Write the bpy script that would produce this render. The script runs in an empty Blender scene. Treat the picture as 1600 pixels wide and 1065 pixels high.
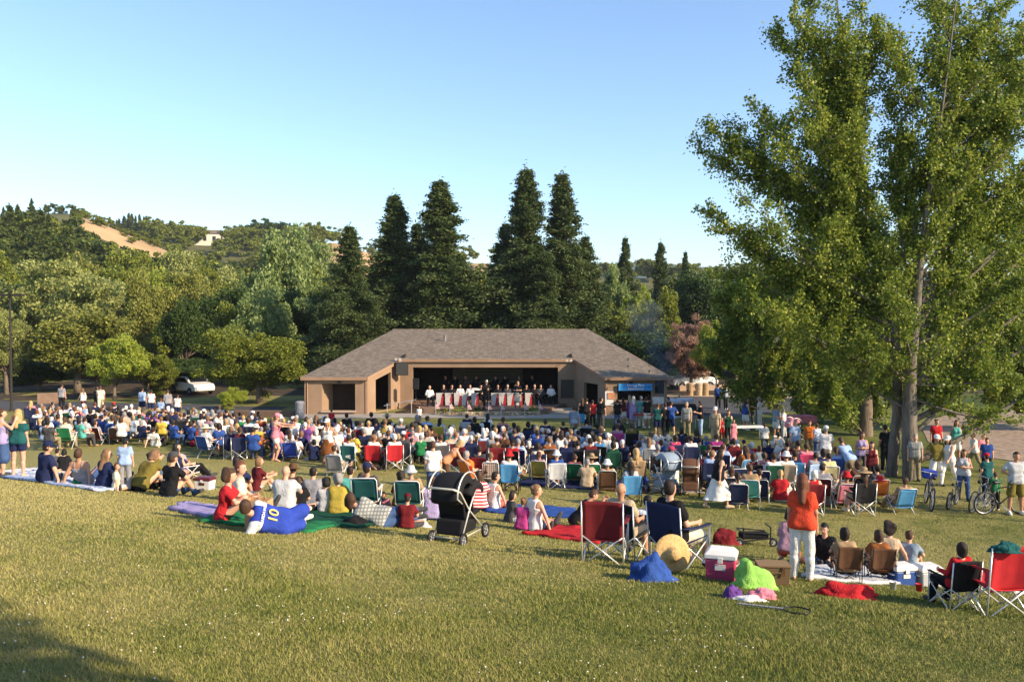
import bpy, bmesh, math, random
import numpy as np
from mathutils import Vector, Matrix, noise as mnoise

# ------------------------------------------------------------------ camera, sky, sun
SC = bpy.context.scene
COL = SC.collection
FPX, CX, CY = 1300.0, 800.0, 532.5          # focal length and centre in photo pixels
PITCH = math.atan(32.5 / FPX)
cam_d = bpy.data.cameras.new('camera'); cam = bpy.data.objects.new('camera', cam_d); COL.objects.link(cam)
cam.location = (0, 0, 0)
cam.rotation_euler = (math.pi / 2 - PITCH, 0, 0)
cam_d.sensor_width = 36; cam_d.lens = 36 * FPX / 1600; cam_d.clip_start = .1; cam_d.clip_end = 6000
SC.camera = cam
SUN_EL, SUN_PHI = math.radians(27), math.radians(62)   # phi: from straight behind the camera round to the right
world = bpy.data.worlds.new('World'); SC.world = world; world.use_nodes = True
wn = world.node_tree; wn.nodes.clear()
wo = wn.nodes.new('ShaderNodeOutputWorld'); wb = wn.nodes.new('ShaderNodeBackground'); sk = wn.nodes.new('ShaderNodeTexSky')
sk.sky_type = 'NISHITA'; sk.sun_disc = False; sk.sun_elevation = SUN_EL
sk.sun_rotation = math.pi - SUN_PHI
sk.air_density = 1.0; sk.dust_density = .6; sk.ozone_density = 3.3; sk.altitude = 100
wb.inputs[1].default_value = .148
wn.links.new(sk.outputs[0], wb.inputs[0]); wn.links.new(wb.outputs[0], wo.inputs[0])
sd = bpy.data.lights.new('sun', 'SUN'); sd.energy = 5.0; sd.angle = math.radians(.55); sd.color = (1, .80, .56)
sun = bpy.data.objects.new('sun', sd); COL.objects.link(sun)
SUNV = Vector((math.sin(SUN_PHI) * math.cos(SUN_EL), -math.cos(SUN_PHI) * math.cos(SUN_EL), math.sin(SUN_EL)))
sun.rotation_euler = SUNV.to_track_quat('Z', 'Y').to_euler()
sun.location = (60, -30, 40)
SC.view_settings.view_transform = 'Standard'; SC.view_settings.look = 'None'
SC.view_settings.exposure = .90; SC.view_settings.gamma = 1
SC.cycles.max_bounces = 5; SC.cycles.transparent_max_bounces = 8
rng = np.random.default_rng(7); R = random.Random(11)

# ------------------------------------------------------------------ object helpers
def tag(o, label=None, cat=None, group=None, kind=None):
    if label: o['label'] = label
    if cat: o['category'] = cat
    if group: o['group'] = group
    if kind: o['kind'] = kind
    return o
def mesh_np(name, verts, faces, smooth=False):
    """verts (n,3), faces (m,3) or (m,4) arrays"""
    me = bpy.data.meshes.new(name)
    v = np.asarray(verts, dtype=np.float32); f = np.asarray(faces, dtype=np.int32)
    k = f.shape[1]
    me.vertices.add(len(v)); me.vertices.foreach_set('co', v.ravel())
    me.loops.add(f.size); me.loops.foreach_set('vertex_index', f.ravel())
    me.polygons.add(len(f))
    me.polygons.foreach_set('loop_start', np.arange(0, f.size, k, dtype=np.int32))
    me.polygons.foreach_set('loop_total', np.full(len(f), k, dtype=np.int32))
    if smooth: me.polygons.foreach_set('use_smooth', np.ones(len(f), dtype=bool))
    me.update(calc_edges=True)
    return me
def new_obj(name, me, mat=None, parent=None, loc=None, rotz=0, scale=None):
    o = bpy.data.objects.new(name, me); COL.objects.link(o)
    if mat is not None and me is not None:
        if not me.materials: me.materials.append(None)
        o.material_slots[0].link = 'OBJECT'; o.material_slots[0].material = mat
    if parent is not None: o.parent = parent
    if loc is not None: o.location = loc
    if rotz: o.rotation_euler = (0, 0, rotz)
    if scale is not None: o.scale = (scale,) * 3 if isinstance(scale, (int, float)) else scale
    return o
def empty(name, loc=(0, 0, 0), rotz=0, scale=None):
    o = bpy.data.objects.new(name, None); COL.objects.link(o); o.location = loc; o.rotation_euler = (0, 0, rotz)
    o.empty_display_size = .1
    if scale: o.scale = (scale,) * 3
    return o
def copy_thing(o, loc=None, rotz=None, parent=None):
    c = o.copy(); COL.objects.link(c); c.parent = parent
    if loc is not None: c.location = loc
    if rotz is not None: c.rotation_euler = (0, 0, rotz)
    for ch in list(o.children): copy_thing(ch, parent=c)
    return c
class MB:
    """collects simple solids and builds ONE mesh"""
    def __init__(s): s.v = []; s.f = []
    def add(s, vs, fs):
        n = len(s.v); s.v += [tuple(map(float, v)) for v in vs]; s.f += [tuple(i + n for i in f) for f in fs]; return s
    def box(s, x0, x1, y0, y1, z0, z1):
        return s.add([(x0,y0,z0),(x1,y0,z0),(x1,y1,z0),(x0,y1,z0),(x0,y0,z1),(x1,y0,z1),(x1,y1,z1),(x0,y1,z1)],
                     [(3,2,1,0),(4,5,6,7),(0,1,5,4),(1,2,6,5),(2,3,7,6),(3,0,4,7)])
    def bar(s, a, b, r, n=6, r2=None, cap=True):
        a = Vector(a); b = Vector(b); r2 = r if r2 is None else r2
        d = (b - a); 
        if d.length < 1e-6: return s
        d.normalize(); u = d.orthogonal().normalized(); w = d.cross(u)
        vs = []
        for p, rr in ((a, r), (b, r2)):
            for i in range(n):
                t = 2 * math.pi * i / n; vs.append(p + (u * math.cos(t) + w * math.sin(t)) * rr)
        fs = [(i, (i + 1) % n, n + (i + 1) % n, n + i) for i in range(n)]
        if cap: fs += [tuple(reversed(range(n))), tuple(range(n, 2 * n))]
        return s.add(vs, fs)
    def tube(s, pts, r, n=6, radii=None):
        pts = [Vector(p) for p in pts]; m = len(pts); vs = []; fs = []
        u = None
        for i, p in enumerate(pts):
            d = (pts[min(i + 1, m - 1)] - pts[max(i - 1, 0)]).normalized()
            u = d.orthogonal().normalized() if u is None else (u - d * u.dot(d)).normalized()
            w = d.cross(u); rr = radii[i] if radii else r
            for k in range(n):
                t = 2 * math.pi * k / n; vs.append(p + (u * math.cos(t) + w * math.sin(t)) * rr)
        for i in range(m - 1):
            for k in range(n): fs.append((i*n+k, i*n+(k+1)%n, (i+1)*n+(k+1)%n, (i+1)*n+k))
        fs += [tuple(reversed(range(n))), tuple(range((m-1)*n, m*n))]
        return s.add(vs, fs)
    def lathe(s, prof, n=20, c=(0, 0, 0), axis='z'):
        vs = []; fs = []; m = len(prof)
        for r_, z in prof:
            for k in range(n):
                t = 2 * math.pi * k / n
                q = (r_ * math.cos(t), r_ * math.sin(t), z)
                if axis == 'x': q = (z, q[0], q[1])
                if axis == 'y': q = (q[0], z, q[1])
                vs.append((q[0] + c[0], q[1] + c[1], q[2] + c[2]))
        for i in range(m - 1):
            for k in range(n): fs.append((i*n+k, i*n+(k+1)%n, (i+1)*n+(k+1)%n, (i+1)*n+k))
        return s.add(vs, fs)
    def poly_prism(s, pts, thick):
        """pts: planar 3d loop; thick: vector"""
        t = Vector(thick); n = len(pts); vs = [Vector(p) for p in pts] + [Vector(p) + t for p in pts]
        return s.add(vs, [tuple(range(n)), tuple(reversed(range(n, 2*n)))] + [(i, n+i, n+(i+1)%n, (i+1)%n) for i in range(n)])
    def mesh(s, name, smooth=False, bevel=0):
        me = bpy.data.meshes.new(name); me.from_pydata(s.v, [], s.f)
        bm = bmesh.new(); bm.from_mesh(me)
        bmesh.ops.recalc_face_normals(bm, faces=bm.faces)
        if bevel:
            bmesh.ops.bevel(bm, geom=[e for e in bm.edges if len(e.link_faces) == 2 and e.calc_face_angle(0) > .6], offset=bevel, segments=2, affect='EDGES', profile=.5)
        if smooth:
            for f in bm.faces: f.smooth = True
        bm.to_mesh(me); bm.free()
        return me
    def build(s, name, mat=None, parent=None, loc=None, rotz=0, smooth=False, bevel=0):
        return new_obj(name, s.mesh(name, smooth, bevel), mat, parent, loc, rotz)

# ------------------------------------------------------------------ materials
MATS = {}
def mat_nodes(name):
    m = bpy.data.materials.new(name); m.use_nodes = True; nt = m.node_tree; nt.nodes.clear()
    out = nt.nodes.new('ShaderNodeOutputMaterial'); return m, nt, out
def N(nt, t, **kw):
    n = nt.nodes.new(t)
    for k, v in kw.items():
        if k.startswith('i_'): n.inputs[k[2:].replace('_', ' ')].default_value = v
        else: setattr(n, k, v)
    return n
def ramp(nt, fac, stops):
    r = nt.nodes.new('ShaderNodeValToRGB'); el = r.color_ramp.elements
    while len(el) < len(stops): el.new(.5)
    for e, (p, c) in zip(el, stops): e.position = p; e.color = (*c, 1) if len(c) == 3 else c
    nt.links.new(fac, r.inputs[0]); return r.outputs[0]
def c4(c): return (c[0], c[1], c[2], 1)
def plain(name, col, rough=.7, metal=0, var=.12, scale=9, bump=.0, spec=.3, folds=0):
    """one base colour with slight procedural mottling"""
    key = ('plain', name)
    if key in MATS: return MATS[key]
    m, nt, out = mat_nodes(name)
    b = N(nt, 'ShaderNodeBsdfPrincipled'); b.inputs['Roughness'].default_value = rough; b.inputs['Metallic'].default_value = metal
    b.inputs['Specular IOR Level'].default_value = spec
    tc = N(nt, 'ShaderNodeTexCoord'); nz = N(nt, 'ShaderNodeTexNoise', i_Scale=scale, i_Detail=3.0)
    nt.links.new(tc.outputs['Object'], nz.inputs['Vector'])
    nt.links.new(ramp(nt, nz.outputs[0], [(.3, [c * (1 - var) for c in col]), (.7, [min(1, c * (1 + var)) for c in col])]), b.inputs['Base Color'])
    if bump:
        bp = N(nt, 'ShaderNodeBump', i_Strength=bump, i_Distance=.02); nt.links.new(nz.outputs[0], bp.inputs['Height']); nt.links.new(bp.outputs[0], b.inputs['Normal'])
    if folds:
        mp = N(nt, 'ShaderNodeMapping'); mp.inputs['Scale'].default_value = (1, 1, .55); nt.links.new(tc.outputs['Object'], mp.inputs[0])
        f = N(nt, 'ShaderNodeTexNoise', i_Scale=11.0, i_Detail=3.0, i_Distortion=1.6, i_Roughness=.5); nt.links.new(mp.outputs[0], f.inputs['Vector'])
        ab = ramp(nt, f.outputs[0], [(.30, (0,0,0)), (.48, (1,1,1)), (.56, (.35,.35,.35)), (.7, (.8,.8,.8))])
        bp = N(nt, 'ShaderNodeBump', i_Strength=folds, i_Distance=.028); nt.links.new(ab, bp.inputs['Height']); nt.links.new(bp.outputs[0], b.inputs['Normal'])
    nt.links.new(b.outputs[0], out.inputs[0]); MATS[key] = m; return m
def stripes(name, c1, c2, freq=40, axis='Z', check=False, rough=.85):
    key = ('str', name)
    if key in MATS: return MATS[key]
    m, nt, out = mat_nodes(name)
    b = N(nt, 'ShaderNodeBsdfPrincipled'); b.inputs['Roughness'].default_value = rough; b.inputs['Specular IOR Level'].default_value = .1
    tc = N(nt, 'ShaderNodeTexCoord')
    w = N(nt, 'ShaderNodeTexWave', bands_direction=axis, i_Scale=freq / 6.283 / 2, i_Distortion=.3)
    nt.links.new(tc.outputs['Object'], w.inputs['Vector'])
    f = w.outputs['Fac']
    if check:
        w2 = N(nt, 'ShaderNodeTexWave', bands_direction='X', i_Scale=freq / 6.283 / 2, i_Distortion=.3)
        nt.links.new(tc.outputs['Object'], w2.inputs['Vector'])
        mx = N(nt, 'ShaderNodeMath', operation='MULTIPLY'); nt.links.new(w.outputs['Fac'], mx.inputs[0]); nt.links.new(w2.outputs['Fac'], mx.inputs[1]); f = mx.outputs[0]
    nt.links.new(ramp(nt, f, [(.40, c1), (.60, c2)]) if not check else ramp(nt, f, [(.15, c1), (.35, c2)]), b.inputs['Base Color'])
    nt.links.new(b.outputs[0], out.inputs[0]); MATS[key] = m; return m
PAL = dict(white=(.72,.70,.66), cream=(.62,.56,.42), paleyellow=(.62,.56,.27), yellow=(.55,.40,.06), olive=(.16,.13,.03), mustard=(.36,.28,.05),
  beige=(.42,.33,.22), tan=(.33,.23,.13), brown=(.11,.055,.03), rust=(.25,.09,.03), orange=(.62,.17,.03), peach=(.6,.27,.13),
  red=(.42,.022,.028), darkred=(.15,.016,.02), maroon=(.10,.015,.02), pink=(.65,.22,.28), hotpink=(.48,.05,.12), magenta=(.4,.05,.2), vermilion=(.60,.065,.03), coral=(.6,.12,.1),
  purple=(.12,.05,.22), lavender=(.32,.27,.46), mauve=(.34,.2,.26), navy=(.018,.025,.07), blue=(.03,.075,.27), royal=(.03,.06,.34), lightblue=(.30,.42,.62),
  skyblue=(.07,.24,.45), teal=(.016,.085,.085), turquoise=(.09,.36,.32), green=(.02,.16,.06), darkgreen=(.01,.06,.035), limegreen=(.24,.48,.10),
  grey=(.25,.25,.27), lightgrey=(.45,.46,.47), darkgrey=(.06,.06,.065), black=(.014,.014,.016), denim=(.05,.09,.2), khaki=(.26,.22,.13), bluegrey=(.2,.26,.33))
def cloth(c):
    if c == 'redstripe': return stripes('red_white_striped_cloth', (.5,.04,.05), (.7,.62,.6), 55)
    if c == 'bluestripe': return stripes('blue_white_striped_cloth', (.10,.2,.45), (.66,.7,.75), 60)
    if c == 'greystripe': return stripes('grey_striped_cloth', (.25,.3,.38), (.55,.6,.66), 150, 'X')
    if c == 'plaid': return stripes('red_plaid_cloth', (.3,.05,.06), (.42,.36,.36), 60, check=True)
    if c == 'greyplaid': return stripes('grey_plaid_cloth', (.2,.21,.2), (.42,.42,.38), 70, check=True)
    if c == 'whiteplaid': return stripes('white_plaid_webbing', (.62,.58,.5), (.35,.12,.12), 60, check=True)
    return plain(c + '_cloth', PAL[c], .9, var=.16, scale=5, spec=.08, folds=.42)
def canvas(c):
    if c == 'whiteplaid': return cloth(c)
    return plain(c + '_canvas', PAL[c], .8, var=.10, scale=7, spec=.15, bump=.12)
SKIN = dict(light=(.55,.30,.20), tan=(.42,.21,.12), brown=(.22,.10,.055), pale=(.62,.40,.30))
def skin(c): return plain(c + '_skin', SKIN[c], .55, var=.06, scale=20, spec=.35)
HAIR = dict(black=(.008,.007,.007), dark=(.022,.013,.009), brown=(.06,.03,.016), auburn=(.12,.04,.018), blonde=(.42,.27,.11), grey=(.24,.23,.22), white=(.6,.58,.54), lightbrown=(.18,.10,.05))
def hairm(c): return plain(c + '_hair', HAIR[c], .6, var=.35, scale=60, bump=.6, spec=.3)
METAL = plain('silver_metal', (.55,.55,.55), .35, .6, .05); METALW = plain('white_enamel_tube', (.68,.68,.68), .35, 0, .04)
METALB = plain('black_metal', (.012,.012,.013), .4, .2, .1); PLAST_B = plain('black_plastic', (.015,.015,.017), .45, 0, .15)

# ------------------------------------------------------------------ the lie of the land
_S = np.array([-60,-30,-10,0,6,10,12,14,16,21,26,31,40,55,80,110,400.]); _Z = -np.array([-4.,-1.,.55,1.65,2.45,3.02,3.36,3.77,4.12,4.78,5.20,5.40,5.62,5.84,5.95,6.0,6.0])
def _pchip(xs, ys):
    h = np.diff(xs); d = np.diff(ys) / h; m = np.zeros_like(ys)
    for i in range(1, len(xs) - 1):
        if d[i-1] * d[i] > 0:
            w1 = 2*h[i] + h[i-1]; w2 = h[i] + 2*h[i-1]; m[i] = (w1 + w2) / (w1/d[i-1] + w2/d[i])
    m[0] = d[0]; m[-1] = d[-1]
    def f(x):
        x = np.clip(x, xs[0], xs[-1]); i = np.clip(np.searchsorted(xs, x) - 1, 0, len(xs) - 2)
        t = (x - xs[i]) / h[i]
        return ((2*t**3-3*t**2+1)*ys[i] + (t**3-2*t**2+t)*h[i]*m[i] + (-2*t**3+3*t**2)*ys[i+1] + (t**3-t**2)*h[i]*m[i+1])
    return f
_P = _pchip(_S, _Z)
def TN(x, y):
    x = np.asarray(x, float); y = np.asarray(y, float)
    k = .45 * np.clip((60 - y) / 25, 0, 1)
    xx = 40 * np.tanh(x / 40)
    z = _P(y + k * xx)
    return z + .035 * np.sin(x * .61 + y * .23) * np.sin(y * .37 - x * .11 + 1) + .012 * np.sin(x * 1.9 + 1) * np.sin(y * 1.7)
def T(x, y): return float(TN(x, y))
_c, _s = math.cos(PITCH), math.sin(PITCH)
def ray(px, py):
    a = (px - CX) / FPX; b = (CY - py) / FPX
    return Vector((a, _c + b * _s, -_s + b * _c)).normalized()
def hit(px, py, h=0.0):
    """the spot of ground whose point h metres up is seen at that place in the photo"""
    d = ray(px, py); t0 = 2.0 if h < .3 else 9.0; t = t0
    while h > .3 and t < 60 and (d*t).z <= T((d*t).x, (d*t).y) + h: t += .25
    t0 = t
    while t < 400:
        p = d * t
        if p.z <= T(p.x, p.y) + h: break
        t0 = t; t += .25
    for _ in range(24):
        m = (t0 + t) / 2; p = d * m
        if p.z <= T(p.x, p.y) + h: t = m
        else: t0 = m
    p = d * t; return Vector((p.x, p.y, T(p.x, p.y)))
def at(px, py, Y):
    d = ray(px, py); return d * (Y / d.y)
# ------------------------------------------------------------------ smooth bodies from distance fields
def _blend(D, sl, d, k):
    a = D[sl]; hh = np.maximum(k - np.abs(a - d), 0) / k
    D[sl] = np.minimum(a, d) - hh * hh * k * .25
def field_mesh(name, prims, h=.012, cuts=(), wob=0, seed=0):
    """prims: ('c',a,b,ra,rb,k) tapered capsule | ('e',centre,radii,3x3,k) ellipsoid;  cuts: functions P->distance, kept where negative"""
    lo = np.full(3, 1e9); hi = -lo
    for p in prims:
        if p[0] == 'c': r = max(p[3], p[4]); q = np.array([p[1], p[2]])
        else: r = max(p[2]); q = np.array([p[1]])
        lo = np.minimum(lo, q.min(0) - r); hi = np.maximum(hi, q.max(0) + r)
    lo -= 4 * h; hi += 4 * h; n = np.ceil((hi - lo) / h).astype(int) + 1
    ax = [lo[i] + h * np.arange(n[i]) for i in range(3)]
    D = np.full(tuple(n), .12, dtype=np.float32)
    for p in prims:
        k = p[-1]; pad = k + 3 * h
        if p[0] == 'c': r = max(p[3], p[4]); q = np.array([p[1], p[2]])
        else: r = max(p[2]); q = np.array([p[1]])
        i0 = np.clip(((q.min(0) - r - pad - lo) / h).astype(int), 0, n - 1); i1 = np.clip(((q.max(0) + r + pad - lo) / h).astype(int) + 2, 1, n)
        sl = tuple(slice(i0[j], i1[j]) for j in range(3))
        X = ax[0][sl[0]][:, None, None]; Y = ax[1][sl[1]][None, :, None]; Z = ax[2][sl[2]][None, None, :]
        if p[0] == 'c':
            a = np.array(p[1], float); b = np.array(p[2], float); ab = b - a; L = max(ab @ ab, 1e-9)
            t = np.clip(((X - a[0]) * ab[0] + (Y - a[1]) * ab[1] + (Z - a[2]) * ab[2]) / L, 0, 1)
            d = np.sqrt((X - a[0] - t*ab[0])**2 + (Y - a[1] - t*ab[1])**2 + (Z - a[2] - t*ab[2])**2) - (p[3] + (p[4] - p[3]) * t)
        else:
            c = np.array(p[1], float); rr = np.array(p[2], float); M = np.array(p[3], float) if p[3] is not None else np.eye(3)
            dx, dy, dz = X - c[0], Y - c[1], Z - c[2]
            u = [(dx * M[i][0] + dy * M[i][1] + dz * M[i][2]) for i in range(3)]
            k0 = np.sqrt(sum((u[i] / rr[i])**2 for i in range(3))); k1 = np.sqrt(sum((u[i] / rr[i]**2)**2 for i in range(3))) + 1e-9
            d = k0 * (k0 - 1) / k1
        _blend(D, sl, d.astype(np.float32), k)
    X = ax[0][:, None, None]; Y = ax[1][None, :, None]; Z = ax[2][None, None, :]
    if wob:
        rs = np.random.default_rng(seed)
        for _ in range(5):
            w = rs.normal(size=3); w /= np.linalg.norm(w); f = rs.uniform(14, 42); ph = rs.uniform(0, 6)
            D += (wob / 2.2) * np.sin(f * (w[0]*X + w[1]*Y + w[2]*Z) + ph + 1.7*np.sin(9*X + 7*Z + ph)).astype(np.float32)
    for c in cuts: D = np.maximum(D, c(X, Y, Z).astype(np.float32) + 0 * D)
    # surface nets
    S = D < 0
    C = np.zeros(tuple(n - 1), dtype=np.int8)
    for i in (0, 1):
        for j in (0, 1):
            for k in (0, 1): C += S[i:n[0]-1+i, j:n[1]-1+j, k:n[2]-1+k]
    act = (C > 0) & (C < 8); idx = np.argwhere(act)
    if len(idx) == 0: return mesh_np(name, np.zeros((3, 3)), np.array([[0, 1, 2]]))
    vid = np.full(C.shape, -1, dtype=np.int32); vid[act] = np.arange(len(idx))
    acc = np.zeros((len(idx), 3)); cnt = np.zeros(len(idx))
    corners = [(i, j, k) for i in (0, 1) for j in (0, 1) for k in (0, 1)]
    for c0 in corners:
        for axn in range(3):
            if c0[axn]: continue
            c1 = list(c0); c1[axn] = 1
            a = D[idx[:,0]+c0[0], idx[:,1]+c0[1], idx[:,2]+c0[2]]; b = D[idx[:,0]+c1[0], idx[:,1]+c1[1], idx[:,2]+c1[2]]
            m = (a < 0) != (b < 0); t = np.where(m, a / np.where(m, a - b, 1), 0)
            q = np.repeat(np.array([c0], float), len(idx), 0); q[:, axn] = t
            acc += q * m[:, None]; cnt += m
    V = lo + (idx + acc / cnt[:, None]) * h
    F = []
    for axn in range(3):
        o1, o2 = [(1, 2), (2, 0), (0, 1)][axn]
        s0 = [slice(None)] * 3; s1 = [slice(None)] * 3; s0[axn] = slice(0, n[axn]-1); s1[axn] = slice(1, n[axn])
        A = S[tuple(s0)]; B = S[tuple(s1)]
        e = np.argwhere(A != B); e = e[(e[:, o1] > 0) & (e[:, o2] > 0) & (e[:, o1] < n[o1]-1) & (e[:, o2] < n[o2]-1)]
        inside = A[e[:,0], e[:,1], e[:,2]]
        def g(d1, d2):
            q = e.copy(); q[:, o1] -= d1; q[:, o2] -= d2; return vid[q[:,0], q[:,1], q[:,2]]
        quad = np.stack([g(1,1), g(0,1), g(0,0), g(1,0)], 1)
        quad[~inside] = quad[~inside][:, ::-1]; F.append(quad)
    F = np.concatenate(F); F = F[(F >= 0).all(1)]
    return mesh_np(name, V, F, smooth=True)

def _n(v): v = np.array(v, float); return v / np.linalg.norm(v)
# a pose: pelvis height, spine direction, head facing, upper/lower arm and leg directions (x right, y forward, z up)
POSES = {
 'stand': dict(p=(0,0,.93), s=(0,.02,1), h=(0,1,-.08), la=((-.18,.0,-1),(-.08,.2,-1)), ra=((.18,.0,-1),(.08,.2,-1)), ll=((-.06,0,-1),(-.02,-.04,-1)), rl=((.06,.03,-1),(.02,-.06,-1))),
 'stand_hips': dict(p=(0,0,.93), s=(0,-.03,1), h=(.1,1,-.05), la=((-.6,-.15,-.85),(.75,.35,-.45)), ra=((.6,-.15,-.85),(-.75,.35,-.45)), ll=((-.14,0,-1),(-.04,-.04,-1)), rl=((.14,.03,-1),(.04,-.06,-1))),
 'stand_cross': dict(p=(0,0,.93), s=(0,-.02,1), h=(-.3,1,-.1), la=((-.3,.1,-1),(.75,.7,.1)), ra=((.3,.1,-1),(-.75,.7,.0)), ll=((-.1,.02,-1),(-.02,-.04,-1)), rl=((.1,-.02,-1),(.02,-.06,-1))),
 'stand_talk': dict(p=(0,0,.93), s=(.04,.03,1), h=(.5,1,-.05), la=((-.2,.15,-1),(-.1,.9,.25)), ra=((.3,-.1,-1),(.05,.3,-1)), ll=((-.06,.05,-1),(-.02,-.04,-1)), rl=((.16,-.05,-1),(.02,-.1,-1))),
 'walk': dict(p=(0,0,.91), s=(0,.08,1), h=(0,1,-.1), la=((-.12,.42,-1),(-.05,.75,-.8)), ra=((.14,-.4,-1),(.05,-.05,-1)), ll=((-.05,-.35,-1),(-.02,-.62,-1)), rl=((.05,.5,-1),(.02,.1,-1))),
 'photo': dict(p=(0,0,.93), s=(0,-.02,1), h=(0,1,.0), la=((-.5,.55,-.5),(.55,.5,.85)), ra=((.5,.55,-.5),(-.55,.5,.85)), ll=((-.06,0,-1),(-.02,-.04,-1)), rl=((.06,.03,-1),(.02,-.06,-1))),
 'bend': dict(p=(0,-.08,.88), s=(0,.75,.8), h=(0,.8,-.6), la=((-.15,.5,-1),(.05,.7,-.7)), ra=((.15,.5,-1),(-.05,.8,-.6)), ll=((-.08,.12,-1),(-.02,-.10,-1)), rl=((.08,.16,-1),(.02,-.14,-1))),
 'dance_point': dict(p=(0,0,.90), s=(0,.05,1), h=(0,1,-.05), la=((-.12,1,-.25),(.05,1,-.1)), ra=((.12,1,-.4),(-.05,1,-.05)), ll=((-.05,-.1,-1),(-.02,-.2,-1)), rl=((.05,.35,-1),(.02,-.3,-1))),
 'chair': dict(p=(0,-.10,.50), s=(0,-.22,1), h=(0,1,-.02), la=((-.32,.22,-1),(.12,1,-.05)), ra=((.32,.22,-1),(-.12,1,-.05)), ll=((-.14,1,-.03),(-.03,.10,-1)), rl=((.14,1,-.03),(.03,.14,-1))),
 'chair_fold': dict(p=(0,-.10,.50), s=(0,-.10,1), h=(-.25,1,-.1), la=((-.25,.35,-1),(.65,.8,.05)), ra=((.25,.35,-1),(-.65,.8,.0)), ll=((-.10,1,-.03),(.10,.25,-1)), rl=((.12,1,.08),(-.35,.75,-.8))),
 'chair_turn': dict(p=(0,-.10,.50), s=(.06,-.15,1), h=(.9,.7,.0), la=((-.3,.3,-1),(.3,1,.05)), ra=((.55,.1,-1),(.5,.8,.15)), ll=((-.12,1,-.03),(-.03,.10,-1)), rl=((.16,1,-.03),(.03,.1,-1))),
 'low': dict(p=(0,-.10,.30), s=(0,-.35,1), h=(0,1,.0), la=((-.3,.2,-1),(.15,1,-.02)), ra=((.3,.2,-1),(-.15,1,-.02)), ll=((-.14,1,.22),(-.03,.75,-.75)), rl=((.14,1,.25),(.03,.7,-.8))),
 'ground_knees': dict(p=(0,0,.13), s=(0,.16,1), h=(0,1,-.05), la=((-.3,.6,-.75),(.45,1,.15)), ra=((.3,.6,-.75),(-.45,1,.15)), ll=((-.16,1,.85),(-.02,.55,-1)), rl=((.16,1,.80),(.02,.6,-1))),
 'ground_cross': dict(p=(0,0,.13), s=(0,.12,1), h=(.15,1,-.2), la=((-.35,.3,-1),(.3,1,-.3)), ra=((.35,.3,-1),(-.3,1,-.3)), ll=((-.8,.75,.06),(.95,.35,-.18)), rl=((.8,.75,.06),(-.95,.45,-.14))),
 'ground_back': dict(p=(0,0,.13), s=(0,-.45,1), h=(0,1,.02), la=((-.45,-.25,-1),(-.15,-.35,-1)), ra=((.45,-.25,-1),(.15,-.35,-1)), ll=((-.10,1,.12),(-.03,1,-.25)), rl=((.12,1,.55),(.03,.8,-.9))),
 'ground_side': dict(p=(0,0,.13), s=(.10,.02,1), h=(.55,1,-.1), la=((-.2,.4,-1),(.15,.9,-.6)), ra=((.55,.10,-1),(.35,.15,-1)), ll=((-.55,.9,.02),(.75,.45,-.02)), rl=((-.2,1,.0),(.45,-.4,-.06))),
 'kneel': dict(p=(0,-.1,.36), s=(0,.30,1), h=(0,1,-.45), la=((-.2,.4,-1),(.2,.9,-.5)), ra=((.2,.4,-1),(-.2,.9,-.5)), ll=((-.10,.85,-.45),(-.02,-1,-.12)), rl=((.10,.85,-.45),(.02,-1,-.12))),
 'hunch': dict(p=(0,0,.13), s=(0,.75,1), h=(0,1,-.7), la=((-.2,.75,-.6),(.2,.6,.75)), ra=((.2,.75,-.6),(-.2,.6,.75)), ll=((-.12,1,.12),(-.03,1,-.22)), rl=((.14,1,.6),(.03,.7,-.95))),
 'recline': dict(p=(0,0,.15), s=(-1,-.18,.42), h=(-.5,1,.1), la=((-.45,.05,-1),(-.1,.9,-.25)), ra=((.30,.45,-.55),(.75,.4,-.5)), ll=((.8,.75,-.02),(.1,1,-.06)), rl=((.85,.6,.16),(-.1,1,-.30)), flat=1),
}
def rig(pose, fem=False, fat=0.0, child=False):
    P = POSES[pose]; p = np.array(P['p'], float); up = _n(P['s'])
    lat = np.array([1., 0, 0])
    if P.get('flat'): lat = np.array([0., -.55, -.83]) * -1; lat = np.array([.30, .55, .78])
    lat = _n(lat - up * (lat @ up)); fw = np.cross(up, lat); fw = _n(fw)
    J = dict(p=p, up=up, lat=lat, fw=fw)
    shw = .150 if fem else .170
    J['sh'] = p + up * .455; J['nk'] = p + up * .50
    hf = _n(P['h']); J['hd'] = J['nk'] + _n(up * .75 + np.array([0, 0, .45]) + hf * .18) * .165
    hr = _n(np.cross(hf, np.array([0, 0, 1.]))); hu = np.cross(hr, hf); J['hM'] = np.array([hr, hf, hu])
    for sgn, a, l, nm in ((-1, 'la', 'll', 'L'), (1, 'ra', 'rl', 'R')):
        s = J['sh'] + lat * sgn * shw; d1, d2 = P[a]
        J['s' + nm] = s; J['e' + nm] = s + _n(d1) * .275; J['w' + nm] = J['e' + nm] + _n(d2) * .25; J['hd' + nm] = _n(d2)
        hp = p + lat * sgn * .088 - up * .03; d1, d2 = P[l]
        J['h' + nm] = hp; J['k' + nm] = hp + _n(d1) * .425; J['a' + nm] = J['k' + nm] + _n(d2) * .405
        # foot: forward of the ankle, kept level or along the shin
        sh = _n(d2); f = np.array([sgn * .18, 1, 0.]) if sh[2] < -.35 else (sh * .35 + np.array([0, .35, .8]))
        if pose == 'kneel': f = np.array([0, -1., -.1])
        if P.get('flat'): f = np.array([.8, .55, .05])
        f = _n(f - sh * (f @ sh) * .55); J['f' + nm] = f
        J['t' + nm] = J['a' + nm] + f * .155 + sh * .035
    J['fem'] = fem; J['fat'] = fat; J['shw'] = shw
    return J
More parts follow.
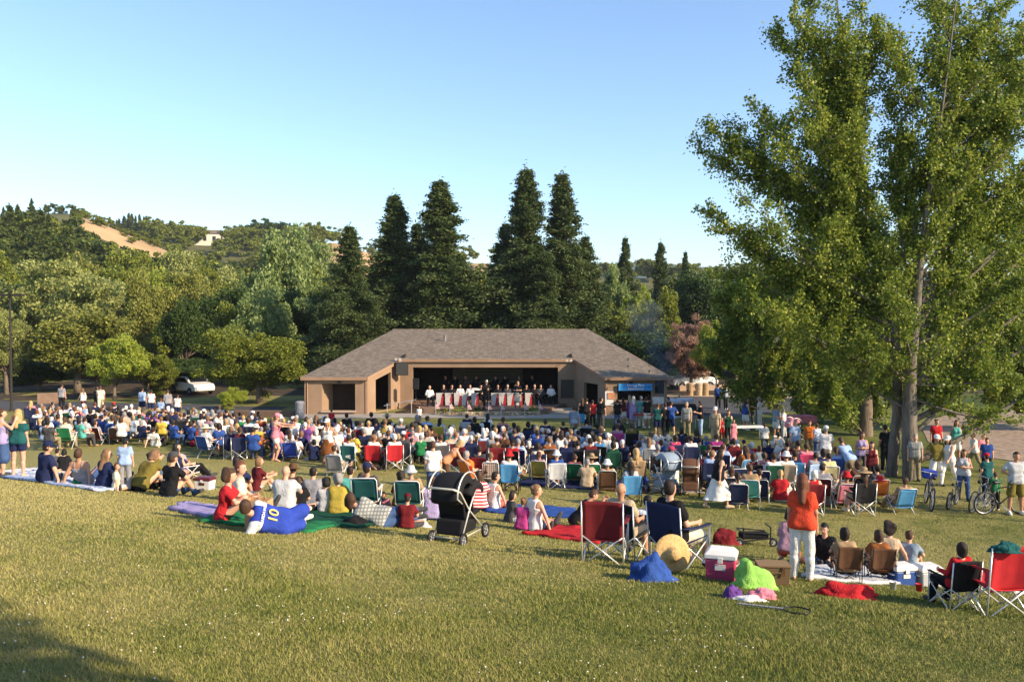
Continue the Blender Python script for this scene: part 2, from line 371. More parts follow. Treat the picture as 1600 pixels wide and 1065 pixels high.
def torso(J, g=0.0, lo=True, hi=True, gl=0.0):
    p, up, lat, fw, f = J['p'], J['up'], J['lat'], J['fw'], J['fat']; L = []
    def cap(h, hw, r, dy=0.0, k=.05): c = p + up * h + fw * dy; L.append(('c', c - lat * hw, c + lat * hw, r + g, r + g, k))
    hipw = .088 if J['fem'] else .075
    if lo: cap(-.02, hipw, .108 + f*.5 + gl, -.01); cap(.08, .07, .098 + f*.9 + gl, .0)
    if hi:
        cap(.17, .055 if J['fem'] else .065, .088 + f, .005 + f*.4); cap(.28, .078, .098 + f*.7, .01)
        cap(.37, .10, .092 + f*.3, .0); cap(.43, J['shw'] - .035, .060 + f*.2, -.01)
        if J['fem']:
            for sg in (-1, 1): c = p + up*.33 + lat*sg*.07 + fw*.09; L.append(('e', c, (.055+g,)*3, None, .05))
    return L
def limb(J, nm, g, frac1=1.0, frac2=0.0, arm=True, loose=0.0):
    L = []; f = J['fat']
    if arm:
        a, b, c = J['s'+nm], J['e'+nm], J['w'+nm]; r = (.050 + f*.25, .039 + f*.1, .037, .026) if not J['fem'] else (.043 + f*.25, .034, .032, .022)
    else:
        a, b, c = J['h'+nm], J['k'+nm], J['a'+nm]; r = (.088 + f*.45, .055 + f*.15, .053, .036) if not J['fem'] else (.092 + f*.4, .052, .05, .033)
    if frac1 > 0: L.append(('c', a, a + (b-a)*frac1, r[0]+g, r[0]+(r[1]-r[0])*frac1+g+loose, .035))
    if frac2 > 0: 
        L.append(('c', b, b + (c-b)*min(frac2,1), r[2]+g+loose*.6, r[2]+(r[3]-r[2])*frac2+g+loose, .03))
        if not arm: m = b + (c-b)*.3 - J['f'+nm]*.018; L.append(('c', m, b+(c-b)*min(.55, frac2), .046+g, .036+g, .04))
    return L
def hand(J, nm):
    w = J['w'+nm]; d = J['hd'+nm]; lat = J['lat'] * (1 if nm == 'R' else -1)
    side = np.cross(d, lat); side = _n(side) if np.linalg.norm(side) > .2 else _n(np.cross(d, [0, 0, 1.]))
    nrm = _n(np.cross(side, d)); L = []
    for i, s in enumerate((-.027, -.009, .009, .027)):
        kn = w + d * .085 + side * s; ln = (.030, .036, .034, .026)[i]
        L.append(('c', w + side * s * .6, kn, .014, .0125, .012))
        m = kn + _n(d - nrm * .25) * ln; e = m + _n(d - nrm * .9) * ln * .85
        L.append(('c', kn, m, .0115, .010, .004)); L.append(('c', m, e, .010, .0085, .004))
    tb = w + d * .03 + side * .03; tm = tb + _n(d * .7 + side * .75) * .035; te = tm + _n(d - nrm * .3) * .03
    L.append(('c', tb, tm, .0135, .0115, .012)); L.append(('c', tm, te, .0115, .0095, .004))
    return L
def head(J):
    c, M, nk, up = J['hd'], J['hM'], J['nk'], J['up']; r, f, u = M
    L = [('c', nk - up*.03, c - u*.05 - f*.01, .055, .049, .04), ('e', c + u*.015, (.074, .092, .100), M, .02), ('e', c - u*.045 + f*.022, (.055, .066, .062), M, .03)]
    L.append(('c', c + f*.088 + u*.012, c + f*.108 - u*.018, .008, .013, .012))
    L.append(('c', c + f*.082 - u*.045 - r*.016, c + f*.082 - u*.045 + r*.016, .008, .008, .008))
    for s in (-1, 1):
        L.append(('e', c + r*s*.078 - u*.004 - f*.008, (.010, .020, .031), M, .006))
    return L
def body_mesh(J, h):
    L = torso(J) + head(J)
    for nm in 'LR':
        L += limb(J, nm, 0, 1, 1, True) + limb(J, nm, 0, 1, 1, False) + hand(J, nm)
        a, t = J['a'+nm], J['t'+nm]; L.append(('c', a, t, .036, .026, .02)); L.append(('c', a - J['f'+nm]*.035 + _n(a - J['k'+nm])*.02, t, .030, .024, .02))
    return field_mesh('person_body', L, h)
def hair_mesh(J, style, h):
    c, M, up = J['hd'], J['hM'], J['up']; r, f, u = M; L = []; wob = .007
    front = .048
    if style == 'bald': return None
    L.append(('e', c + u*.028 - f*.010, (.083, .098, .102), M, .02)); L.append(('e', c - u*.025 - f*.035, (.074, .068, .080), M, .02))
    if style == 'curly': L = [('e', c + u*.035 - f*.02, (.115, .115, .12), M, .02), ('e', c - u*.02 - f*.045, (.105, .085, .105), M, .02)]; wob = .016
    back = J['fw'] * -1
    if style == 'long':
        L.append(('c', c - f*.05 - u*.03, c - f*.055 - np.array([0,0,.17]) + back*.02, .078, .070, .03)); L.append(('c', c - f*.055 - np.array([0,0,.17]) + back*.02, J['sh'] + back*.115 - up*.10, .070, .055, .03)); wob = .008
        for s in (-1, 1): L.append(('c', c + r*s*.06 - u*.02 - f*.01, c + r*s*.065 - np.array([0,0,.17]) - f*.02, .036, .032, .03))
    if style == 'bob':
        for s in (-1, 1): L.append(('c', c + r*s*.06 - u*.01 - f*.015, c + r*s*.062 - u*.09 - f*.015, .036, .036, .03))
        L.append(('c', c - f*.05, c - f*.05 - u*.10, .07, .062, .03)); wob = .008
    if style == 'bun': L.append(('e', c - f*.10 + u*.055, (.046,)*3, None, .012))
    if style == 'tail': L.append(('c', c - f*.095 + u*.02, c - f*.13 - u*.14, .032, .022, .015))
    fh = .062
    def face(X, Y, Z):
        a = (X-c[0])*f[0] + (Y-c[1])*f[1] + (Z-c[2])*f[2]; b = (X-c[0])*u[0] + (Y-c[1])*u[1] + (Z-c[2])*u[2]
        return np.minimum(a - .018, fh - b) 
    def nape(X, Y, Z):
        b = (X-c[0])*u[0] + (Y-c[1])*u[1] + (Z-c[2])*u[2]; return -.075 - b
    cuts = [face] + ([nape] if style in ('short', 'bun') else [])
    return field_mesh('hair', L, h, cuts, wob=wob, seed=3)
def top_mesh(J, kind, h, seed=1):
    g = .014; L = []; cuts = []
    p, up, lat, fw, sh = J['p'], J['up'], J['lat'], J['fw'], J['sh']
    L += torso(J, g, gl=.014)
    if kind in ('tee', 'polo'):
        for nm in 'LR': L += limb(J, nm, .008, .60, 0, True, .016)
    elif kind == 'long':
        for nm in 'LR': L += limb(J, nm, .014, 1, .95, True, .006)
    elif kind == 'tank':
        L = torso(J, g, gl=.014)
        cuts.append(lambda X, Y, Z: np.minimum(np.abs((X-sh[0])*lat[0] + (Y-sh[1])*lat[1] + (Z-sh[2])*lat[2]) - .118, ( .10 + (X-sh[0])*up[0] + (Y-sh[1])*up[1] + (Z-sh[2])*up[2])) )
    elif kind == 'vest':
        L = torso(J, .024, gl=.014)
        cuts.append(lambda X, Y, Z: np.minimum(np.abs((X-sh[0])*lat[0] + (Y-sh[1])*lat[1] + (Z-sh[2])*lat[2]) - .125, ( .10 + (X-sh[0])*up[0] + (Y-sh[1])*up[1] + (Z-sh[2])*up[2])) )
    elif kind == 'strappy':
        L = torso(J, g, gl=.014)
        def c(X, Y, Z):
            a = np.abs((X-sh[0])*lat[0] + (Y-sh[1])*lat[1] + (Z-sh[2])*lat[2]); b = (X-sh[0])*up[0] + (Y-sh[1])*up[1] + (Z-sh[2])*up[2]
            return np.minimum(b + .10, np.abs(a - .085) - .012)
        cuts.append(c)
    elif kind == 'offshoulder':
        L = torso(J, g, gl=.014)
        for nm in 'LR': L += limb(J, nm, .022, .55, 0, True, .03)
        cuts.append(lambda X, Y, Z: ((X-sh[0])*up[0] + (Y-sh[1])*up[1] + (Z-sh[2])*up[2]) + .015)
    cuts.append(lambda X, Y, Z: -.085 - ((X-p[0])*up[0] + (Y-p[1])*up[1] + (Z-p[2])*up[2]))
    if kind not in ('strappy', 'tank'):      # neck opening
        c = J['nk'] + up*.035
        cuts.append(lambda X, Y, Z: .058 - np.sqrt((X-c[0])**2 + (Y-c[1])**2 + (Z-c[2])**2))
    return field_mesh('shirt', L, h, cuts, wob=.0045, seed=seed)
def bottom_mesh(J, kind, h, seed=2):
    L = torso(J, .012, True, False); cuts = []; p, up = J['p'], J['up']
    if kind == 'trousers':
        for nm in 'LR': L += limb(J, nm, .016, 1, .98, False, .008)
    elif kind == 'shorts':
        for nm in 'LR': L += limb(J, nm, .018, .78, 0, False, .028)
    elif kind == 'hotpants':
        for nm in 'LR': L += limb(J, nm, .016, .38, 0, False, .012)
    elif kind in ('skirt', 'longskirt'):
        for nm in 'LR': L += limb(J, nm, .02, 1, 0, False, .05)
        m = (J['kL'] + J['kR'])/2; L.append(('c', p, m, .13, .16 if kind == 'skirt' else .19, .08))
        if kind == 'longskirt':
            e = (J['aL'] + J['aR'])/2; e = m + (e - m)*.78
            for nm in 'LR': L.append(('c', J['k'+nm], J['k'+nm] + (J['a'+nm] - J['k'+nm])*.75, .10, .11, .09))
            L.append(('c', m, e, .19, .24, .09)); z = min(J['aL'][2], J['aR'][2]) + .17
            cuts.append(lambda X, Y, Z: z - Z + 0*X + 0*Y)
    cuts.append(lambda X, Y, Z: ((X-p[0])*up[0] + (Y-p[1])*up[1] + (Z-p[2])*up[2]) - .055)
    return field_mesh('bottoms', L, h, cuts, wob=.004, seed=seed)
def shoe_mesh(J, h, side):
    L = []
    for nm in side:
        a, t, f = J['a'+nm], J['t'+nm], J['f'+nm]; d = _n(a - J['k'+nm])
        L += [('c', a - f*.03 + d*.02, t + f*.02, .046, .036, .02), ('c', a, t, .046, .034, .02)]
    return field_mesh('shoes', L, h)
def hat_mesh(J, kind, h):
    c, M = J['hd'], J['hM']; r, f, u = M; mb = MB(); Mx = Matrix(((r[0], f[0], u[0]), (r[1], f[1], u[1]), (r[2], f[2], u[2])))
    if kind == 'cap':
        prof = [(.094, .040), (.098, .07), (.090, .11), (.065, .138), (.03, .150), (.001, .152)]; mb.lathe(prof, 20)
        vs = []; fs = []
        for i in range(11):
            t = math.radians(20 + 14 * i); x, y = math.cos(t), math.sin(t)
            for rr, zz in ((.088, .045), (.165 if 2 < i < 8 else .14, .030), (.165 if 2 < i < 8 else .14, .024), (.088, .036)): vs.append((x * rr * (.8 if rr > .1 else 1), y * rr, zz))
        for i in range(10):
            for k in range(4): fs.append((i*4+k, i*4+(k+1)%4, (i+1)*4+(k+1)%4, (i+1)*4+k))
        mb.add(vs, fs)
    elif kind == 'straw':
        mb.lathe([(.001,.155),(.05,.152),(.078,.13),(.090,.06),(.100,.045),(.16,.030),(.205,.022),(.205,.014),(.16,.020),(.09,.034)], 26)
    else:   # sun hat / bucket
        mb.lathe([(.001,.150),(.055,.145),(.080,.125),(.095,.06),(.115,.03),(.150,.000),(.150,-.008),(.11,.018),(.09,.045)], 24)
    mb.v = [tuple(Mx @ Vector((v[0], v[1] * 1.12, v[2])) + Vector(c)) for v in mb.v]
    return mb.mesh('hat', smooth=True)
PC = {}
def cached(key, fn):
    if key not in PC: PC[key] = fn()
    return PC[key]
BOTTOM_NAMES = dict(trousers='trousers', shorts='shorts', hotpants='shorts', skirt='skirt', longskirt='skirt')
def person(loc, rotz, pose, label, top=('tee', 'white'), bottom=('trousers', 'denim'), hair=('short', 'brown'), hat=None, sk='light', fem=False, fat=0.0,
           shoes='darkgrey', scale=1.0, group=None, h=.0125, eyes=False, lift=0.0):
    rk = (pose, fem, fat); J = cached(('rig',) + rk, lambda: rig(pose, fem, fat))
    me = cached(('body', h) + rk, lambda: body_mesh(J, h))
    o = new_obj('person', me, skin(sk), None, (loc[0], loc[1], loc[2] + lift), rotz, scale)
    tag(o, label, 'person', group)
    if top: new_obj('shirt', cached(('top', top[0], h) + rk, lambda: top_mesh(J, top[0], h)), cloth(top[1]), o)
    if bottom: new_obj(BOTTOM_NAMES[bottom[0]], cached(('bot', bottom[0], h) + rk, lambda: bottom_mesh(J, bottom[0], h)), cloth(bottom[1]), o)
    if hair and hair[0] != 'bald': new_obj('hair', cached(('hair', hair[0], h) + rk, lambda: hair_mesh(J, hair[0], min(h, .012))), hairm(hair[1]), o)
    if shoes:
        for nm in 'LR': new_obj('shoe', cached(('shoe', nm, h) + rk, lambda: shoe_mesh(J, h, nm)), cloth(shoes), o)
    if hat: new_obj('hat', cached(('hat', hat[0]) + rk, lambda: hat_mesh(J, hat[0], h)), cloth(hat[1]), o)
    if eyes:
        c, (r_, f_, u_) = J['hd'], J['hM']
        for s in (-1, 1):
            mb = MB(); q = c + r_*s*.032 + f_*.083 + u_*.014
            mb.lathe([(.001, .007), (.008, .004), (.010, 0), (.008, -.004), (.001, -.007)], 8, tuple(q)); mb.build('eye', plain('dark_eye', (.02,.012,.01), .2), o)
    return o
# ------------------------------------------------------------------ ground
def lawn_material(name, blades=False):
    m, nt, out = mat_nodes(name); L = nt.links
    g = N(nt, 'ShaderNodeNewGeometry')
    n1 = N(nt, 'ShaderNodeTexNoise', i_Scale=.16, i_Detail=4.0, i_Roughness=.6); n2 = N(nt, 'ShaderNodeTexNoise', i_Scale=1.6, i_Detail=4.0, i_Roughness=.7)
    n3 = N(nt, 'ShaderNodeTexNoise', i_Scale=38.0, i_Detail=3.0)
    for n in (n1, n2, n3): L.new(g.outputs['Position'], n.inputs['Vector'])
    # dryness: rises to the left bank, falls towards the stage
    sx = N(nt, 'ShaderNodeSeparateXYZ'); L.new(g.outputs['Position'], sx.inputs[0])
    a = N(nt, 'ShaderNodeMapRange', i_From_Min=6.0, i_From_Max=-9.0, i_To_Min=-.10, i_To_Max=.16); L.new(sx.outputs['X'], a.inputs['Value'])
    b = N(nt, 'ShaderNodeMapRange', i_From_Min=9.0, i_From_Max=17.0, i_To_Min=-.04, i_To_Max=.07); L.new(sx.outputs['Y'], b.inputs['Value'])
    b2 = N(nt, 'ShaderNodeMapRange', i_From_Min=27.0, i_From_Max=36.0, i_To_Min=0.0, i_To_Max=-.22); L.new(sx.outputs['Y'], b2.inputs['Value'])
    acc = None
    m1 = N(nt, 'ShaderNodeMath', operation='MULTIPLY'); L.new(n1.outputs[0], m1.inputs[0]); m1.inputs[1].default_value = 1.05
    m2 = N(nt, 'ShaderNodeMath', operation='MULTIPLY'); L.new(n2.outputs[0], m2.inputs[0]); m2.inputs[1].default_value = .60
    m3 = N(nt, 'ShaderNodeMath', operation='MULTIPLY'); m3.inputs[1].default_value = .5
    if blades: L.new(g.outputs['Random Per Island'], m3.inputs[0])
    else: L.new(n3.outputs[0], m3.inputs[0])
    s = m1.outputs[0]
    for o in (m2.outputs[0], m3.outputs[0], a.outputs[0], b.outputs[0], b2.outputs[0]):
        ad = N(nt, 'ShaderNodeMath', operation='ADD'); L.new(s, ad.inputs[0]); L.new(o, ad.inputs[1]); s = ad.outputs[0]
    sh_ = N(nt, 'ShaderNodeMath', operation='ADD'); L.new(s, sh_.inputs[0]); sh_.inputs[1].default_value = -.175; s = sh_.outputs[0]
    if blades: st = [(.36, (.075,.112,.017)), (.66, (.155,.178,.036)), (.93, (.27,.245,.08)), (1.0, (.34,.30,.12))]
    else: st = [(.46, (.05,.075,.013)), (.74, (.125,.14,.030)), (.97, (.265,.235,.078))]
    b = N(nt, 'ShaderNodeBsdfPrincipled'); b.inputs['Roughness'].default_value = .75; b.inputs['Specular IOR Level'].default_value = .15
    L.new(ramp(nt, s, st), b.inputs['Base Color'])
    if not blades:
        n4 = N(nt, 'ShaderNodeTexNoise', i_Scale=14.0, i_Detail=5.0, i_Roughness=.75); L.new(g.outputs['Position'], n4.inputs['Vector'])
        bp = N(nt, 'ShaderNodeBump', i_Strength=1.0, i_Distance=.06); L.new(n4.outputs[0], bp.inputs['Height']); L.new(bp.outputs[0], b.inputs['Normal'])
    L.new(b.outputs[0], out.inputs[0]); return m
LAWN = lawn_material('mown_lawn'); BLADE = lawn_material('grass_blades', True)
def axis(segs):
    o = [segs[0][0]]
    for a, b, st in segs: o += list(np.linspace(a, b, max(1, round((b - a) / st)) + 1)[1:])
    return np.array(o)
gx = axis([(-3000,-200,400), (-200,-60,10), (-60,60,.6), (60,200,10), (200,3000,400)])
gy = axis([(-400,-30,20), (-30,0,1.5), (0,60,.6), (60,130,2), (130,4000,300)])
XX, YY = np.meshgrid(gx, gy); ZZ = TN(XX, YY)
nx_, ny_ = len(gx), len(gy); ii = np.arange(nx_ * ny_).reshape(ny_, nx_)
F = np.stack([ii[:-1,:-1].ravel(), ii[:-1,1:].ravel(), ii[1:,1:].ravel(), ii[1:,:-1].ravel()], 1)
tag(new_obj('ground', mesh_np('ground', np.stack([XX.ravel(), YY.ravel(), ZZ.ravel()], 1), F, True), LAWN), kind='structure')

def grass():
    n = 620000; d = np.exp(rng.uniform(math.log(3.6), math.log(34), n)**1.0); th = rng.uniform(-math.radians(36), math.radians(36), n)
    x = d * np.sin(th); y = d * np.cos(th); z = TN(x, y)
    d = np.hypot(x, y)
    keep = rng.random(n) < np.clip((34 - d)/12, 0, 1); x, y, z, d = x[keep], y[keep], z[keep], d[keep]; n = len(x)
    hgt = .014 + .020 * rng.random(n) * (1 + .5*np.sin(x*2.1)*np.sin(y*1.7)); w = .0010 + .00038 * d * (0.7 + .6*rng.random(n))
    a = rng.uniform(0, 2*math.pi, n); le = rng.uniform(0, 2*math.pi, n); lean = hgt * rng.uniform(.2, 1.1, n)
    p0 = np.stack([x - w*np.cos(a), y - w*np.sin(a), z - .005], 1); p1 = np.stack([x + w*np.cos(a), y + w*np.sin(a), z - .005], 1)
    p2 = np.stack([x + lean*np.cos(le), y + lean*np.sin(le), z + hgt], 1)
    V = np.stack([p0, p1, p2], 1).reshape(-1, 3); Fc = np.arange(3*n).reshape(-1, 3)
    tag(new_obj('grass', mesh_np('grass', V, Fc), BLADE), 'short mown lawn grass, part green and part dry', 'grass', kind='stuff')
grass()
def clover():
    V = []; Fc = []; n = 0
    oc = np.array([(1,0,0),(-1,0,0),(0,1,0),(0,-1,0),(0,0,1),(0,0,-1)], float); of = np.array([(0,2,4),(2,1,4),(1,3,4),(3,0,4),(2,0,5),(1,2,5),(3,1,5),(0,3,5)])
    k = 0
    while k < 420:
        d = math.exp(R.uniform(math.log(4), math.log(17))); th = R.uniform(-.62, .62); x, y = d*math.sin(th), d*math.cos(th)
        if mnoise.noise(Vector((x*.5, y*.5, 0))) < (-.05 if x < -1 and y < 8 else .12): continue
        r = R.uniform(.005, .009); V.append(oc*r + np.array([x, y, T(x, y) + R.uniform(.022,.04)])); Fc.append(of + n); n += 6; k += 1
    tag(new_obj('clover_flowers', mesh_np('clover', np.concatenate(V), np.concatenate(Fc), True), plain('clover_white', (.6,.58,.5), .8)), 'tiny white clover flowers scattered through the lawn', 'clover', kind='stuff')
clover()
def drape(name, pts, mat, lift=.014, step=1.5, kind='structure'):
    """a thin sheet laid over the ground inside a closed loop of (x, y)"""
    bm = bmesh.new(); vs = [bm.verts.new((x, y, 0)) for x, y in pts]; bm.faces.new(vs)
    xs = [p[0] for p in pts]; ys = [p[1] for p in pts]
    for ax_, lo_, hi_ in ((0, min(xs), max(xs)), (1, min(ys), max(ys))):
        c = lo_ + step
        while c < hi_:
            co = [0, 0, 0]; no = [0, 0, 0]; co[ax_] = c; no[ax_] = 1
            bmesh.ops.bisect_plane(bm, geom=list(bm.verts) + list(bm.edges) + list(bm.faces), plane_co=co, plane_no=no); c += step
    for v in bm.verts: v.co.z = T(v.co.x, v.co.y) + lift
    bmesh.ops.recalc_face_normals(bm, faces=bm.faces)
    for f in bm.faces:
        if f.normal.z < 0: f.normal_flip()
    me = bpy.data.meshes.new(name); bm.to_mesh(me); bm.free()
    o = new_obj(name, me, mat)
    if kind: tag(o, kind=kind)
    return o
def G(*pp): return [tuple(hit(px, py)[:2]) for px, py in pp]
SOIL = plain('dark_leaf_litter', (.05,.035,.02), .95, var=.4, scale=1.2, bump=.6); ASPH = plain('worn_asphalt', (.06,.06,.065), .9, var=.15, scale=3, bump=.3)
CONC = plain('pale_concrete', (.30,.27,.23), .85, var=.12, scale=2, bump=.2); BARK_CHIP = plain('bark_chips', (.27,.20,.145), .95, var=.35, scale=3.5, bump=1)
drape('woodland_floor', [(-75,62.5),(-40,60),(-14,66),(-13,75),(11,75),(12,66),(22,64.8),(60,70),(75,128),(-75,128)], SOIL, .010, 3)
drape('path', [(-62,55.5),(-33,53.0),(-26,54),(-15,53.4),(-15,55.8),(-26,58.5),(-34,60),(-62,66)], ASPH, .018)
drape('paved_terrace', [(10.3,49.5),(12.5,49.2),(16,52),(20.5,54.5),(24,62),(10.3,64)], ASPH, .018)
drape('stage_apron_path', [(-13.6,48.6),(10.6,48.9),(11.4,51.0),(-13.6,51.3)], CONC, .018)
drape('terrace_edge', [(10.3,64.2),(24,62.2),(25,63.6),(10.3,65.8)], plain('tan_gravel', (.36,.27,.18), .9, var=.2, scale=3), .022)
pg = G((1442,672),(1460,652),(1500,645),(1600,640),(1750,650),(1780,760),(1640,742),(1590,722),(1530,712),(1480,702),(1450,690))
drape('playground_surface', pg, BARK_CHIP, .02)

def inpoly(x, y, P):
    c = False
    for i in range(len(P)):
        (x1, y1), (x2, y2) = P[i], P[i-1]
        if (y1 > y) != (y2 > y) and x < (x2-x1)*(y-y1)/(y2-y1) + x1: c = not c
    return c
def proj(x, y, z):
    d = y*_c - z*_s; v = z*_c + y*_s; return CX + FPX*x/d, CY - FPX*v/d
GOLD = [(116,336),(150,346),(205,364),(262,390),(258,404),(215,400),(160,374),(128,360)]
# ------------------------------------------------------------------ hills
def hill(name, prof, y0, yr, y1, mat, amp, seed, nu=180, nv=46, base=-7.0, gold=()):
    us = np.array([p[0] for p in prof]); rz = np.array([p[1] for p in prof])
    U = np.linspace(us[0], us[-1], nu); Rz = np.interp(U, us, rz); Y = np.concatenate([np.linspace(y0, yr, nv), np.linspace(yr, y1, 12)[1:]])
    V = []
    for j, y in enumerate(Y):
        t = (y - y0)/(yr - y0) if y <= yr else 1 - .6*((y - yr)/(y1 - yr))
        s = t*t*(3 - 2*t) if y <= yr else t
        for u, r_ in zip(U, Rz):
            zr = (499.5 - r_)/FPX*yr*(1 if y <= yr else y/yr*.98); x = (u - 800)/FPX*y
            V.append((x, y, base + (zr - base)*s + amp*s*(1 - .6*t)*mnoise.noise(Vector((x*.02, y*.02, seed)))*1.6))
    m = len(Y); ii = np.arange(nu*m).reshape(m, nu)
    Fh = np.stack([ii[:-1,:-1].ravel(), ii[:-1,1:].ravel(), ii[1:,1:].ravel(), ii[1:,:-1].ravel()], 1)
    V = np.array(V)
    o = new_obj(name, mesh_np(name, V, Fh, True), mat); tag(o, kind='structure')
    Zg = V[:,2].reshape(m, nu)
    o.data.materials.append(DRY); o.material_slots[1].link = 'DATA'
    for f in o.data.polygons:
        c = f.center; px_, py_ = proj(c.x, c.y, c.z)
        if c.y <= yr + 2 and any(inpoly(px_, py_, g_) for g_ in gold): f.material_index = 1
    def H(x, y):
        u = 800 + x/y*FPX; a = np.clip((u - us[0])/(us[-1]-us[0])*(nu-1), 0, nu-1.001)
        j = np.clip(np.searchsorted(Y, y) - 1, 0, m-2); fy = (y - Y[j])/(Y[j+1]-Y[j]); i = int(a); fx = a - i
        return float((Zg[j,i]*(1-fx) + Zg[j,i+1]*fx)*(1-fy) + (Zg[j+1,i]*(1-fx) + Zg[j+1,i+1]*fx)*fy)
    return o, H
DRY = plain('dry_golden_grass', (.38,.255,.13), .95, var=.2, scale=.06, bump=.2)
SCRUB = plain('green_hill_scrub', (.10,.10,.03), .95, var=.5, scale=.12, bump=.5)
def hillmat():
    m, nt, out = mat_nodes('hillside_grass_and_scrub'); L = nt.links; g = N(nt, 'ShaderNodeNewGeometry')
    nz = N(nt, 'ShaderNodeTexNoise', i_Scale=.035, i_Detail=6.0, i_Roughness=.65); L.new(g.outputs['Position'], nz.inputs['Vector'])
    b = N(nt, 'ShaderNodeBsdfPrincipled'); b.inputs['Roughness'].default_value = .95; b.inputs['Specular IOR Level'].default_value = .05
    L.new(ramp(nt, nz.outputs[0], [(.42, (.50,.30,.14)), (.58, (.40,.24,.11)), (.68, (.15,.12,.04))]), b.inputs['Base Color']); L.new(b.outputs[0], out.inputs[0]); return m
HM = plain('hillside_scrub', (.085,.085,.028), .95, var=.45, scale=.07, bump=.4)
_, HA = hill('near_hill', [(-700,352),(-200,338),(0,340),(60,336),(110,340),(150,353),(200,374),(250,394),(300,414),(380,436),(500,452),(620,470),(760,490)], 120, 250, 330, HM, 5, 3.3, 300, 90, gold=(GOLD, [(68,356),(92,356),(96,384),(74,386)], [(150,392),(170,388),(175,402),(152,402)]))
_, HB = hill('middle_hill', [(60,372),(150,368),(220,366),(260,370),(300,378),(330,381),(400,384),(470,382),(520,380),(545,386),(570,396),(600,405),(650,414),(700,417),(760,413),(790,420),(850,432),(930,436),(1050,436),(1200,438),(1700,440),(2300,440)], 200, 390, 520, HM, 6, 8.1, 330, 70, gold=([(505,370),(560,370),(600,400),(600,436),(560,440),(505,400)], [(735,400),(780,400),(784,428),(740,436)]))
_, HC = hill('far_hill', [(700,436),(850,428),(915,418),(960,413),(1010,411),(1050,414),(1130,421),(1200,428),(1400,432),(2000,430)], 900, 1500, 1900, plain('far_wooded_ridge', (.05,.085,.06), 1, var=.3, scale=.02), 10, 5.5, 120)
# ------------------------------------------------------------------ trees
def leafmat(name, c1, c2, c3, trans=.35, gloss=.35, patch=.25):
    m, nt, out = mat_nodes(name); L = nt.links; g = N(nt, 'ShaderNodeNewGeometry'); tc = N(nt, 'ShaderNodeTexCoord')
    nz = N(nt, 'ShaderNodeTexNoise', i_Scale=patch, i_Detail=2.0); L.new(tc.outputs['Object'], nz.inputs['Vector'])
    mx = N(nt, 'ShaderNodeMath', operation='MULTIPLY_ADD'); L.new(g.outputs['Random Per Island'], mx.inputs[0]); mx.inputs[1].default_value = .6
    ad = N(nt, 'ShaderNodeMath', operation='MULTIPLY'); L.new(nz.outputs[0], ad.inputs[0]); ad.inputs[1].default_value = .5; L.new(ad.outputs[0], mx.inputs[2])
    col = ramp(nt, mx.outputs[0], [(.2, c1), (.55, c2), (.9, c3)])
    b = N(nt, 'ShaderNodeBsdfPrincipled'); b.inputs['Roughness'].default_value = .5; b.inputs['Specular IOR Level'].default_value = gloss*.55
    t = N(nt, 'ShaderNodeBsdfTranslucent'); ms = N(nt, 'ShaderNodeMixShader'); ms.inputs[0].default_value = trans
    L.new(col, b.inputs['Base Color']); L.new(col, t.inputs['Color']); L.new(b.outputs[0], ms.inputs[1]); L.new(t.outputs[0], ms.inputs[2]); L.new(ms.outputs[0], out.inputs[0]); return m
LF = dict(
  poplar=leafmat('poplar_leaves', (0.077,0.130,0.018), (0.160,0.223,0.026), (0.405,0.427,0.069), .4, .5, .5),
  oak=leafmat('oak_leaves', (0.075,0.104,0.013), (0.155,0.185,0.025), (0.279,0.291,0.041), .3, .3),
  olive=leafmat('olive_green_leaves', (0.099,0.121,0.025), (0.197,0.209,0.041), (0.327,0.323,0.073), .3, .3),
  willow=leafmat('pale_grey_green_leaves', (0.130,0.161,0.048), (0.262,0.291,0.085), (0.426,0.436,0.144), .35, .3),
  bright=leafmat('bright_green_leaves', (0.147,0.209,0.025), (0.293,0.354,0.041), (0.491,0.516,0.085), .4, .4),
  cotton=leafmat('fresh_light_green_leaves', (0.110,0.170,0.050), (0.210,0.280,0.085), (0.360,0.420,0.160), .4, .4),
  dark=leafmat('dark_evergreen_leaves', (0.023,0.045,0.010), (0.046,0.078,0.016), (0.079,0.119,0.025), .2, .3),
  redwood=leafmat('redwood_needles', (.028,.052,.016), (.065,.095,.03), (.13,.155,.05), .2, .25, .4),
  pine=leafmat('hill_pine_needles', (0.036,0.062,0.015), (0.073,0.101,0.022), (0.125,0.151,0.032), .2, .2),
  dead=leafmat('dry_rusty_leaves', (0.220,0.130,0.090), (0.330,0.200,0.140), (0.420,0.280,0.210), .3, .2))
def barkm(name, c, sc=6):
    m, nt, out = mat_nodes(name); L = nt.links; tc = N(nt, 'ShaderNodeTexCoord'); mp = N(nt, 'ShaderNodeMapping'); mp.inputs['Scale'].default_value = (sc, sc, sc*.18)
    nz = N(nt, 'ShaderNodeTexNoise', i_Scale=2.2, i_Detail=6.0, i_Roughness=.7); L.new(tc.outputs['Object'], mp.inputs[0]); L.new(mp.outputs[0], nz.inputs['Vector'])
    b = N(nt, 'ShaderNodeBsdfPrincipled'); b.inputs['Roughness'].default_value = .9
    L.new(ramp(nt, nz.outputs[0], [(.35, [x*.45 for x in c]), (.5, c), (.7, [x*1.35 for x in c])]), b.inputs['Base Color'])
    bp = N(nt, 'ShaderNodeBump', i_Strength=.9, i_Distance=.05); L.new(nz.outputs[0], bp.inputs['Height']); L.new(bp.outputs[0], b.inputs['Normal']); L.new(b.outputs[0], out.inputs[0]); return m
BARK = barkm('grey_brown_bark', (.16,.12,.085)); BARKP = barkm('poplar_bark', (.15,.128,.10), 5); BARKR = barkm('red_brown_bark', (.14,.075,.045))
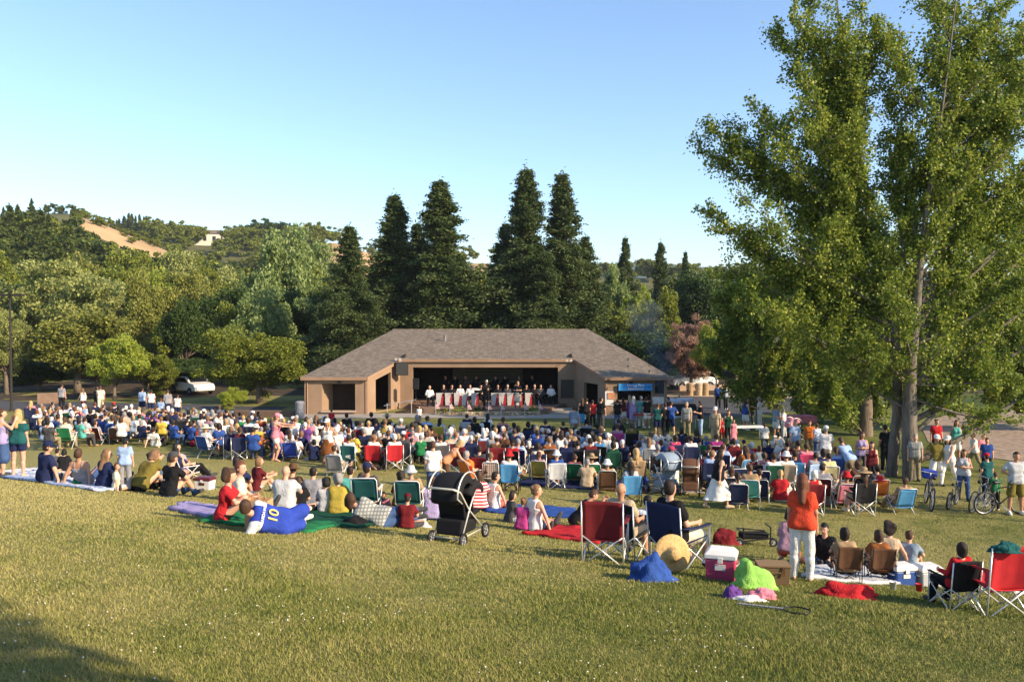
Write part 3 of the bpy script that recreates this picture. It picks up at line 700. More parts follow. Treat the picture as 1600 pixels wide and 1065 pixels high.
def leaves(P, size, out_dir=None, aspect=.62, rs=rng, jitter=1.0):
    """one small pointed leaf face at every point"""
    n = len(P); d = rs.normal(size=(n, 3))
    if out_dir is not None: d = d*jitter + out_dir
    d /= np.linalg.norm(d, axis=1)[:, None] + 1e-9
    q = rs.normal(size=(n, 3)); q -= d * (q*d).sum(1)[:, None]; q /= np.linalg.norm(q, axis=1)[:, None] + 1e-9
    s = (size * rs.uniform(.6, 1.3, n))[:, None] * .5
    V = np.stack([P - d*s, P + q*s*aspect, P + d*s, P - q*s*aspect], 1).reshape(-1, 3)
    return V, np.arange(4*n).reshape(-1, 4)
def broadleaf(name, seed, n_cl=110, per=300, leaf=.30, shape=(1,1,1), clr=(.9,1.7), lobes=5, trunk_h=.22, limbs=True, hollow=.55, zc=6.0):
    """unit tree ten metres high, crown about ten metres wide"""
    rs = np.random.default_rng(seed); Pts = []; cent = []
    lob = [(rs.normal(size=3)*np.array([2.2,2.2,1.5])*.75 + np.array([0,0,zc]), rs.uniform(2.2,3.2)) for _ in range(lobes)] + [(np.array([0,0,zc-.4]), 3.6)]
    while len(cent) < n_cl:
        c0, r0 = lob[rs.integers(len(lob))]; d = rs.normal(size=3); d /= np.linalg.norm(d); c = c0 + d*r0*rs.uniform(hollow, 1.0)*np.array([1,1,.85])
        if c[2] < 10*trunk_h*.9 or c[2] > 9.7: continue
        cent.append(c)
    for c in cent:
        r_ = rs.uniform(*clr); d = rs.normal(size=(per, 3)); d /= np.linalg.norm(d, axis=1)[:, None]
        rad = rs.random(per)**.45; Pts.append(c + d*(rad*r_)[:, None]*np.array([1,1,.62]))
    P = np.concatenate(Pts)*np.array(shape); V, Fc = leaves(P, leaf, rs=rs)
    crown = mesh_np(name + '_crown', V, Fc)
    mb = MB(); mb.tube([(0,0,-.3),(.05,0,1.2),(.0,.08,2.6),(.1,.1,4.4),(.1,0,6.5)], .2, 9, [.36,.27,.22,.16,.06])
    if limbs:
        for c in cent[::4]:
            c = c*np.array(shape); z0 = rs.uniform(1.8, 4.2); mb.tube([(0,.03,z0), (c[0]*.4, c[1]*.4, z0 + (c[2]-z0)*.45), tuple(c)], .1, 5, [.11,.07,.02])
    return crown, mb.mesh(name + '_trunk', smooth=True)
def conifer(name, seed, H=20., Rm=4.0, leaf=.27, dens=1.0, bare=.04, power=.92, rough=.45):
    rs = np.random.default_rng(seed); P = []; O = []
    nb = int(420*dens); mb = MB(); mb.tube([(0,0,-.4),(0,0,H*.3),(.05,0,H*.7),(0,0,H*.985)], .3, 8, [.42,.32,.16,.03])
    side = [rs.uniform(.75, 1.2) for _ in range(8)]
    for i in range(nb):
        t = bare + (1-bare)*(i + rs.random())/nb; z = t*H; a = rs.uniform(0, 2*math.pi); ln = Rm*(1-t)**power*(1 - rough/2 + rough*rs.random())*side[int(a/6.2832*8) % 8]*(.80 + .75*mnoise.noise(Vector((math.cos(a)*1.6, math.sin(a)*1.6, z*.42 + seed*3)))) + .25
        if t < .2: ln *= .75 + t
        dr = np.array([math.cos(a), math.sin(a), 0.]); 
        m = int(60 + 200*ln/Rm*1.6); s = rs.random(m)**.7; w = .12 + .32*ln/Rm*3.0*(1-.6*s)*.5
        up = .10*ln*np.sin(s*2.4) + (.25 if t > .7 else -.22)*ln*s*s
        q = dr*(s*ln)[:, None] + rs.normal(size=(m, 3))*np.array([1,1,.62])*w[:, None]; q[:, 2] += z + up; P.append(q); O.append(np.tile(dr + np.array([0,0,-.25]), (m, 1)))
        if i % 5 == 0 and t < .8: mb.bar((0,0,z), tuple(dr*ln*.75 + np.array([0,0,z + .05*ln])), .05*(1-t)+.02, 4, .012)
    P.append(rs.normal(size=(120,3))*np.array([.12,.12,.5]) + np.array([0,0,H*.975])); O.append(np.tile([0,0,.6], (120,1)))
    V, Fc = leaves(np.concatenate(P), leaf, np.concatenate(O)*1.2, .42, rs)
    return mesh_np(name + '_crown', V, Fc), mb.mesh(name + '_trunk', smooth=True)
BL = [broadleaf('round', 1), broadleaf('tall', 2, shape=(.72,.72,1.05)), broadleaf('wide', 3, lobes=7, trunk_h=.16), broadleaf('loose', 4, n_cl=100, lobes=7, hollow=.7, clr=(.7,1.4)),
      broadleaf('oak', 5, n_cl=190, per=320, leaf=.2, lobes=7, trunk_h=.08, clr=(.7,1.3), zc=5.0), broadleaf('feathery', 6, n_cl=170, per=280, leaf=.2, shape=(.8,.8,1.0), lobes=7, clr=(.5,1.1), hollow=.85)]
BS = [broadleaf('far_round', 21, 34, 70, .75, limbs=False), broadleaf('far_tall', 22, 30, 70, .7, (.7,.7,1), limbs=False), broadleaf('far_wide', 23, 38, 70, .75, lobes=7, limbs=False)]
CF = [conifer('redwood', 31, Rm=4.2), conifer('redwood_b', 32, Rm=3.8, power=.85), conifer('redwood_c', 33, Rm=4.6, rough=.6)]
CS = [conifer('far_fir', 41, leaf=1.2, dens=.22), conifer('far_fir_b', 42, Rm=5.0, leaf=1.3, dens=.22)]
def tree(kind, proto, leaf, loc, hgt, wid=None, rot=None, label='', group=None, cat='tree', base=10., bark=None):
    e = empty(kind, loc, R.uniform(0, 6.28) if rot is None else rot); s = hgt/base; w = s if wid is None else wid/base
    e.scale = (w, w, s); tag(e, label, cat, group)
    new_obj('trunk', proto[1], bark or BARK, e); new_obj('crown', proto[0], LF[leaf], e); return e
def tree_px(kind, proto, leaf, px, top, w, Y, label, base=10., group=None, wf=1.0, bark=None, cat='tree', zb=None):
    """a tree standing at depth Y whose tip and crown width are those of the photo"""
    t = at(px, top, Y); g = T(t.x, Y) if zb is None else zb
    return tree(kind, proto, leaf, (t.x, Y, g - .05), (t.z - g)*1.03, w/FPX*Y*wf, None, label, group, cat, base, bark)
# -- redwoods behind the stage building (unit crown is 20 m tall, 8 m wide -> base 20)
RW = 'redwoods behind the stage building'
def redwood(px, top, w, Y, i, label): 
    t = at(px, top, Y); g = T(t.x, Y); e = empty('redwood_tree', (t.x, Y, g), R.uniform(0, 6.28)); s = (t.z - g)/20.; ww = w/FPX*Y/8.2*1.5
    e.scale = (ww, ww, s); tag(e, label, 'redwood tree', RW); new_obj('trunk', CF[i][1], BARKR, e); new_obj('crown', CF[i][0], LF['redwood'], e)
redwood(617, 308, 118, 76, 0, 'tall dark redwood left of centre, shorter of the two spires above the left roof hip')
redwood(688, 287, 130, 74, 1, 'tall pointed redwood above the roof, tallest spire left of the centre gap')
redwood(822, 268, 112, 75, 1, 'tallest redwood, left one of the joined pair above the roof')
redwood(878, 276, 118, 76, 0, 'tall broad redwood, right one of the joined pair above the roof')
redwood(546, 356, 96, 72, 2, 'shorter olive green redwood beyond the left end of the roof')
redwood(915, 372, 80, 79, 2, 'small redwood tip at the right shoulder of the tall pair')
redwood(652, 352, 84, 80, 0, 'small redwood filling between the two left spires')
redwood(790, 352, 88, 80, 2, 'smaller redwood at the left foot of the joined pair')
redwood(725, 418, 72, 79, 1, 'low redwood standing in the gap between the two redwood groups')
redwood(585, 420, 90, 79, 2, 'low bushy redwood between the olive redwood and the left spire')
redwood(850, 395, 90, 72, 1, 'low redwood in front of the joined pair, just over the roof ridge')
redwood(977, 374, 50, 108, 0, 'small dark conifer spire right of the roof, leftmost of three')
redwood(1032, 381, 46, 108, 1, 'small dark conifer spire right of the roof, middle of three')
redwood(1071, 396, 34, 112, 0, 'smallest dark conifer spire right of the roof, rightmost of three')
# -- broadleaf trees, left
tree_px('oak_tree', BL[4], 'oak', 404, 483, 172, 58.5, 'rounded olive green oak on its own left of the stage building', wf=.98)
tree_px('cottonwood_tree', BL[3], 'cotton', 447, 352, 150, 92, 'tall pale light green cottonwood rising behind the lone oak', wf=.95)
tree_px('cottonwood_tree', BL[5], 'cotton', 398, 405, 90, 88, 'lower pale green cottonwood at the left foot of the tall one', wf=.95)
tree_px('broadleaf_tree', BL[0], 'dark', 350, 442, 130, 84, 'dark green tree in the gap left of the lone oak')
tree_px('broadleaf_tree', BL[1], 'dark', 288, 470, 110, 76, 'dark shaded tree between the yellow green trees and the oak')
tree_px('broadleaf_tree', BL[1], 'olive', 226, 432, 105, 80, 'upright yellow green tree standing above its neighbours on the left')
tree_px('willow_tree', BL[2], 'willow', 78, 412, 175, 86, 'broad pale grey green tree at the left under the pine hill')
tree_px('willow_tree', BL[5], 'willow', 8, 470, 110, 66, 'pale feathery tree at the left edge behind the lamp post')
tree_px('broadleaf_tree', BL[0], 'olive', 120, 480, 190, 68, 'big rounded olive green tree in the left middle ground')
tree_px('broadleaf_tree', BL[3], 'bright', 178, 520, 95, 61, 'small bright yellow green tree beside the left path')
tree_px('broadleaf_tree', BL[3], 'oak', 230, 545, 90, 64, 'low green tree over the left path, right of the bright one')
tree_px('broadleaf_tree', BL[0], 'willow', 165, 425, 110, 92, 'pale tree behind the big olive one, in the left background')
tree_px('broadleaf_tree', BL[2], 'olive', 300, 428, 120, 98, 'dull green tree low on the slope behind the dark gap')
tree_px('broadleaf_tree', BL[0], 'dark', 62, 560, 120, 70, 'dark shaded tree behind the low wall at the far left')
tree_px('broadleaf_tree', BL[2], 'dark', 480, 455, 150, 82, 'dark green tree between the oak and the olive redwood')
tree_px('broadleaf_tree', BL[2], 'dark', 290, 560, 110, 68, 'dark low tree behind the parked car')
tree_px('broadleaf_tree', BL[1], 'willow', -60, 440, 130, 78, 'pale tree just at the left edge of the woods')
for i, (px, top, w, Y, lf, pr) in enumerate(((30,440,120,96,'olive',0),(130,420,120,104,'oak',2),(200,455,110,88,'willow',5),(255,425,90,106,'bright',1),(268,500,90,78,'oak',3),(330,405,100,110,'oak',5),(370,470,90,80,'oak',0),(205,400,130,125,'oak',2),(90,395,140,130,'olive',0),(0,400,130,120,'oak',1),(290,395,110,132,'willow',2),(420,450,110,78,'cotton',3),(500,420,80,92,'oak',1),(150,560,80,74,'oak',3),(40,590,70,76,'oak',2),(745,430,60,90,'oak',1),(760,470,70,84,'dark',0),(640,470,80,84,'dark',1),(700,480,80,82,'redwood',1),(820,480,90,84,'dark',0),(890,470,80,84,'dark',1))):
    tree_px('broadleaf_tree', BL[pr], lf, px, top, w, Y, ['green','pale','dull green','bright','shaded','leafy','mid green'][i % 7] + ' tree filling the wood ' + ('behind the redwoods' if px > 560 else 'on the left') + ', ' + ('front' if Y < 90 else 'rear') + ' rank', group='trees filling the wood')
# -- broadleaf trees, right
tree_px('broadleaf_tree', BL[1], 'cotton', 962, 418, 70, 88, 'narrow light green tree behind the right roof hip')
tree_px('broadleaf_tree', BL[5], 'bright', 992, 448, 80, 84, 'yellowish green tree right of the narrow light green one')
tree_px('broadleaf_tree', BL[1], 'oak', 1036, 455, 92, 80, 'olive green tree above the right end of the stage building')
tree_px('broadleaf_tree', BL[5], 'dead', 1080, 493, 72, 70, 'rusty brown dying tree right of the stage building', wf=1.45)
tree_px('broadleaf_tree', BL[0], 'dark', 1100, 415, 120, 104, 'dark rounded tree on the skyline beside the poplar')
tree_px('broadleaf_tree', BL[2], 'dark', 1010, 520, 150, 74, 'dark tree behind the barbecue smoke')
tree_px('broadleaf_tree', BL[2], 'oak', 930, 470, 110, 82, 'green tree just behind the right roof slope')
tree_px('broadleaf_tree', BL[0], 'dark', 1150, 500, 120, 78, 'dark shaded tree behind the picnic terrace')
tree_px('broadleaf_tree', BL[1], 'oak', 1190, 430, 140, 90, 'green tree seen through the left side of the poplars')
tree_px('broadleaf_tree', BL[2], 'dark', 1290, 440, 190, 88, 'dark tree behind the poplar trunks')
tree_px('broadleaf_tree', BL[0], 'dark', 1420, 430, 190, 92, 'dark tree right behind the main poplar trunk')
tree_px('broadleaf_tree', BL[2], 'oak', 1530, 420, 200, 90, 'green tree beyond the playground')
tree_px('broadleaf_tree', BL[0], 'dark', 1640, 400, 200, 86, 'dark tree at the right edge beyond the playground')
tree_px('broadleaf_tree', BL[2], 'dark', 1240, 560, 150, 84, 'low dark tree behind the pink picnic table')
tree_px('broadleaf_tree', BL[2], 'dark', 1370, 560, 170, 82, 'low dark tree between the poplar trunks and the playground')
tree_px('broadleaf_tree', BL[3], 'bright', 1120, 500, 60, 66, 'slender bright green tree between the rusty tree and the poplars')
# bushes closing the view under the trees
def bush(px, top, w, Y, leaf, label, kind='bush', i=2, grp='bushes under the background trees'):
    t = at(px, top, Y); g = T(t.x, Y); s = (t.z - g)/7.6
    e = empty(kind, (t.x, Y, g - 2.0*s), R.uniform(0, 6.28)); e.scale = (w/FPX*Y/9.5,)*2 + (s,); tag(e, label, 'bush', grp)
    new_obj('stems', BL[i][1], BARK, e); new_obj('foliage', BL[i][0], LF[leaf], e)
k = 0
for px in range(-90, 1720, 62):
    if 520 < px < 1000: Y = 82
    else: Y = 86 + 6*(k % 3)
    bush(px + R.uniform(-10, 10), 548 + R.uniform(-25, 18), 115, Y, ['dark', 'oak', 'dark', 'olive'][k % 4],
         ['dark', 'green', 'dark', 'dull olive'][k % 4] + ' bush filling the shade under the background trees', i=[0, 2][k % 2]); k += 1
bush(360, 606, 34, 54.5, 'bright', 'small bright bush at the foot of the lone oak', grp=None)
bush(255, 575, 60, 66, 'olive', 'arching grey bush beside the left path', grp=None)
# -- hill trees
HTG = {0: ('round dark green tree on the wooded hillside', 'round trees on the hillside'), 1: ('pointed dark conifer on the wooded hillside', 'conifers on the hillside')}
def hill_tree(x, y, Hf, h, con, leaf=None, lab=None, grp=None):
    z = Hf(x, y); pr = (CS if con else BS); p = pr[R.randrange(len(pr))]; b = 20. if con else 10.
    e = empty('conifer_tree' if con else 'hillside_tree', (x, y, z - .4), R.uniform(0, 6.28)); w = h/b*R.uniform(.9, 1.25); e.scale = (w, w, h/b)
    l, g = HTG[1 if con else 0]; tag(e, lab or l, 'tree', grp or g); new_obj('trunk', p[1], BARK, e); new_obj('crown', p[0], LF[leaf or ('pine' if con or R.random() < .6 else 'oak')], e)
cnt = 0; tries = 0
while cnt < 215 and tries < 6000:
    tries += 1; u = R.uniform(-60, 520); y = R.uniform(150, 262); x = (u-800)/FPX*y; z = HA(x, y); h = R.uniform(7, 12); con = (u < 120 and R.random() < .4) or R.random() < .12
    if con: h *= 1.3
    p0 = proj(x, y, z + .5); p1 = proj(x, y, z + h)
    if inpoly(*p0, GOLD) or inpoly(p1[0], p1[1] + 6, GOLD) or inpoly(p0[0], (p0[1]+p1[1])/2, GOLD): continue
    if 110 < u < 262 and y > 225: continue
    if p1[1] < np.interp(u, [0, 60, 110, 150, 300, 520], [318, 322, 330, 338, 398, 430]): continue
    hill_tree(x, y, HA, h, con); cnt += 1
for u, top, con in ((8,330,1),(30,320,1),(52,322,1),(75,326,0),(95,328,0),(118,331,0),(128,334,0)):
    y = 225 + R.uniform(-8, 8) if con else 252; x = (u-800)/FPX*y; z = HA(x, y); zt = at(u, top, y).z; hill_tree(x, y, HA, max(5, zt - z), con, 'pine', lab='tree on the crest of the left hill', grp='trees on the crest of the left hill')
for i in range(26):
    u = 168 + i*5.2 + R.uniform(-2, 2); y = R.uniform(378, 398); x = (u-800)/FPX*y; top = np.interp(u, [168,185,215,240,280,300], [348,338,334,340,350,366]) + R.uniform(-3, 5)
    hill_tree(x, y, HB, max(5, at(u, top, y).z - HB(x, y)), 1, 'pine', 'dark conifer in the row on the ridge above the golden slope', 'conifers on the ridge above the golden slope')
for i in range(16):
    u = 385 + i*5.6 + R.uniform(-2, 2); y = R.uniform(360, 385); x = (u-800)/FPX*y; top = np.interp(u, [385,410,430,455,478], [352,343,342,350,368]) + R.uniform(-2, 5)
    hill_tree(x, y, HB, max(5, at(u, top, y).z - HB(x, y)), i % 3 == 0, 'dark', 'dark tree in the clump on the ridge behind the cottonwood', 'trees in the dark ridge clump')
cnt = 0; MASS = []
while cnt < 330:
    u = R.uniform(240, 1350) if cnt % 3 else R.uniform(225, 600); y = R.uniform(260, 392) if cnt % 2 else R.uniform(350, 392); 
    x = (u-800)/FPX*y; z = HB(x, y); h = R.uniform(5.5, 10); p1 = proj(x, y, z + h); p0 = proj(x, y, z)
    if 500 < u < 600 and p0[1] < 432 and R.random() < .92: continue
    if 735 < u < 775 and y > 340: continue
    if 318 < u < 362 and p0[1] < 400: continue
    MASS.append((x, y, z - .4, h, BS[cnt % 3])); cnt += 1
for i in range(170):
    u = R.uniform(-660, -62); y = R.uniform(125, 250); x = (u-800)/FPX*y; MASS.append((x, y, HA(x, y) - .4, R.uniform(7, 12), BS[i % 3]))
def far_wood():
    V = []; Fc = []; n = 0; cache = {}
    for x, y, z, h, pr in MASS:
        if id(pr) not in cache:
            me = pr[0]; v = np.empty(len(me.vertices)*3, dtype=np.float32); me.vertices.foreach_get('co', v); f = np.empty(len(me.polygons)*4, dtype=np.int32); me.loops.foreach_get('vertex_index', f); cache[id(pr)] = (v.reshape(-1,3), f.reshape(-1,4))
        v, f = cache[id(pr)]; a = R.uniform(0, 6.28); s_ = h/10.; V.append(np.stack([(v[:,0]*math.cos(a) - v[:,1]*math.sin(a))*s_*1.15 + x, (v[:,0]*math.sin(a) + v[:,1]*math.cos(a))*s_*1.15 + y, v[:,2]*s_ + z], 1)); Fc.append(f + n); n += len(v)
    tag(new_obj('distant_wood', mesh_np('distant_wood', np.concatenate(V), np.concatenate(Fc)), LF['oak']), 'distant green wood covering the slopes of the hills', 'wood', kind='stuff')
far_wood()
for i in range(30):
    u, y = R.uniform(120, 258), R.uniform(222, 251); x = (u-800)/FPX*y; hill_tree(x, y, HA, R.uniform(1.6, 3.6), 0, 'oak', 'small shrub dotting the golden hill slope', 'shrubs on the golden slope')
def ridge_house(px, Y, w, d, h, rot, Hf, label):
    x = (px-800)/FPX*Y; z = Hf(x, Y) - 1; e = empty('house', (x, Y, z), rot); tag(e, label, 'house'); m = MB(); m.box(-w/2,w/2,-d/2,d/2,0,h); m.build('wall', plain('cream_render', (.6,.55,.47), .8), e)
    m = MB(); m.poly_prism([(-w/2-.5,-d/2-.5,h),(-w/2-.5,d/2+.5,h),(-w/2-.5,0,h+2)], (w+1,0,0)); m.build('roof', plain('brown_tile', (.16,.12,.10), .9), e)
    for k_ in (-.3, 0, .3): m = MB(); m.box(k_*w-.7,k_*w+.7,-d/2-.06,-d/2-.01,h*.45,h*.8); m.build('window', plain('dark_glass', (.01,.012,.015), .08), e)
ridge_house(322, 372, 13, 8, 6, .3, HB, 'cream house on the ridge left of the cottonwood'); ridge_house(354, 380, 16, 8, 5, -.2, HB, 'longer cream house on the ridge, right of the first'); ridge_house(280, 384, 8, 6, 5, .1, HB, 'small pale house among the ridge conifers')
# -- the big poplars in the right foreground
def poplar(kind, trunk, radii, targets, Y0, label, leaf=.105, dens=1.0, seed=1, cat='tree', bark=None, lf='poplar'):
    rs = np.random.default_rng(seed); T3 = [at(px, py, Y0 + dy) for px, py, dy in trunk]; base = Vector((T3[0].x, Y0, T(T3[0].x, Y0)))
    T3[0] = base.copy(); T3.insert(0, base - Vector((0,0,.4))); radii = [radii[0]*1.25] + list(radii)
    e = empty(kind, base); tag(e, label, cat); mb = MB(); off = lambda v: v - base
    fine = []
    for i in range(len(T3)-1):
        for s in range(4): fine.append((T3[i].lerp(T3[i+1], s/4), radii[i]*(1-s/4) + radii[i+1]*s/4))
    fine.append((T3[-1], radii[-1]))
    mb.tube([off(p) for p, _ in fine], .2, 10, [r*(1+.06*math.sin(i*2.3)) for i, (_, r) in enumerate(fine)])
    Pts = []; 
    for (px, py, dy, att, n) in targets:
        tg = at(px, py, Y0 + dy)
        j = min(range(3, len(fine)), key=lambda q: abs(proj(*fine[q][0])[1] - att)); s0, r0 = fine[j]
        L = (tg - s0).length; mid = s0.lerp(tg, .5) + Vector((0,0,-L*.10)) ; pts = []
        for q in range(8):
            t = q/7; pts.append(s0*(1-t)**2 + mid*2*t*(1-t) + tg*t*t)
        rb = min(r0*.45, .015 + .013*L); mb.tube([off(p) for p in pts], .05, 6, [rb*(1-t/7*.85) for t in range(8)])
        nsub = int((5 + L*3.6)*n)
        for q in range(nsub):
            t = .12 + .88*rs.random()**.8; p = s0*(1-t)**2 + mid*2*t*(1-t) + tg*t*t
            dr = Vector(rs.normal(size=3)) + (tg - s0).normalized()*.9 + Vector((0,0,.45)); dr.normalize(); ln = rs.uniform(.45, 1.25)*(1.15 - .35*t)
            mb.bar(off(p), off(p + dr*ln), .014, 3, .004, cap=False)
            m = int(128*dens*ln); tt = rs.random(m)**.8; c = np.array(off(p))[None] + np.array(dr)[None]*(ln*tt)[:, None]
            c = c + rs.normal(size=(m, 3))*np.array([.125,.125,.14])*(.6 + .7*rs.random()); Pts.append(c)
    P = np.concatenate(Pts); zf = np.array([off(p).z for p, _ in fine]); xf = np.array([off(p).x for p, _ in fine]); yf = np.array([off(p).y for p, _ in fine])
    dx = P[:,0] - np.interp(P[:,2], zf, xf) - (P[:,1]/29.)*0; near = (P[:,2] < 7.5) & (np.abs(dx) < .26) & (P[:,1] < np.interp(P[:,2], zf, yf) + .1); P = P[~near | (rs.random(len(P)) < .3)]
    V, Fc = leaves(P, leaf, np.array([0,0,-.4]), .8, rs)
    new_obj('trunk', mb.mesh('poplar_trunk', smooth=True), bark or BARKP, e); new_obj('crown', mesh_np('poplar_crown', V, Fc), LF[lf], e); return len(P)
tB = [(1085,222,1.2,400,1.3),(1108,200,.5,400,1.1),(1128,178,.8,390,1.1),(1150,215,1.,400,1.1),(1178,165,0,380,1.1),(1195,195,1.5,380,1),(1170,250,1,400,1),(1215,235,-1,380,1.1),
      (1150,300,-1,460,.4),(1112,335,.5,500,1.3),(1135,350,0,500,1.2),(1160,380,1,520,1.2),(1190,350,-1,480,1.1),(1135,415,1,540,1.3),(1175,430,0,540,1.2),(1215,400,1,520,1.2),(1160,470,0,580,1.2),(1200,480,-1,580,1.2),
      (1215,50,.5,260,1.1),(1240,20,0,240,1.2),(1262,-10,1,220,1.2),(1232,95,1,280,1.1),(1255,120,-1,300,1.3),(1290,60,0,260,1.3),(1250,175,0,330,1.3),(1285,150,1.5,320,1.3),(1270,215,-1,350,1.3),(1300,-40,0,200,1.2),
      (1320,30,-1,240,1.2),(1325,110,1,290,1.2),(1335,190,-1.5,330,1.2),(1290,270,1,400,1.3),(1330,300,0,420,1.2),(1250,300,0,420,1.3),(1290,350,-1,460,1.2),(1240,360,1,480,1.2),(1260,440,0,540,1.2),(1320,420,1,520,1.1),(1350,-30,1,200,1.1),(1360,60,0,250,1.1),(1370,340,0,450,.8)]
poplar('poplar_tree', [(1393,745,0),(1402,645,0),(1402,560,0),(1392,460,.1),(1372,370,.3),(1348,270,.3),(1330,170,.2),(1315,70,.2),(1305,-30,.2)], [.20,.17,.155,.135,.11,.085,.06,.04,.02], tB, 29.6,
       'tall leaning poplar with the slimmer trunk, its crown reaching far left over the crowd', seed=5)
tA = []
rsA = random.Random(3)
for py in range(-60, 560, 62):
    for px in range(1385, 1700, 62):
        if rsA.random() < .30: continue
        tA.append((px + rsA.uniform(-22, 22), py + rsA.uniform(-22, 22), rsA.uniform(-1.0, 3.4), py + 130 + .35*abs(px-1440), 1.0 if px < 1600 else .8))
tA += [(1405,40,.5,440,1.0),(1425,150,.3,470,.9),(1535,-20,.5,360,1.0),(1390,240,.6,500,.9),(1560,60,1,200,1.3),(1620,120,1,260,1.3),(1575,220,0,340,1.3),(1640,260,1,380,1.3),(1590,330,1,440,1.2),(1540,420,1,520,1.1),(1610,430,0,540,1.2),(1545,130,2,260,1.2),(1500,260,2,380,1.1)] + [(1600,662,-1,615,.22),(1540,650,0,615,.3),(1500,600,1,600,.6),(1560,590,-1,600,.6),(1605,560,0,600,.9),(1480,540,-2,590,.9),(1350,520,-1,600,1),(1300,560,1,640,.9),(1400,450,-2,560,.7),(1455,620,2,640,.4)]
poplar('poplar_tree', [(1424,748,0),(1421,660,0),(1422,580,0),(1430,500,0),(1438,410,-.1),(1450,310,-.2),(1468,200,-.3),(1483,90,-.3),(1495,-10,-.2),(1500,-90,-.2)], [.30,.25,.20,.16,.115,.075,.05,.032,.02,.01], tA, 29.0,
       'biggest poplar in the right foreground, with the thick grey trunk', seed=6)
tC = [(px + R.uniform(-15,15), py + R.uniform(-15,15), R.uniform(-2,2), py + 90, 1.0) for py in range(330, 600, 52) for px in range(1240, 1470, 46)]
poplar('poplar_tree', [(1352,690,0),(1352,600,0),(1350,500,0),(1352,400,0),(1355,300,0)], [.36,.30,.25,.17,.06], tC, 41, 'dark trunked poplar standing behind the two foreground poplars', dens=1.1, leaf=.14, seed=8, bark=BARK)
tD = [(px + R.uniform(-10,10), py + R.uniform(-10,10), R.uniform(-1.5,1.5), py + 60, 1.0) for py in range(440, 605, 34) for px in range(1120, 1262, 30)]
poplar('poplar_tree', [(1186,668,0),(1184,610,0),(1182,540,0),(1186,470,0),(1188,420,0)], [.17,.14,.12,.08,.03], tD, 45, 'young slender poplar left of the others, by the white table', dens=1.1, leaf=.15, seed=9)
tE = [(px + R.uniform(-10,10), py + R.uniform(-10,10), R.uniform(-1.5,1.5), py + 60, 1.0) for py in range(500, 610, 34) for px in range(1236, 1345, 34)]
poplar('poplar_tree', [(1253,660,0),(1253,610,0),(1256,560,0),(1262,500,0)], [.09,.08,.07,.03], tE, 47, 'thin young poplar beside the pink picnic table', dens=1.1, leaf=.15, seed=10)
tF = [(px + R.uniform(-18,18), py + R.uniform(-15,15), R.uniform(-2,2), py + 80, 1.0) for py in range(300, 610, 56) for px in range(1480, 1700, 52)]
poplar('poplar_tree', [(1640,668,0),(1636,600,0),(1620,500,0),(1600,400,0),(1590,300,0)], [.3,.27,.22,.15,.06], tF, 43, 'poplar by the playground whose trunk stands past the right edge', dens=1.1, leaf=.15, seed=12)
# the tree behind the camera whose shade falls on the near left lawn, and the pole that draws the thin shadow on the right
# shade caster outside the view
tree('broadleaf_tree', BL[4], 'oak', (7.85, -5.75, T(7.85, -5.75)), 12.5, 10.2, .4, 'tree behind the viewer that shades the near left lawn')
# ------------------------------------------------------------------ stage building
BX, GZ = -1.6, -5.87
def stucco():
    m, nt, out = mat_nodes('tan_plywood_wall'); L = nt.links; tc = N(nt, 'ShaderNodeTexCoord')
    nz = N(nt, 'ShaderNodeTexNoise', i_Scale=1.2, i_Detail=5.0); L.new(tc.outputs['Object'], nz.inputs['Vector'])
    b = N(nt, 'ShaderNodeBsdfPrincipled'); b.inputs['Roughness'].default_value = .85
    L.new(ramp(nt, nz.outputs[0], [(.3, (.25,.163,.102)), (.7, (.31,.205,.128))]), b.inputs['Base Color'])
    sp = N(nt, 'ShaderNodeSeparateXYZ'); L.new(tc.outputs['Object'], sp.inputs[0]); ad = N(nt, 'ShaderNodeMath', operation='ADD'); L.new(sp.outputs[0], ad.inputs[0]); L.new(sp.outputs[1], ad.inputs[1])
    cb = N(nt, 'ShaderNodeCombineXYZ'); L.new(ad.outputs[0], cb.inputs[0]); w = N(nt, 'ShaderNodeTexWave', bands_direction='X', wave_profile='SAW', i_Scale=1.05); L.new(cb.outputs[0], w.inputs['Vector'])
    bp = N(nt, 'ShaderNodeBump', i_Strength=.35, i_Distance=.02); L.new(w.outputs['Fac'], bp.inputs['Height']); L.new(bp.outputs[0], b.inputs['Normal'])
    L.new(b.outputs[0], out.inputs[0]); return m
WALL = stucco()
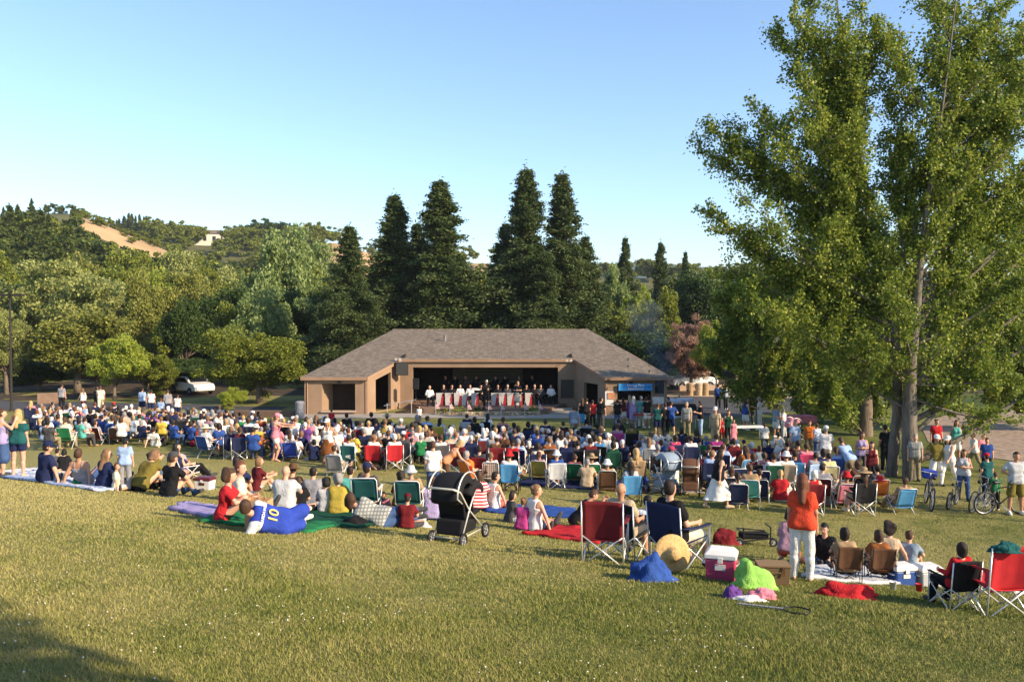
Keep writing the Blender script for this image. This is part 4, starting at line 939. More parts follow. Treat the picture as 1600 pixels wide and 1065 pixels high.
def shingles():
    m, nt, out = mat_nodes('brown_roof_shingles'); L = nt.links; tc = N(nt, 'ShaderNodeTexCoord')
    br = N(nt, 'ShaderNodeTexBrick', i_Scale=1.0); br.inputs['Color1'].default_value = (.22,.178,.132,1); br.inputs['Color2'].default_value = (.11,.089,.065,1); br.inputs['Mortar'].default_value = (.07,.052,.04,1)
    br.inputs['Mortar Size'].default_value = .012; br.inputs['Brick Width'].default_value = .30; br.inputs['Row Height'].default_value = .16; br.inputs['Bias'].default_value = -.1; br.offset_frequency = 2; br.offset = .37
    L.new(tc.outputs['Object'], br.inputs['Vector']); nz = N(nt, 'ShaderNodeTexNoise', i_Scale=4.5, i_Detail=4.0, i_Roughness=.8); L.new(tc.outputs['Object'], nz.inputs['Vector'])
    mx = N(nt, 'ShaderNodeMix', data_type='RGBA', blend_type='OVERLAY'); mx.inputs[0].default_value = .75; L.new(br.outputs[0], mx.inputs[6]); L.new(nz.outputs[0], mx.inputs[7])
    b = N(nt, 'ShaderNodeBsdfPrincipled'); b.inputs['Roughness'].default_value = .92; L.new(mx.outputs[2], b.inputs['Base Color'])
    bp = N(nt, 'ShaderNodeBump', i_Strength=.5, i_Distance=.02); L.new(br.outputs['Fac'], bp.inputs['Height']); L.new(bp.outputs[0], b.inputs['Normal']); L.new(b.outputs[0], out.inputs[0]); return m
SHING = shingles()
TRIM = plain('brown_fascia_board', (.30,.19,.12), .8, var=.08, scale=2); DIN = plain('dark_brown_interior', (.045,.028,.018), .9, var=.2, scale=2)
Bd = empty('stage_building', (BX, 0, GZ)); tag(Bd, 'low tan park stage building with a wide brown hipped roof and two forward wings', 'stage building')
zr = -.72 - GZ; k = .234; Yr = 62.8
def rz(y): return zr - k*abs(Yr - y)
roof = MB()
A=(-11.35,50.9,rz(50.9)); B_=(-7.28,50.9,rz(50.9)); C_=(-5.72,54.85,rz(54.85)); D_=(5.72,54.85,rz(54.85)); E_=(7.28,50.9,rz(50.9)); F_=(11.35,50.9,rz(50.9)); R1=(-7.4,Yr,zr); R2=(7.4,Yr,zr); K1=(-11.35,71,rz(71)); K2=(11.35,71,rz(71))
tv = Vector((0,0,-.16))
roof.poly_prism([A,B_,C_,D_,E_,F_,R2,R1], tv); roof.poly_prism([K1,A,R1], tv); roof.poly_prism([F_,K2,R2], tv); roof.poly_prism([K2,K1,R1,R2], tv)
roof.build('roof', SHING, Bd)
fa = MB(); loop = [A,B_,C_,D_,E_,F_,K2,K1]
for i in range(8):
    a = Vector(loop[i]); b = Vector(loop[(i+1) % 8]); d = (b-a).normalized(); nrm = Vector((d.y, -d.x, 0)).normalized()*.035
    fa.poly_prism([a + nrm*.1 + Vector((0,0,.015)), b + nrm*.1 + Vector((0,0,.015)), b + nrm*.1 - Vector((0,0,.175)), a + nrm*.1 - Vector((0,0,.175))], nrm)
fa.build('fascia', TRIM, Bd)
rc = MB(); rc.bar(R1, R2, .06, 6); rc.build('ridge_cap', SHING, Bd)
def wallpanel(name, p, q, zlo, ztop, holes=(), th=.2, mat=None, parent=None, topf=None):
    """upright wall from p to q (x, y); ztop may differ at the two ends; holes in (s0, s1, z0, z1) or with 6 values for a sloping head"""
    p = Vector((p[0], p[1], 0)); q = Vector((q[0], q[1], 0)); d = (q-p); L_ = d.length; d.normalize(); n = Vector((-d.y, d.x, 0))*th
    zt = (ztop, ztop) if isinstance(ztop, (int, float)) else ztop; top = lambda s: zt[0] + (zt[1]-zt[0])*s/L_
    mb = MB(); P = lambda s, z: p + d*s + Vector((0,0,z))
    def quad(s0, s1, a0, a1, b0, b1):
        if s1 - s0 > 1e-4: mb.poly_prism([P(s0,a0), P(s1,a1), P(s1,b1), P(s0,b0)], n)
    s = 0
    for h_ in sorted(holes):
        s0, s1, z0, z1 = h_[:4]; z1b = h_[4] if len(h_) > 4 else z1
        quad(s, s0, zlo, zlo, top(s), top(s0)); 
        if z0 > zlo + 1e-3: quad(s0, s1, zlo, zlo, z0, z0)
        quad(s0, s1, z1, z1b, top(s0), top(s1)); s = s1
    quad(s, L_, zlo, zlo, top(s), top(L_))
    return mb.build(name, mat or WALL, parent or Bd)
zw = rz(51.15) - .17
def xr(px, Y): return (px - 800)/FPX*Y - BX
def zrel(py, Y): return (499.7 - py)/FPX*Y - GZ
# left wing front, with the deep service window
wallpanel('wall', (-11.1,51.1), (-7.3,51.1), -.3, zw, [(1.0, 3.05, zrel(641,51.1), zrel(599,51.1))])
wallpanel('wall', (7.3,51.1), (11.1,51.1), -.3, zw, [(xr(965,51.1)-7.3, xr(1018,51.1)-7.3, .95, zrel(600,51.1)), (xr(1025,51.1)-7.3, xr(1036,51.1)-7.3, zrel(613,51.1), zrel(595,51.1))])
zj = rz(54.95) - .17
wallpanel('wall', (-7.3,51.3), (-5.8,54.95), -.3, (rz(51.3)-.17, zj), [(.9, 2.75, .12, rz(52.1)-.52, rz(53.8)-.52)])
wallpanel('wall', (5.8,54.95), (7.3,51.3), -.3, (zj, rz(51.3)-.17), [(1.2, 3.1, .12, 1.85, 1.85)])
wallpanel('wall', (-5.8,54.95), (5.8,54.95), -.3, zj, [(xr(645,55)+5.8, xr(872,55)+5.8, .0, zrel(573.5,55))])
wallpanel('wall', (-11.1,70.6), (-11.1,51.3), -.3, (rz(70.6)-.17, rz(51.3)-.17)) if False else None
for sx in (-1, 1):   # outer side walls
    pts = [(sx*11.1,51.3,-.3),(sx*11.1,70.5,-.3),(sx*11.1,70.5,rz(70.5)-.2),(sx*11.1,51.3,rz(51.3)-.17)]
    m_ = MB(); m_.poly_prism(pts, (-sx*.2,0,0)); m_.build('wall', WALL, Bd)
m_ = MB(); m_.box(-11.0,11.0,70.5,70.7,-.3,rz(70.7)-.2); m_.build('wall', WALL, Bd)
# inside: stage back wall, side walls, ceiling, wing rooms
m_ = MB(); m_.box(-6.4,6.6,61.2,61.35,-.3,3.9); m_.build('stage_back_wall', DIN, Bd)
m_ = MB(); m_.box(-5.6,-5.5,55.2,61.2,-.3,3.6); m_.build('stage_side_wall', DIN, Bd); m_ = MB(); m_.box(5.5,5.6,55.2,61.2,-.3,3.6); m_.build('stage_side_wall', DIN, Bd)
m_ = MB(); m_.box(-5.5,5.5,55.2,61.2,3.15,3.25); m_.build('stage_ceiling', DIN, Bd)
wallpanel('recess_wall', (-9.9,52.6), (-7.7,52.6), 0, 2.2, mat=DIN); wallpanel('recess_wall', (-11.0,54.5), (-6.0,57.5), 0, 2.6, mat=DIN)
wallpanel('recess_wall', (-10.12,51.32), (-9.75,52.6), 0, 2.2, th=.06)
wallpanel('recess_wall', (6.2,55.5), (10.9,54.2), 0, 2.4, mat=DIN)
# concession window fittings
m_ = MB(); m_.box(xr(965,51.1)-.05, xr(1018,51.1)+.05, 50.85, 51.35, .90, .95); m_.build('counter', TRIM, Bd)
m_ = MB(); m_.box(-10.15,-8.0,50.98,51.12,zrel(641,51.1)-.1,zrel(641,51.1)); m_.build('window_sill', plain('pale_sill', (.42,.32,.24)), Bd)
w_ = MB(); x0,x1 = xr(1025,51.1), xr(1036,51.1); z0,z1 = zrel(613,51.1), zrel(595,51.1)
w_.box(x0-.05,x1+.05,51.04,51.10,z1,z1+.05); w_.box(x0-.05,x1+.05,51.04,51.10,z0-.05,z0); w_.box(x0-.05,x0,51.04,51.10,z0,z1); w_.box(x1,x1+.05,51.04,51.10,z0,z1)
wf = w_.build('window', METALB, Bd); p_ = MB(); p_.box(x0,x1,51.16,51.18,z0,z1); p_.build('pane', plain('dark_glass', (.01,.012,.015), .08, spec=.6), wf)
m_ = MB(); m_.box(xr(887,54.95)-.45, xr(887,54.95)+.40, 54.88, 54.94, .75, 1.95); m_.build('notice_board', plain('dark_board', (.05,.04,.03), .6), Bd)
# notices on the right wing
def notice(xa, xb, za, zb, col, y=51.06, lab=None):
    m_ = MB(); m_.box(xa, xb, y-.01, y+.03, za, zb); o = m_.build('notice', plain(col + '_notice', PAL[col], .6), Bd); return o
notice(xr(946,51), xr(959,51), zrel(633,51), zrel(611,51), 'white'); notice(xr(950,51), xr(961,51), zrel(623,51), zrel(613,51), 'peach', 51.02); notice(xr(1020,51), xr(1040,51), zrel(631,51), zrel(620,51), 'white')
# stage floor, ramp, steps
BRD = plain('brown_stage_boards', (.20,.125,.085), .7, var=.15, scale=4)
sf = MB(); SZ = .37
sf.poly_prism([(-3.9,51.55,SZ),(3.9,51.55,SZ),(5.2,54.9,SZ),(5.2,61.1,SZ),(-5.2,61.1,SZ),(-5.2,54.9,SZ)], (0,0,-.45)); sf.build('stage_floor', BRD, Bd)
st = MB()
for i in range(3): st.box(3.95+.0, 5.6, 51.4+.5*i, 51.9+.5*i+.02*i, -.1, .09+.1*i)
st.build('steps', CONC, Bd)
rp = MB(); rp.poly_prism([(-6.3,51.3,.0),(-4.0,51.55,.0),(-4.05,51.6,SZ-.01)], (0,1.4,0)); rp.build('ramp', DIN, Bd)
rl = MB()
for a, b in (((-6.1,51.2,.0),(-6.1,51.2,.75)),((-4.6,51.2,.1),(-4.6,51.2,.95)),((-6.3,51.2,.6),(-4.3,51.2,.98))): rl.bar(a, b, .022, 5)
rl.build('handrail', METAL, Bd)
# stone wall in front of the stage
def stonemat():
    m, nt, out = mat_nodes('buff_rubble_stone'); L = nt.links; tc = N(nt, 'ShaderNodeTexCoord'); v = N(nt, 'ShaderNodeTexVoronoi', i_Scale=5.5); L.new(tc.outputs['Object'], v.inputs['Vector'])
    v2 = N(nt, 'ShaderNodeTexVoronoi', feature='DISTANCE_TO_EDGE', i_Scale=5.5); L.new(tc.outputs['Object'], v2.inputs['Vector'])
    c1 = ramp(nt, v.outputs['Color'], [(.1, (.26,.18,.10)), (.5, (.42,.32,.19)), (.9, (.55,.45,.30))]); mm = ramp(nt, v2.outputs[0], [(.02, (.12,.12,.12)), (.08, (1,1,1))])
    mx = N(nt, 'ShaderNodeMix', data_type='RGBA', blend_type='MULTIPLY'); mx.inputs[0].default_value = 1; L.new(c1, mx.inputs[6]); L.new(mm, mx.inputs[7])
    b = N(nt, 'ShaderNodeBsdfPrincipled'); b.inputs['Roughness'].default_value = .9; L.new(mx.outputs[2], b.inputs['Base Color']); bp = N(nt, 'ShaderNodeBump', i_Strength=.8, i_Distance=.04); L.new(v2.outputs[0], bp.inputs['Height']); L.new(bp.outputs[0], b.inputs['Normal']); L.new(b.outputs[0], out.inputs[0]); return m
STONE = stonemat()
gw = T(-1.6, 50.6)
m_ = MB(); m_.box(xr(680,50.6)+BX, xr(845,50.6)+BX, 50.55, 50.9, gw-.2, at(760,643,50.6).z); tag(m_.build('stone_wall', STONE, None, bevel=.03), 'low buff rubble stone wall running along the front of the stage', 'stone wall')
m_ = MB(); pa = at(768,648,49.6); m_.box(pa.x-2.1, pa.x-.7, 49.2, 49.6, gw-.2, pa.z); 
# shrubs and flags between wall and stage
for i, (px, w, lf) in enumerate(((700,26,'oak'),(716,22,'bright'),(733,22,'oak'),(745,16,'dark'),(826,20,'oak'),(836,12,'bright'))):
    p = at(px, 638 if i % 2 else 640, 51.2); e = empty('shrub', (p.x, 51.2, GZ-.1), i); s = (p.z - GZ)/6.2; e.scale = (w/FPX*51/7,)*2 + (s,)
    tag(e, ['first', 'second', 'third', 'fourth', 'fifth', 'sixth'][i] + ' low shrub from the left behind the stone wall', 'shrub'); new_obj('stems', BS[0][1], BARK, e); new_obj('foliage', BS[0][0], LF[lf], e)
def flagmat():
    m, nt, out = mat_nodes('stars_and_stripes_cloth'); L = nt.links; tc = N(nt, 'ShaderNodeTexCoord'); w = N(nt, 'ShaderNodeTexWave', bands_direction='Z', i_Scale=3.3); L.new(tc.outputs['Object'], w.inputs['Vector'])
    b = N(nt, 'ShaderNodeBsdfPrincipled'); L.new(ramp(nt, w.outputs['Fac'], [(.48, (.5,.03,.04)), (.52, (.72,.7,.68))]), b.inputs['Base Color']); L.new(b.outputs[0], out.inputs[0]); return m
FM = flagmat()
for i, px in enumerate((681,703,731,763,783,820,842)):
    p = at(px, 655, 50.45); e = empty('flag', (p.x, 50.42, T(p.x, 50.42))); tag(e, ['first','second','third','fourth','fifth','sixth','seventh'][i] + ' small striped flag on a stick from the left, in front of the stage wall', 'flag')
    m_ = MB(); m_.bar((0,0,0),(0,0,.92),.012,5); m_.build('pole', METALW, e)
    m_ = MB(); m_.poly_prism([(.012,0,.88),(.20,.02,.50),(.26,.02,.36),(.012,0,.42)], (0,.008,0)); fl = m_.build('cloth', FM, e)
    m_ = MB(); m_.poly_prism([(.013,-.003,.87),(.07,-.003,.76),(.07,-.003,.66),(.013,-.003,.66)], (0,-.004,0)); m_.build('canton', cloth('navy'), e)
# banners with lettering
def text_mesh(s, size, depth=.004, align='CENTER'):
    cu = bpy.data.curves.new('lettering', 'FONT'); cu.body = s; cu.size = size; cu.extrude = depth; cu.align_x = align; cu.align_y = 'CENTER'; cu.offset = size*.012
    o = bpy.data.objects.new('tmp', cu); COL.objects.link(o); dg = bpy.context.evaluated_depsgraph_get(); dg.update(); me = bpy.data.meshes.new_from_object(o.evaluated_get(dg)); bpy.data.objects.remove(o); return me
def text(s, size, mat, parent, loc, rot=(math.pi/2,0,0), sx=1):
    o = new_obj('lettering', text_mesh(s, size), mat, parent, loc); o.rotation_euler = rot; o.scale = (sx,1,1); return o
def banner_mesh(x0, x1, z0, z1, sag=.03, nx=16):
    vs = []; fs = []
    for i in range(nx+1):
        t = i/nx; x = x0 + (x1-x0)*t; y = .02*math.sin(t*19)*.7
        for z in (z0, z1): vs += [(x, y, z), (x, y + .01, z)]
    for i in range(nx):
        a = i*4; fs += [(a,a+4,a+6,a+2),(a+1,a+3,a+7,a+5),(a+2,a+6,a+7,a+3),(a,a+1,a+5,a+4)]
    mb = MB(); mb.add(vs, fs); return mb
bx0, bx1, bz0, bz1 = xr(967,50.9)+BX, xr(1020,50.9)+BX, zrel(610,50.9)+GZ, zrel(599,50.9)+GZ
be = empty('banner', ((bx0+bx1)/2, 50.93, bz0)); tag(be, 'blue banner with white lettering above the snack window of the right wing', 'banner'); hw = (bx1-bx0)/2
banner_mesh(-hw, hw, 0, bz1-bz0).build('cloth', plain('bright_blue_vinyl', (.05,.30,.68), .5), be)
wm = plain('white_lettering', (.75,.75,.75), .6); text('Moraga Park', .21, wm, be, (0,-.045,(bz1-bz0)*.74)); text('Foundation', .21, wm, be, (0,-.045,(bz1-bz0)*.27))
sx0, sx1 = xr(707,61)+BX, xr(817,61)+BX; be2 = empty('banner', ((sx0+sx1)/2, 61.05, at(760,598,61).z)); tag(be2, 'wide grey banner hung high on the dark back wall of the stage', 'banner')
hh = at(760,576,61).z - at(760,598,61).z; banner_mesh(-(sx1-sx0)/2, (sx1-sx0)/2, 0, hh).build('cloth', plain('grey_banner_cloth', (.20,.20,.14), .8), be2)
for i in range(3): m_ = MB(); m_.box(-2.2+.3*i, 2.0-.25*i, -.05, -.045+.01, hh*(.25+.24*i), hh*(.25+.24*i)+.06); m_.build('faded_line', plain('faded_print', (.11,.12,.08), .8), be2)
# gutters' downpipes, corner boards and wall lamps
for x in (-10.98, 10.98):
    m_ = MB(); m_.tube([(x,51.04,zw),(x,51.04,.1),(x,50.95,.02)], .035, 7); m_.build('downpipe', TRIM, Bd, smooth=True)
for x in (-11.16, -7.42, 7.36, 11.04):
    m_ = MB(); m_.box(x,x+.10,51.06,51.096,-.2,zw); m_.build('corner_board', TRIM, Bd)
for x in (-9.0, 8.9):
    m_ = MB(); m_.box(x-.12,x+.12,51.0,51.09,zw-.30,zw-.14); m_.build('wall_lamp', plain('dark_bronze_paint', (.03,.025,.02), .5), Bd, bevel=.02)
for x in (-3.2, 1.0, 4.6):
    m_ = MB(); m_.lathe([(.09,0),(.09,.42),(.13,.43),(.13,.48),(.001,.5)], 10, (x, 59.5, rz(59.5)-.05)); m_.build('roof_vent', plain('grey_vent', (.2,.19,.18), .6), Bd) if x < 0 else None
# loudspeakers
def speaker(p, rot, lab, s=1.0):
    e = empty('loudspeaker', p, rot); tag(e, lab, 'loudspeaker'); m_ = MB(); m_.box(-.42*s,.42*s,-.2*s,.2*s,0,.85*s); m_.build('cabinet', PLAST_B, e, bevel=.02); m_ = MB(); m_.box(-.38*s,.38*s,-.225*s,-.202*s,.04*s,.81*s); m_.build('grille', plain('grille_mesh', (.03,.03,.03), .6, var=.4, scale=90), e)
    m_ = MB(); m_.bar((0,.1,.85*s),(0,.3,1.05*s),.03,6); m_.build('bracket', METAL, e); return e
speaker((at(627,576,54.0).x, 54.1, at(627,586,54.0).z), .25, 'dark loudspeaker hung under the roof corner on the left of the stage')
for px, y in ((622,561),(889,563)):
    p = at(px, y, 54.3); e = empty('floodlight', p); tag(e, 'small floodlight under the roof corner at the ' + ('left' if px < 700 else 'right') + ' end of the stage opening', 'floodlight')
    for s in (-1, 1): m_ = MB(); m_.lathe([(.02,.12),(.07,.08),(.09,-.06),(.001,-.06)], 10, (s*.13, 0, 0), 'y'); m_.build('lamp_head', plain('pale_metal', (.5,.45,.38), .4), e)
    m_ = MB(); m_.bar((-.13,.05,.02),(.13,.05,.02),.02,5); m_.bar((0,.05,0),(0,.35,.05),.02,5); m_.build('arm', METAL, e)
for px, lab in ((650, 'black loudspeaker on a stand at the left edge of the stage'),):
    p = at(px, 637, 53.6); e = empty('stand_loudspeaker', (p.x, 53.6, GZ+SZ)); tag(e, lab, 'loudspeaker')
    m_ = MB(); m_.box(-.19,.19,-.17,.17,1.05,1.75); m_.build('cabinet', PLAST_B, e, bevel=.02); m_ = MB(); m_.bar((0,0,.3),(0,0,1.05),.02,6); m_.build('pole', METALB, e)
    for a in (0,2.1,4.2): m_ = MB(); m_.bar((0,0,.55),(.45*math.cos(a),.45*math.sin(a),0.01),.014,5); m_.build('leg', METALB, e)
# band: white and red stands, players behind
def stand_mesh():
    w_ = MB(); w_.poly_prism([(-.23,0,.05),(.02,0,.05),(.16,0,.86),(.30,0,.94),(-.26,0,.94)], (0,.03,0)); r_ = MB(); r_.poly_prism([(.028,0,.05),(.24,0,.05),(.26,0,.72),(.165,0,.83)], (0,.03,0)); t = MB(); t.box(-.26,.28,.031,.30,.86,.89); t.box(-.26,-.235,.031,.25,.05,.86); return w_.mesh('stand_front'), r_.mesh('stand_red'), t.mesh('stand_shelf')
sm = stand_mesh(); ORD = ['first','second','third','fourth','fifth','sixth','seventh','eighth','ninth','tenth']
for i, px in enumerate((687,701,715,727,742,773,785,798,811,826)):
    p = at(px, 638, 53.2); e = empty('music_stand', (p.x, 53.2, GZ+SZ), 0, .9); tag(e, ORD[i] + ' white and red bandstand desk from the left in the row on the stage', 'music stand')
    new_obj('front_panel', sm[0], plain('white_stand_board', (.5,.47,.44), .5), e); new_obj('red_panel', sm[1], plain('red_stand_board', (.36,.025,.03), .5), e); new_obj('shelf', sm[2], METALB, e)
    if i == 4: m_ = MB(); m_.lathe([(.001,.12),(.2,.11),(.34,.05),(.36,0),(.3,-.01)], 16, (0,.3,1.02)); d = m_.build('drum', plain('white_drum', (.7,.66,.6), .5), None, (p.x, 53.2, GZ+SZ+.05)); d.location.z = GZ+SZ-.0; tag(d, 'round white topped drum behind the fifth bandstand desk', 'drum')
def folding_stool(x, y, z, lab, c='black', grp=None):
    e = empty('stool', (x, y, z)); tag(e, lab, 'stool', grp); m_ = MB(); m_.box(-.2,.2,-.27,.1,.395,.42); m_.build('seat', cloth(c), e)
    for a, b in ((-.17,-.22),(.17,-.22),(-.17,.07),(.17,.07)): m_ = MB(); m_.bar((a,b,0),(a,b,.395),.013,5); m_.build('leg', METALB, e)
ii_ = 0
for px, hy, tc_, hc, pose in ((672,606,'white','blonde','chair'),(692,612,'black','dark','chair'),(706,612,'black','brown','chair_fold'),(720,611,'white','dark','chair'),(735,610,'white','brown','chair'),(752,612,'black','dark','chair_fold'),
      (779,613,'black','dark','chair'),(793,612,'darkgrey','grey','chair'),(806,613,'black','brown','chair'),(822,612,'black','dark','chair_fold'),(836,614,'black','grey','chair'),(846,612,'darkgrey','dark','chair'),(862,613,'white','dark','chair')):
    Y = 54.4 if px != 672 else 53.4; p = at(px, 612, Y); o_ = ORD[ii_] if ii_ < 10 else ['eleventh','twelfth','thirteenth'][ii_-10]
    folding_stool(p.x, Y, GZ+SZ, 'stool under the ' + o_ + ' seated musician from the left', grp='stools of the seated musicians')
    person((p.x, Y, GZ+SZ), math.pi + R.uniform(-.3,.3), pose, o_ + ' seated musician from the left on the stage, in a ' + tc_ + ' shirt', ('long', tc_), ('trousers', 'black'), ('short', hc), eyes=False, group='seated musicians on the stage'); ii_ += 1
for j, (px, Y, c) in enumerate(((697,57.2,'black'),(712,57,'black'),(728,57.3,'darkgrey'),(775,57,'black'),(790,57.3,'black'),(812,57,'darkgrey'),(832,57.4,'black'),(745,57.2,'black'))):
    p = at(px, 612, Y); person((p.x, Y, GZ+SZ), math.pi, 'stand_talk', ORD[j] + ' musician standing in the dark back row of the stage', ('long', c), ('trousers', 'black'), ('short', 'dark'), group='back row of musicians')
p = at(760, 638, 52.6); person((p.x, 52.6, GZ+SZ), math.pi + .5, 'stand_cross', 'white haired conductor in black standing at the centre of the stage front', ('long', 'black'), ('trousers', 'black'), ('short', 'white'), eyes=True)
p = at(809, 638, 52.4); person((p.x, 52.4, GZ+SZ), math.pi - .2, 'stand_cross', 'blonde performer in dark top and cream skirt standing at the stage front', ('tee', 'black'), ('skirt', 'cream'), ('bob', 'blonde'), fem=True, eyes=True, scale=.96)
# ------------------------------------------------------------------ lamp posts
def lamp_post(p, h, lab, arms=True):
    e = empty('lamp_post', p); tag(e, lab, 'lamp post'); m_ = MB(); m_.tube([(0,0,-.2),(0,0,h*.5),(0,0,h)], .07, 8, [.085,.07,.055]); m_.lathe([(.15,0),(.15,.12),(.09,.14)], 10); m_.build('pole', plain('dark_bronze_paint', (.03,.025,.02), .5), e)
    for s in (-1, 1):
        m_ = MB(); m_.box(*( (s*.18, s*.85) if s > 0 else (s*.85, s*.18)), -.2,.2,h-.02,h+.14); m_.build('lamp_head', plain('dark_bronze_paint', (.03,.025,.02), .5), e, bevel=.03)
    m_ = MB(); m_.bar((-.2,0,h+.05),(.2,0,h+.05),.03,6); m_.build('arm', METALB, e)
p = hit(18, 642); lamp_post(p, at(18, 462, p.y).z - p.z, 'tall dark lamp post with a flat double head at the left edge')
lamp_post((22.5, 16.8, T(22.5,16.8)), 7.5, 'lamp post standing out of view beyond the right edge')
# ------------------------------------------------------------------ chairs
CH = {}
def sheet(P, th=.006, nu=8, nv=6, belly=None):
    """a cloth panel between four corners with thickness; belly(u, v) pushes it along its normal"""
    a, b, c, d = [Vector(p) for p in P]; n = (b - a).cross(d - a).normalized(); vs = []; fs = []
    for j in range(nv+1):
        for i in range(nu+1):
            u, v = i/nu, j/nv; p = (a*(1-u) + b*u)*(1-v) + (d*(1-u) + c*u)*v
            if belly: p = p + n*belly(u, v)
            vs += [p, p + n*th]
    s = lambda i, j, k: (j*(nu+1) + i)*2 + k
    for j in range(nv):
        for i in range(nu):
            fs += [(s(i,j,0), s(i,j+1,0), s(i+1,j+1,0), s(i+1,j,0)), (s(i,j,1), s(i+1,j,1), s(i+1,j+1,1), s(i,j+1,1))]
    for i in range(nu): fs += [(s(i,0,0), s(i+1,0,0), s(i+1,0,1), s(i,0,1)), (s(i,nv,0), s(i,nv,1), s(i+1,nv,1), s(i+1,nv,0))]
    for j in range(nv): fs += [(s(0,j,0), s(0,j,1), s(0,j+1,1), s(0,j+1,0)), (s(nu,j,0), s(nu,j+1,0), s(nu,j+1,1), s(nu,j,1))]
    m = MB(); m.add(vs, fs); return m
def quad_parts():
    w = .27; back = sheet([(-w,-.27,.34),(w,-.27,.34),(w,-.36,.90),(-w,-.36,.90)], .008, 10, 10, lambda u, v: -.05*math.sin(math.pi*u)*(1-.35*v) + .008*math.sin(u*17)*v*(1-v)*3)
    seat = sheet([(-w,-.28,.38),(w,-.28,.38),(w,.24,.44),(-w,.24,.44)], .008, 10, 8, lambda u, v: -.05*math.sin(math.pi*u)*math.sin(math.pi*min(1,v+.15)))
    arm = sheet([(-.035,-.33,.62),(.035,-.33,.62),(.035,.27,.60),(-.035,.27,.60)], .01, 3, 5, lambda u, v: -.02*math.sin(math.pi*v))
    def bar(a, b, r=.0105): m = MB(); m.bar(a, b, r, 7); return m.mesh('tube', True)
    post = bar((0,-.27,.0),(0,-.36,.90)); fl = bar((0,.27,0),(0,.27,.60))
    return dict(back=back.mesh('back', True), seat=seat.mesh('seat', True), arm=arm.mesh('arm', True), post=post, fleg=fl,
        bx1=bar((-w,-.27,.02),(w,-.28,.42)), bx2=bar((w,-.285,.02),(-w,-.295,.42)), fx1=bar((-w,.27,.02),(w,.26,.42)), fx2=bar((w,.285,.02),(-w,.275,.42)), sx1=bar((0,-.27,.02),(0,.26,.42)), sx2=bar((.014,.27,.02),(.014,-.28,.42)))
QP = quad_parts()
def quad_chair(loc, rot, col, frame=None, label='', group=None, scale=1.0, full=False):
    fm = frame or METALB; e = empty('camp_chair', loc, rot, scale); tag(e, label, 'camp chair', group)
    new_obj('backrest', QP['back'], canvas(col), e); new_obj('seat', QP['seat'], canvas(col), e)
    for s in (-1, 1):
        new_obj('armrest', QP['arm'], canvas(col), e, (s*.29, 0, 0)); new_obj('back_post', QP['post'], fm, e, (s*.28, 0, 0)); new_obj('leg', QP['fleg'], fm, e, (s*.28, 0, 0))
    for k_ in ('bx1','bx2','fx1','fx2'): new_obj('brace', QP[k_], fm, e)
    for s in (-1, 1): new_obj('brace', QP['sx1'], fm, e, (s*.27,0,0)); new_obj('brace', QP['sx2'], fm, e, (s*.27,0,0))
    return e
def lawn_parts(sz, bz, rec):
    w = .26; yb = -.26; yt = yb - rec
    back = sheet([(-w,yb,sz),(w,yb,sz),(w,yt,bz),(-w,yt,bz)], .012, 6, 6, lambda u, v: -.02*math.sin(math.pi*u)); seat = sheet([(-w,-.27,sz-.02),(w,-.27,sz-.02),(w,.24,sz+.03),(-w,.24,sz+.03)], .012, 6, 6, lambda u, v: -.03*math.sin(math.pi*u))
    f = MB(); f.tube([(-w,yb,sz-.02),(-w,yt,bz-.03),(-w+.04,yt-.01,bz+.015),(w-.04,yt-.01,bz+.015),(w,yt,bz-.03),(w,yb,sz-.02)], .012, 7)
    sf_ = MB(); sf_.tube([(-w,-.27,sz-.03),(-w,.24,sz+.02),(-w+.04,.27,sz+.02),(w-.04,.27,sz+.02),(w,.24,sz+.02),(w,-.27,sz-.03)], .012, 7)
    out = dict(back=back.mesh('back', True), seat=seat.mesh('seat', True), bf=f.mesh('bf', True), sf=sf_.mesh('sf', True))
    for s in (-1, 1):
        l = MB(); x = s*(w+.018); l.tube([(x,-.30,.0),(x,.20,sz+.21),(x,.22,sz+.22)], .011, 7); l.tube([(x+.001*s,.28,0),(x,-.16,sz+.21)], .011, 7); out['leg%d' % s] = l.mesh('legs', True)
        a = MB(); a.box(s*(w+.018)-.022, s*(w+.018)+.022, -.26, .24, sz+.212, sz+.232); out['arm%d' % s] = a.mesh('armrest', bevel=.006)
    return out
LP = {'lawn': lawn_parts(.40,.86,.16), 'low': lawn_parts(.22,.74,.20)}
def lawn_chair(loc, rot, col, low=False, frame=None, label='', group=None, scale=1.0):
    P = LP['low' if low else 'lawn']; fm = frame or METALW; e = empty('low_chair' if low else 'lawn_chair', loc, rot, scale); tag(e, label, 'low chair' if low else 'lawn chair', group)
    new_obj('backrest', P['back'], canvas(col), e); new_obj('seat', P['seat'], canvas(col), e); new_obj('back_frame', P['bf'], fm, e); new_obj('seat_frame', P['sf'], fm, e)
    for s in (-1, 1): new_obj('leg_pair', P['leg%d' % s], fm, e); new_obj('armrest', P['arm%d' % s], fm, e)
    return e
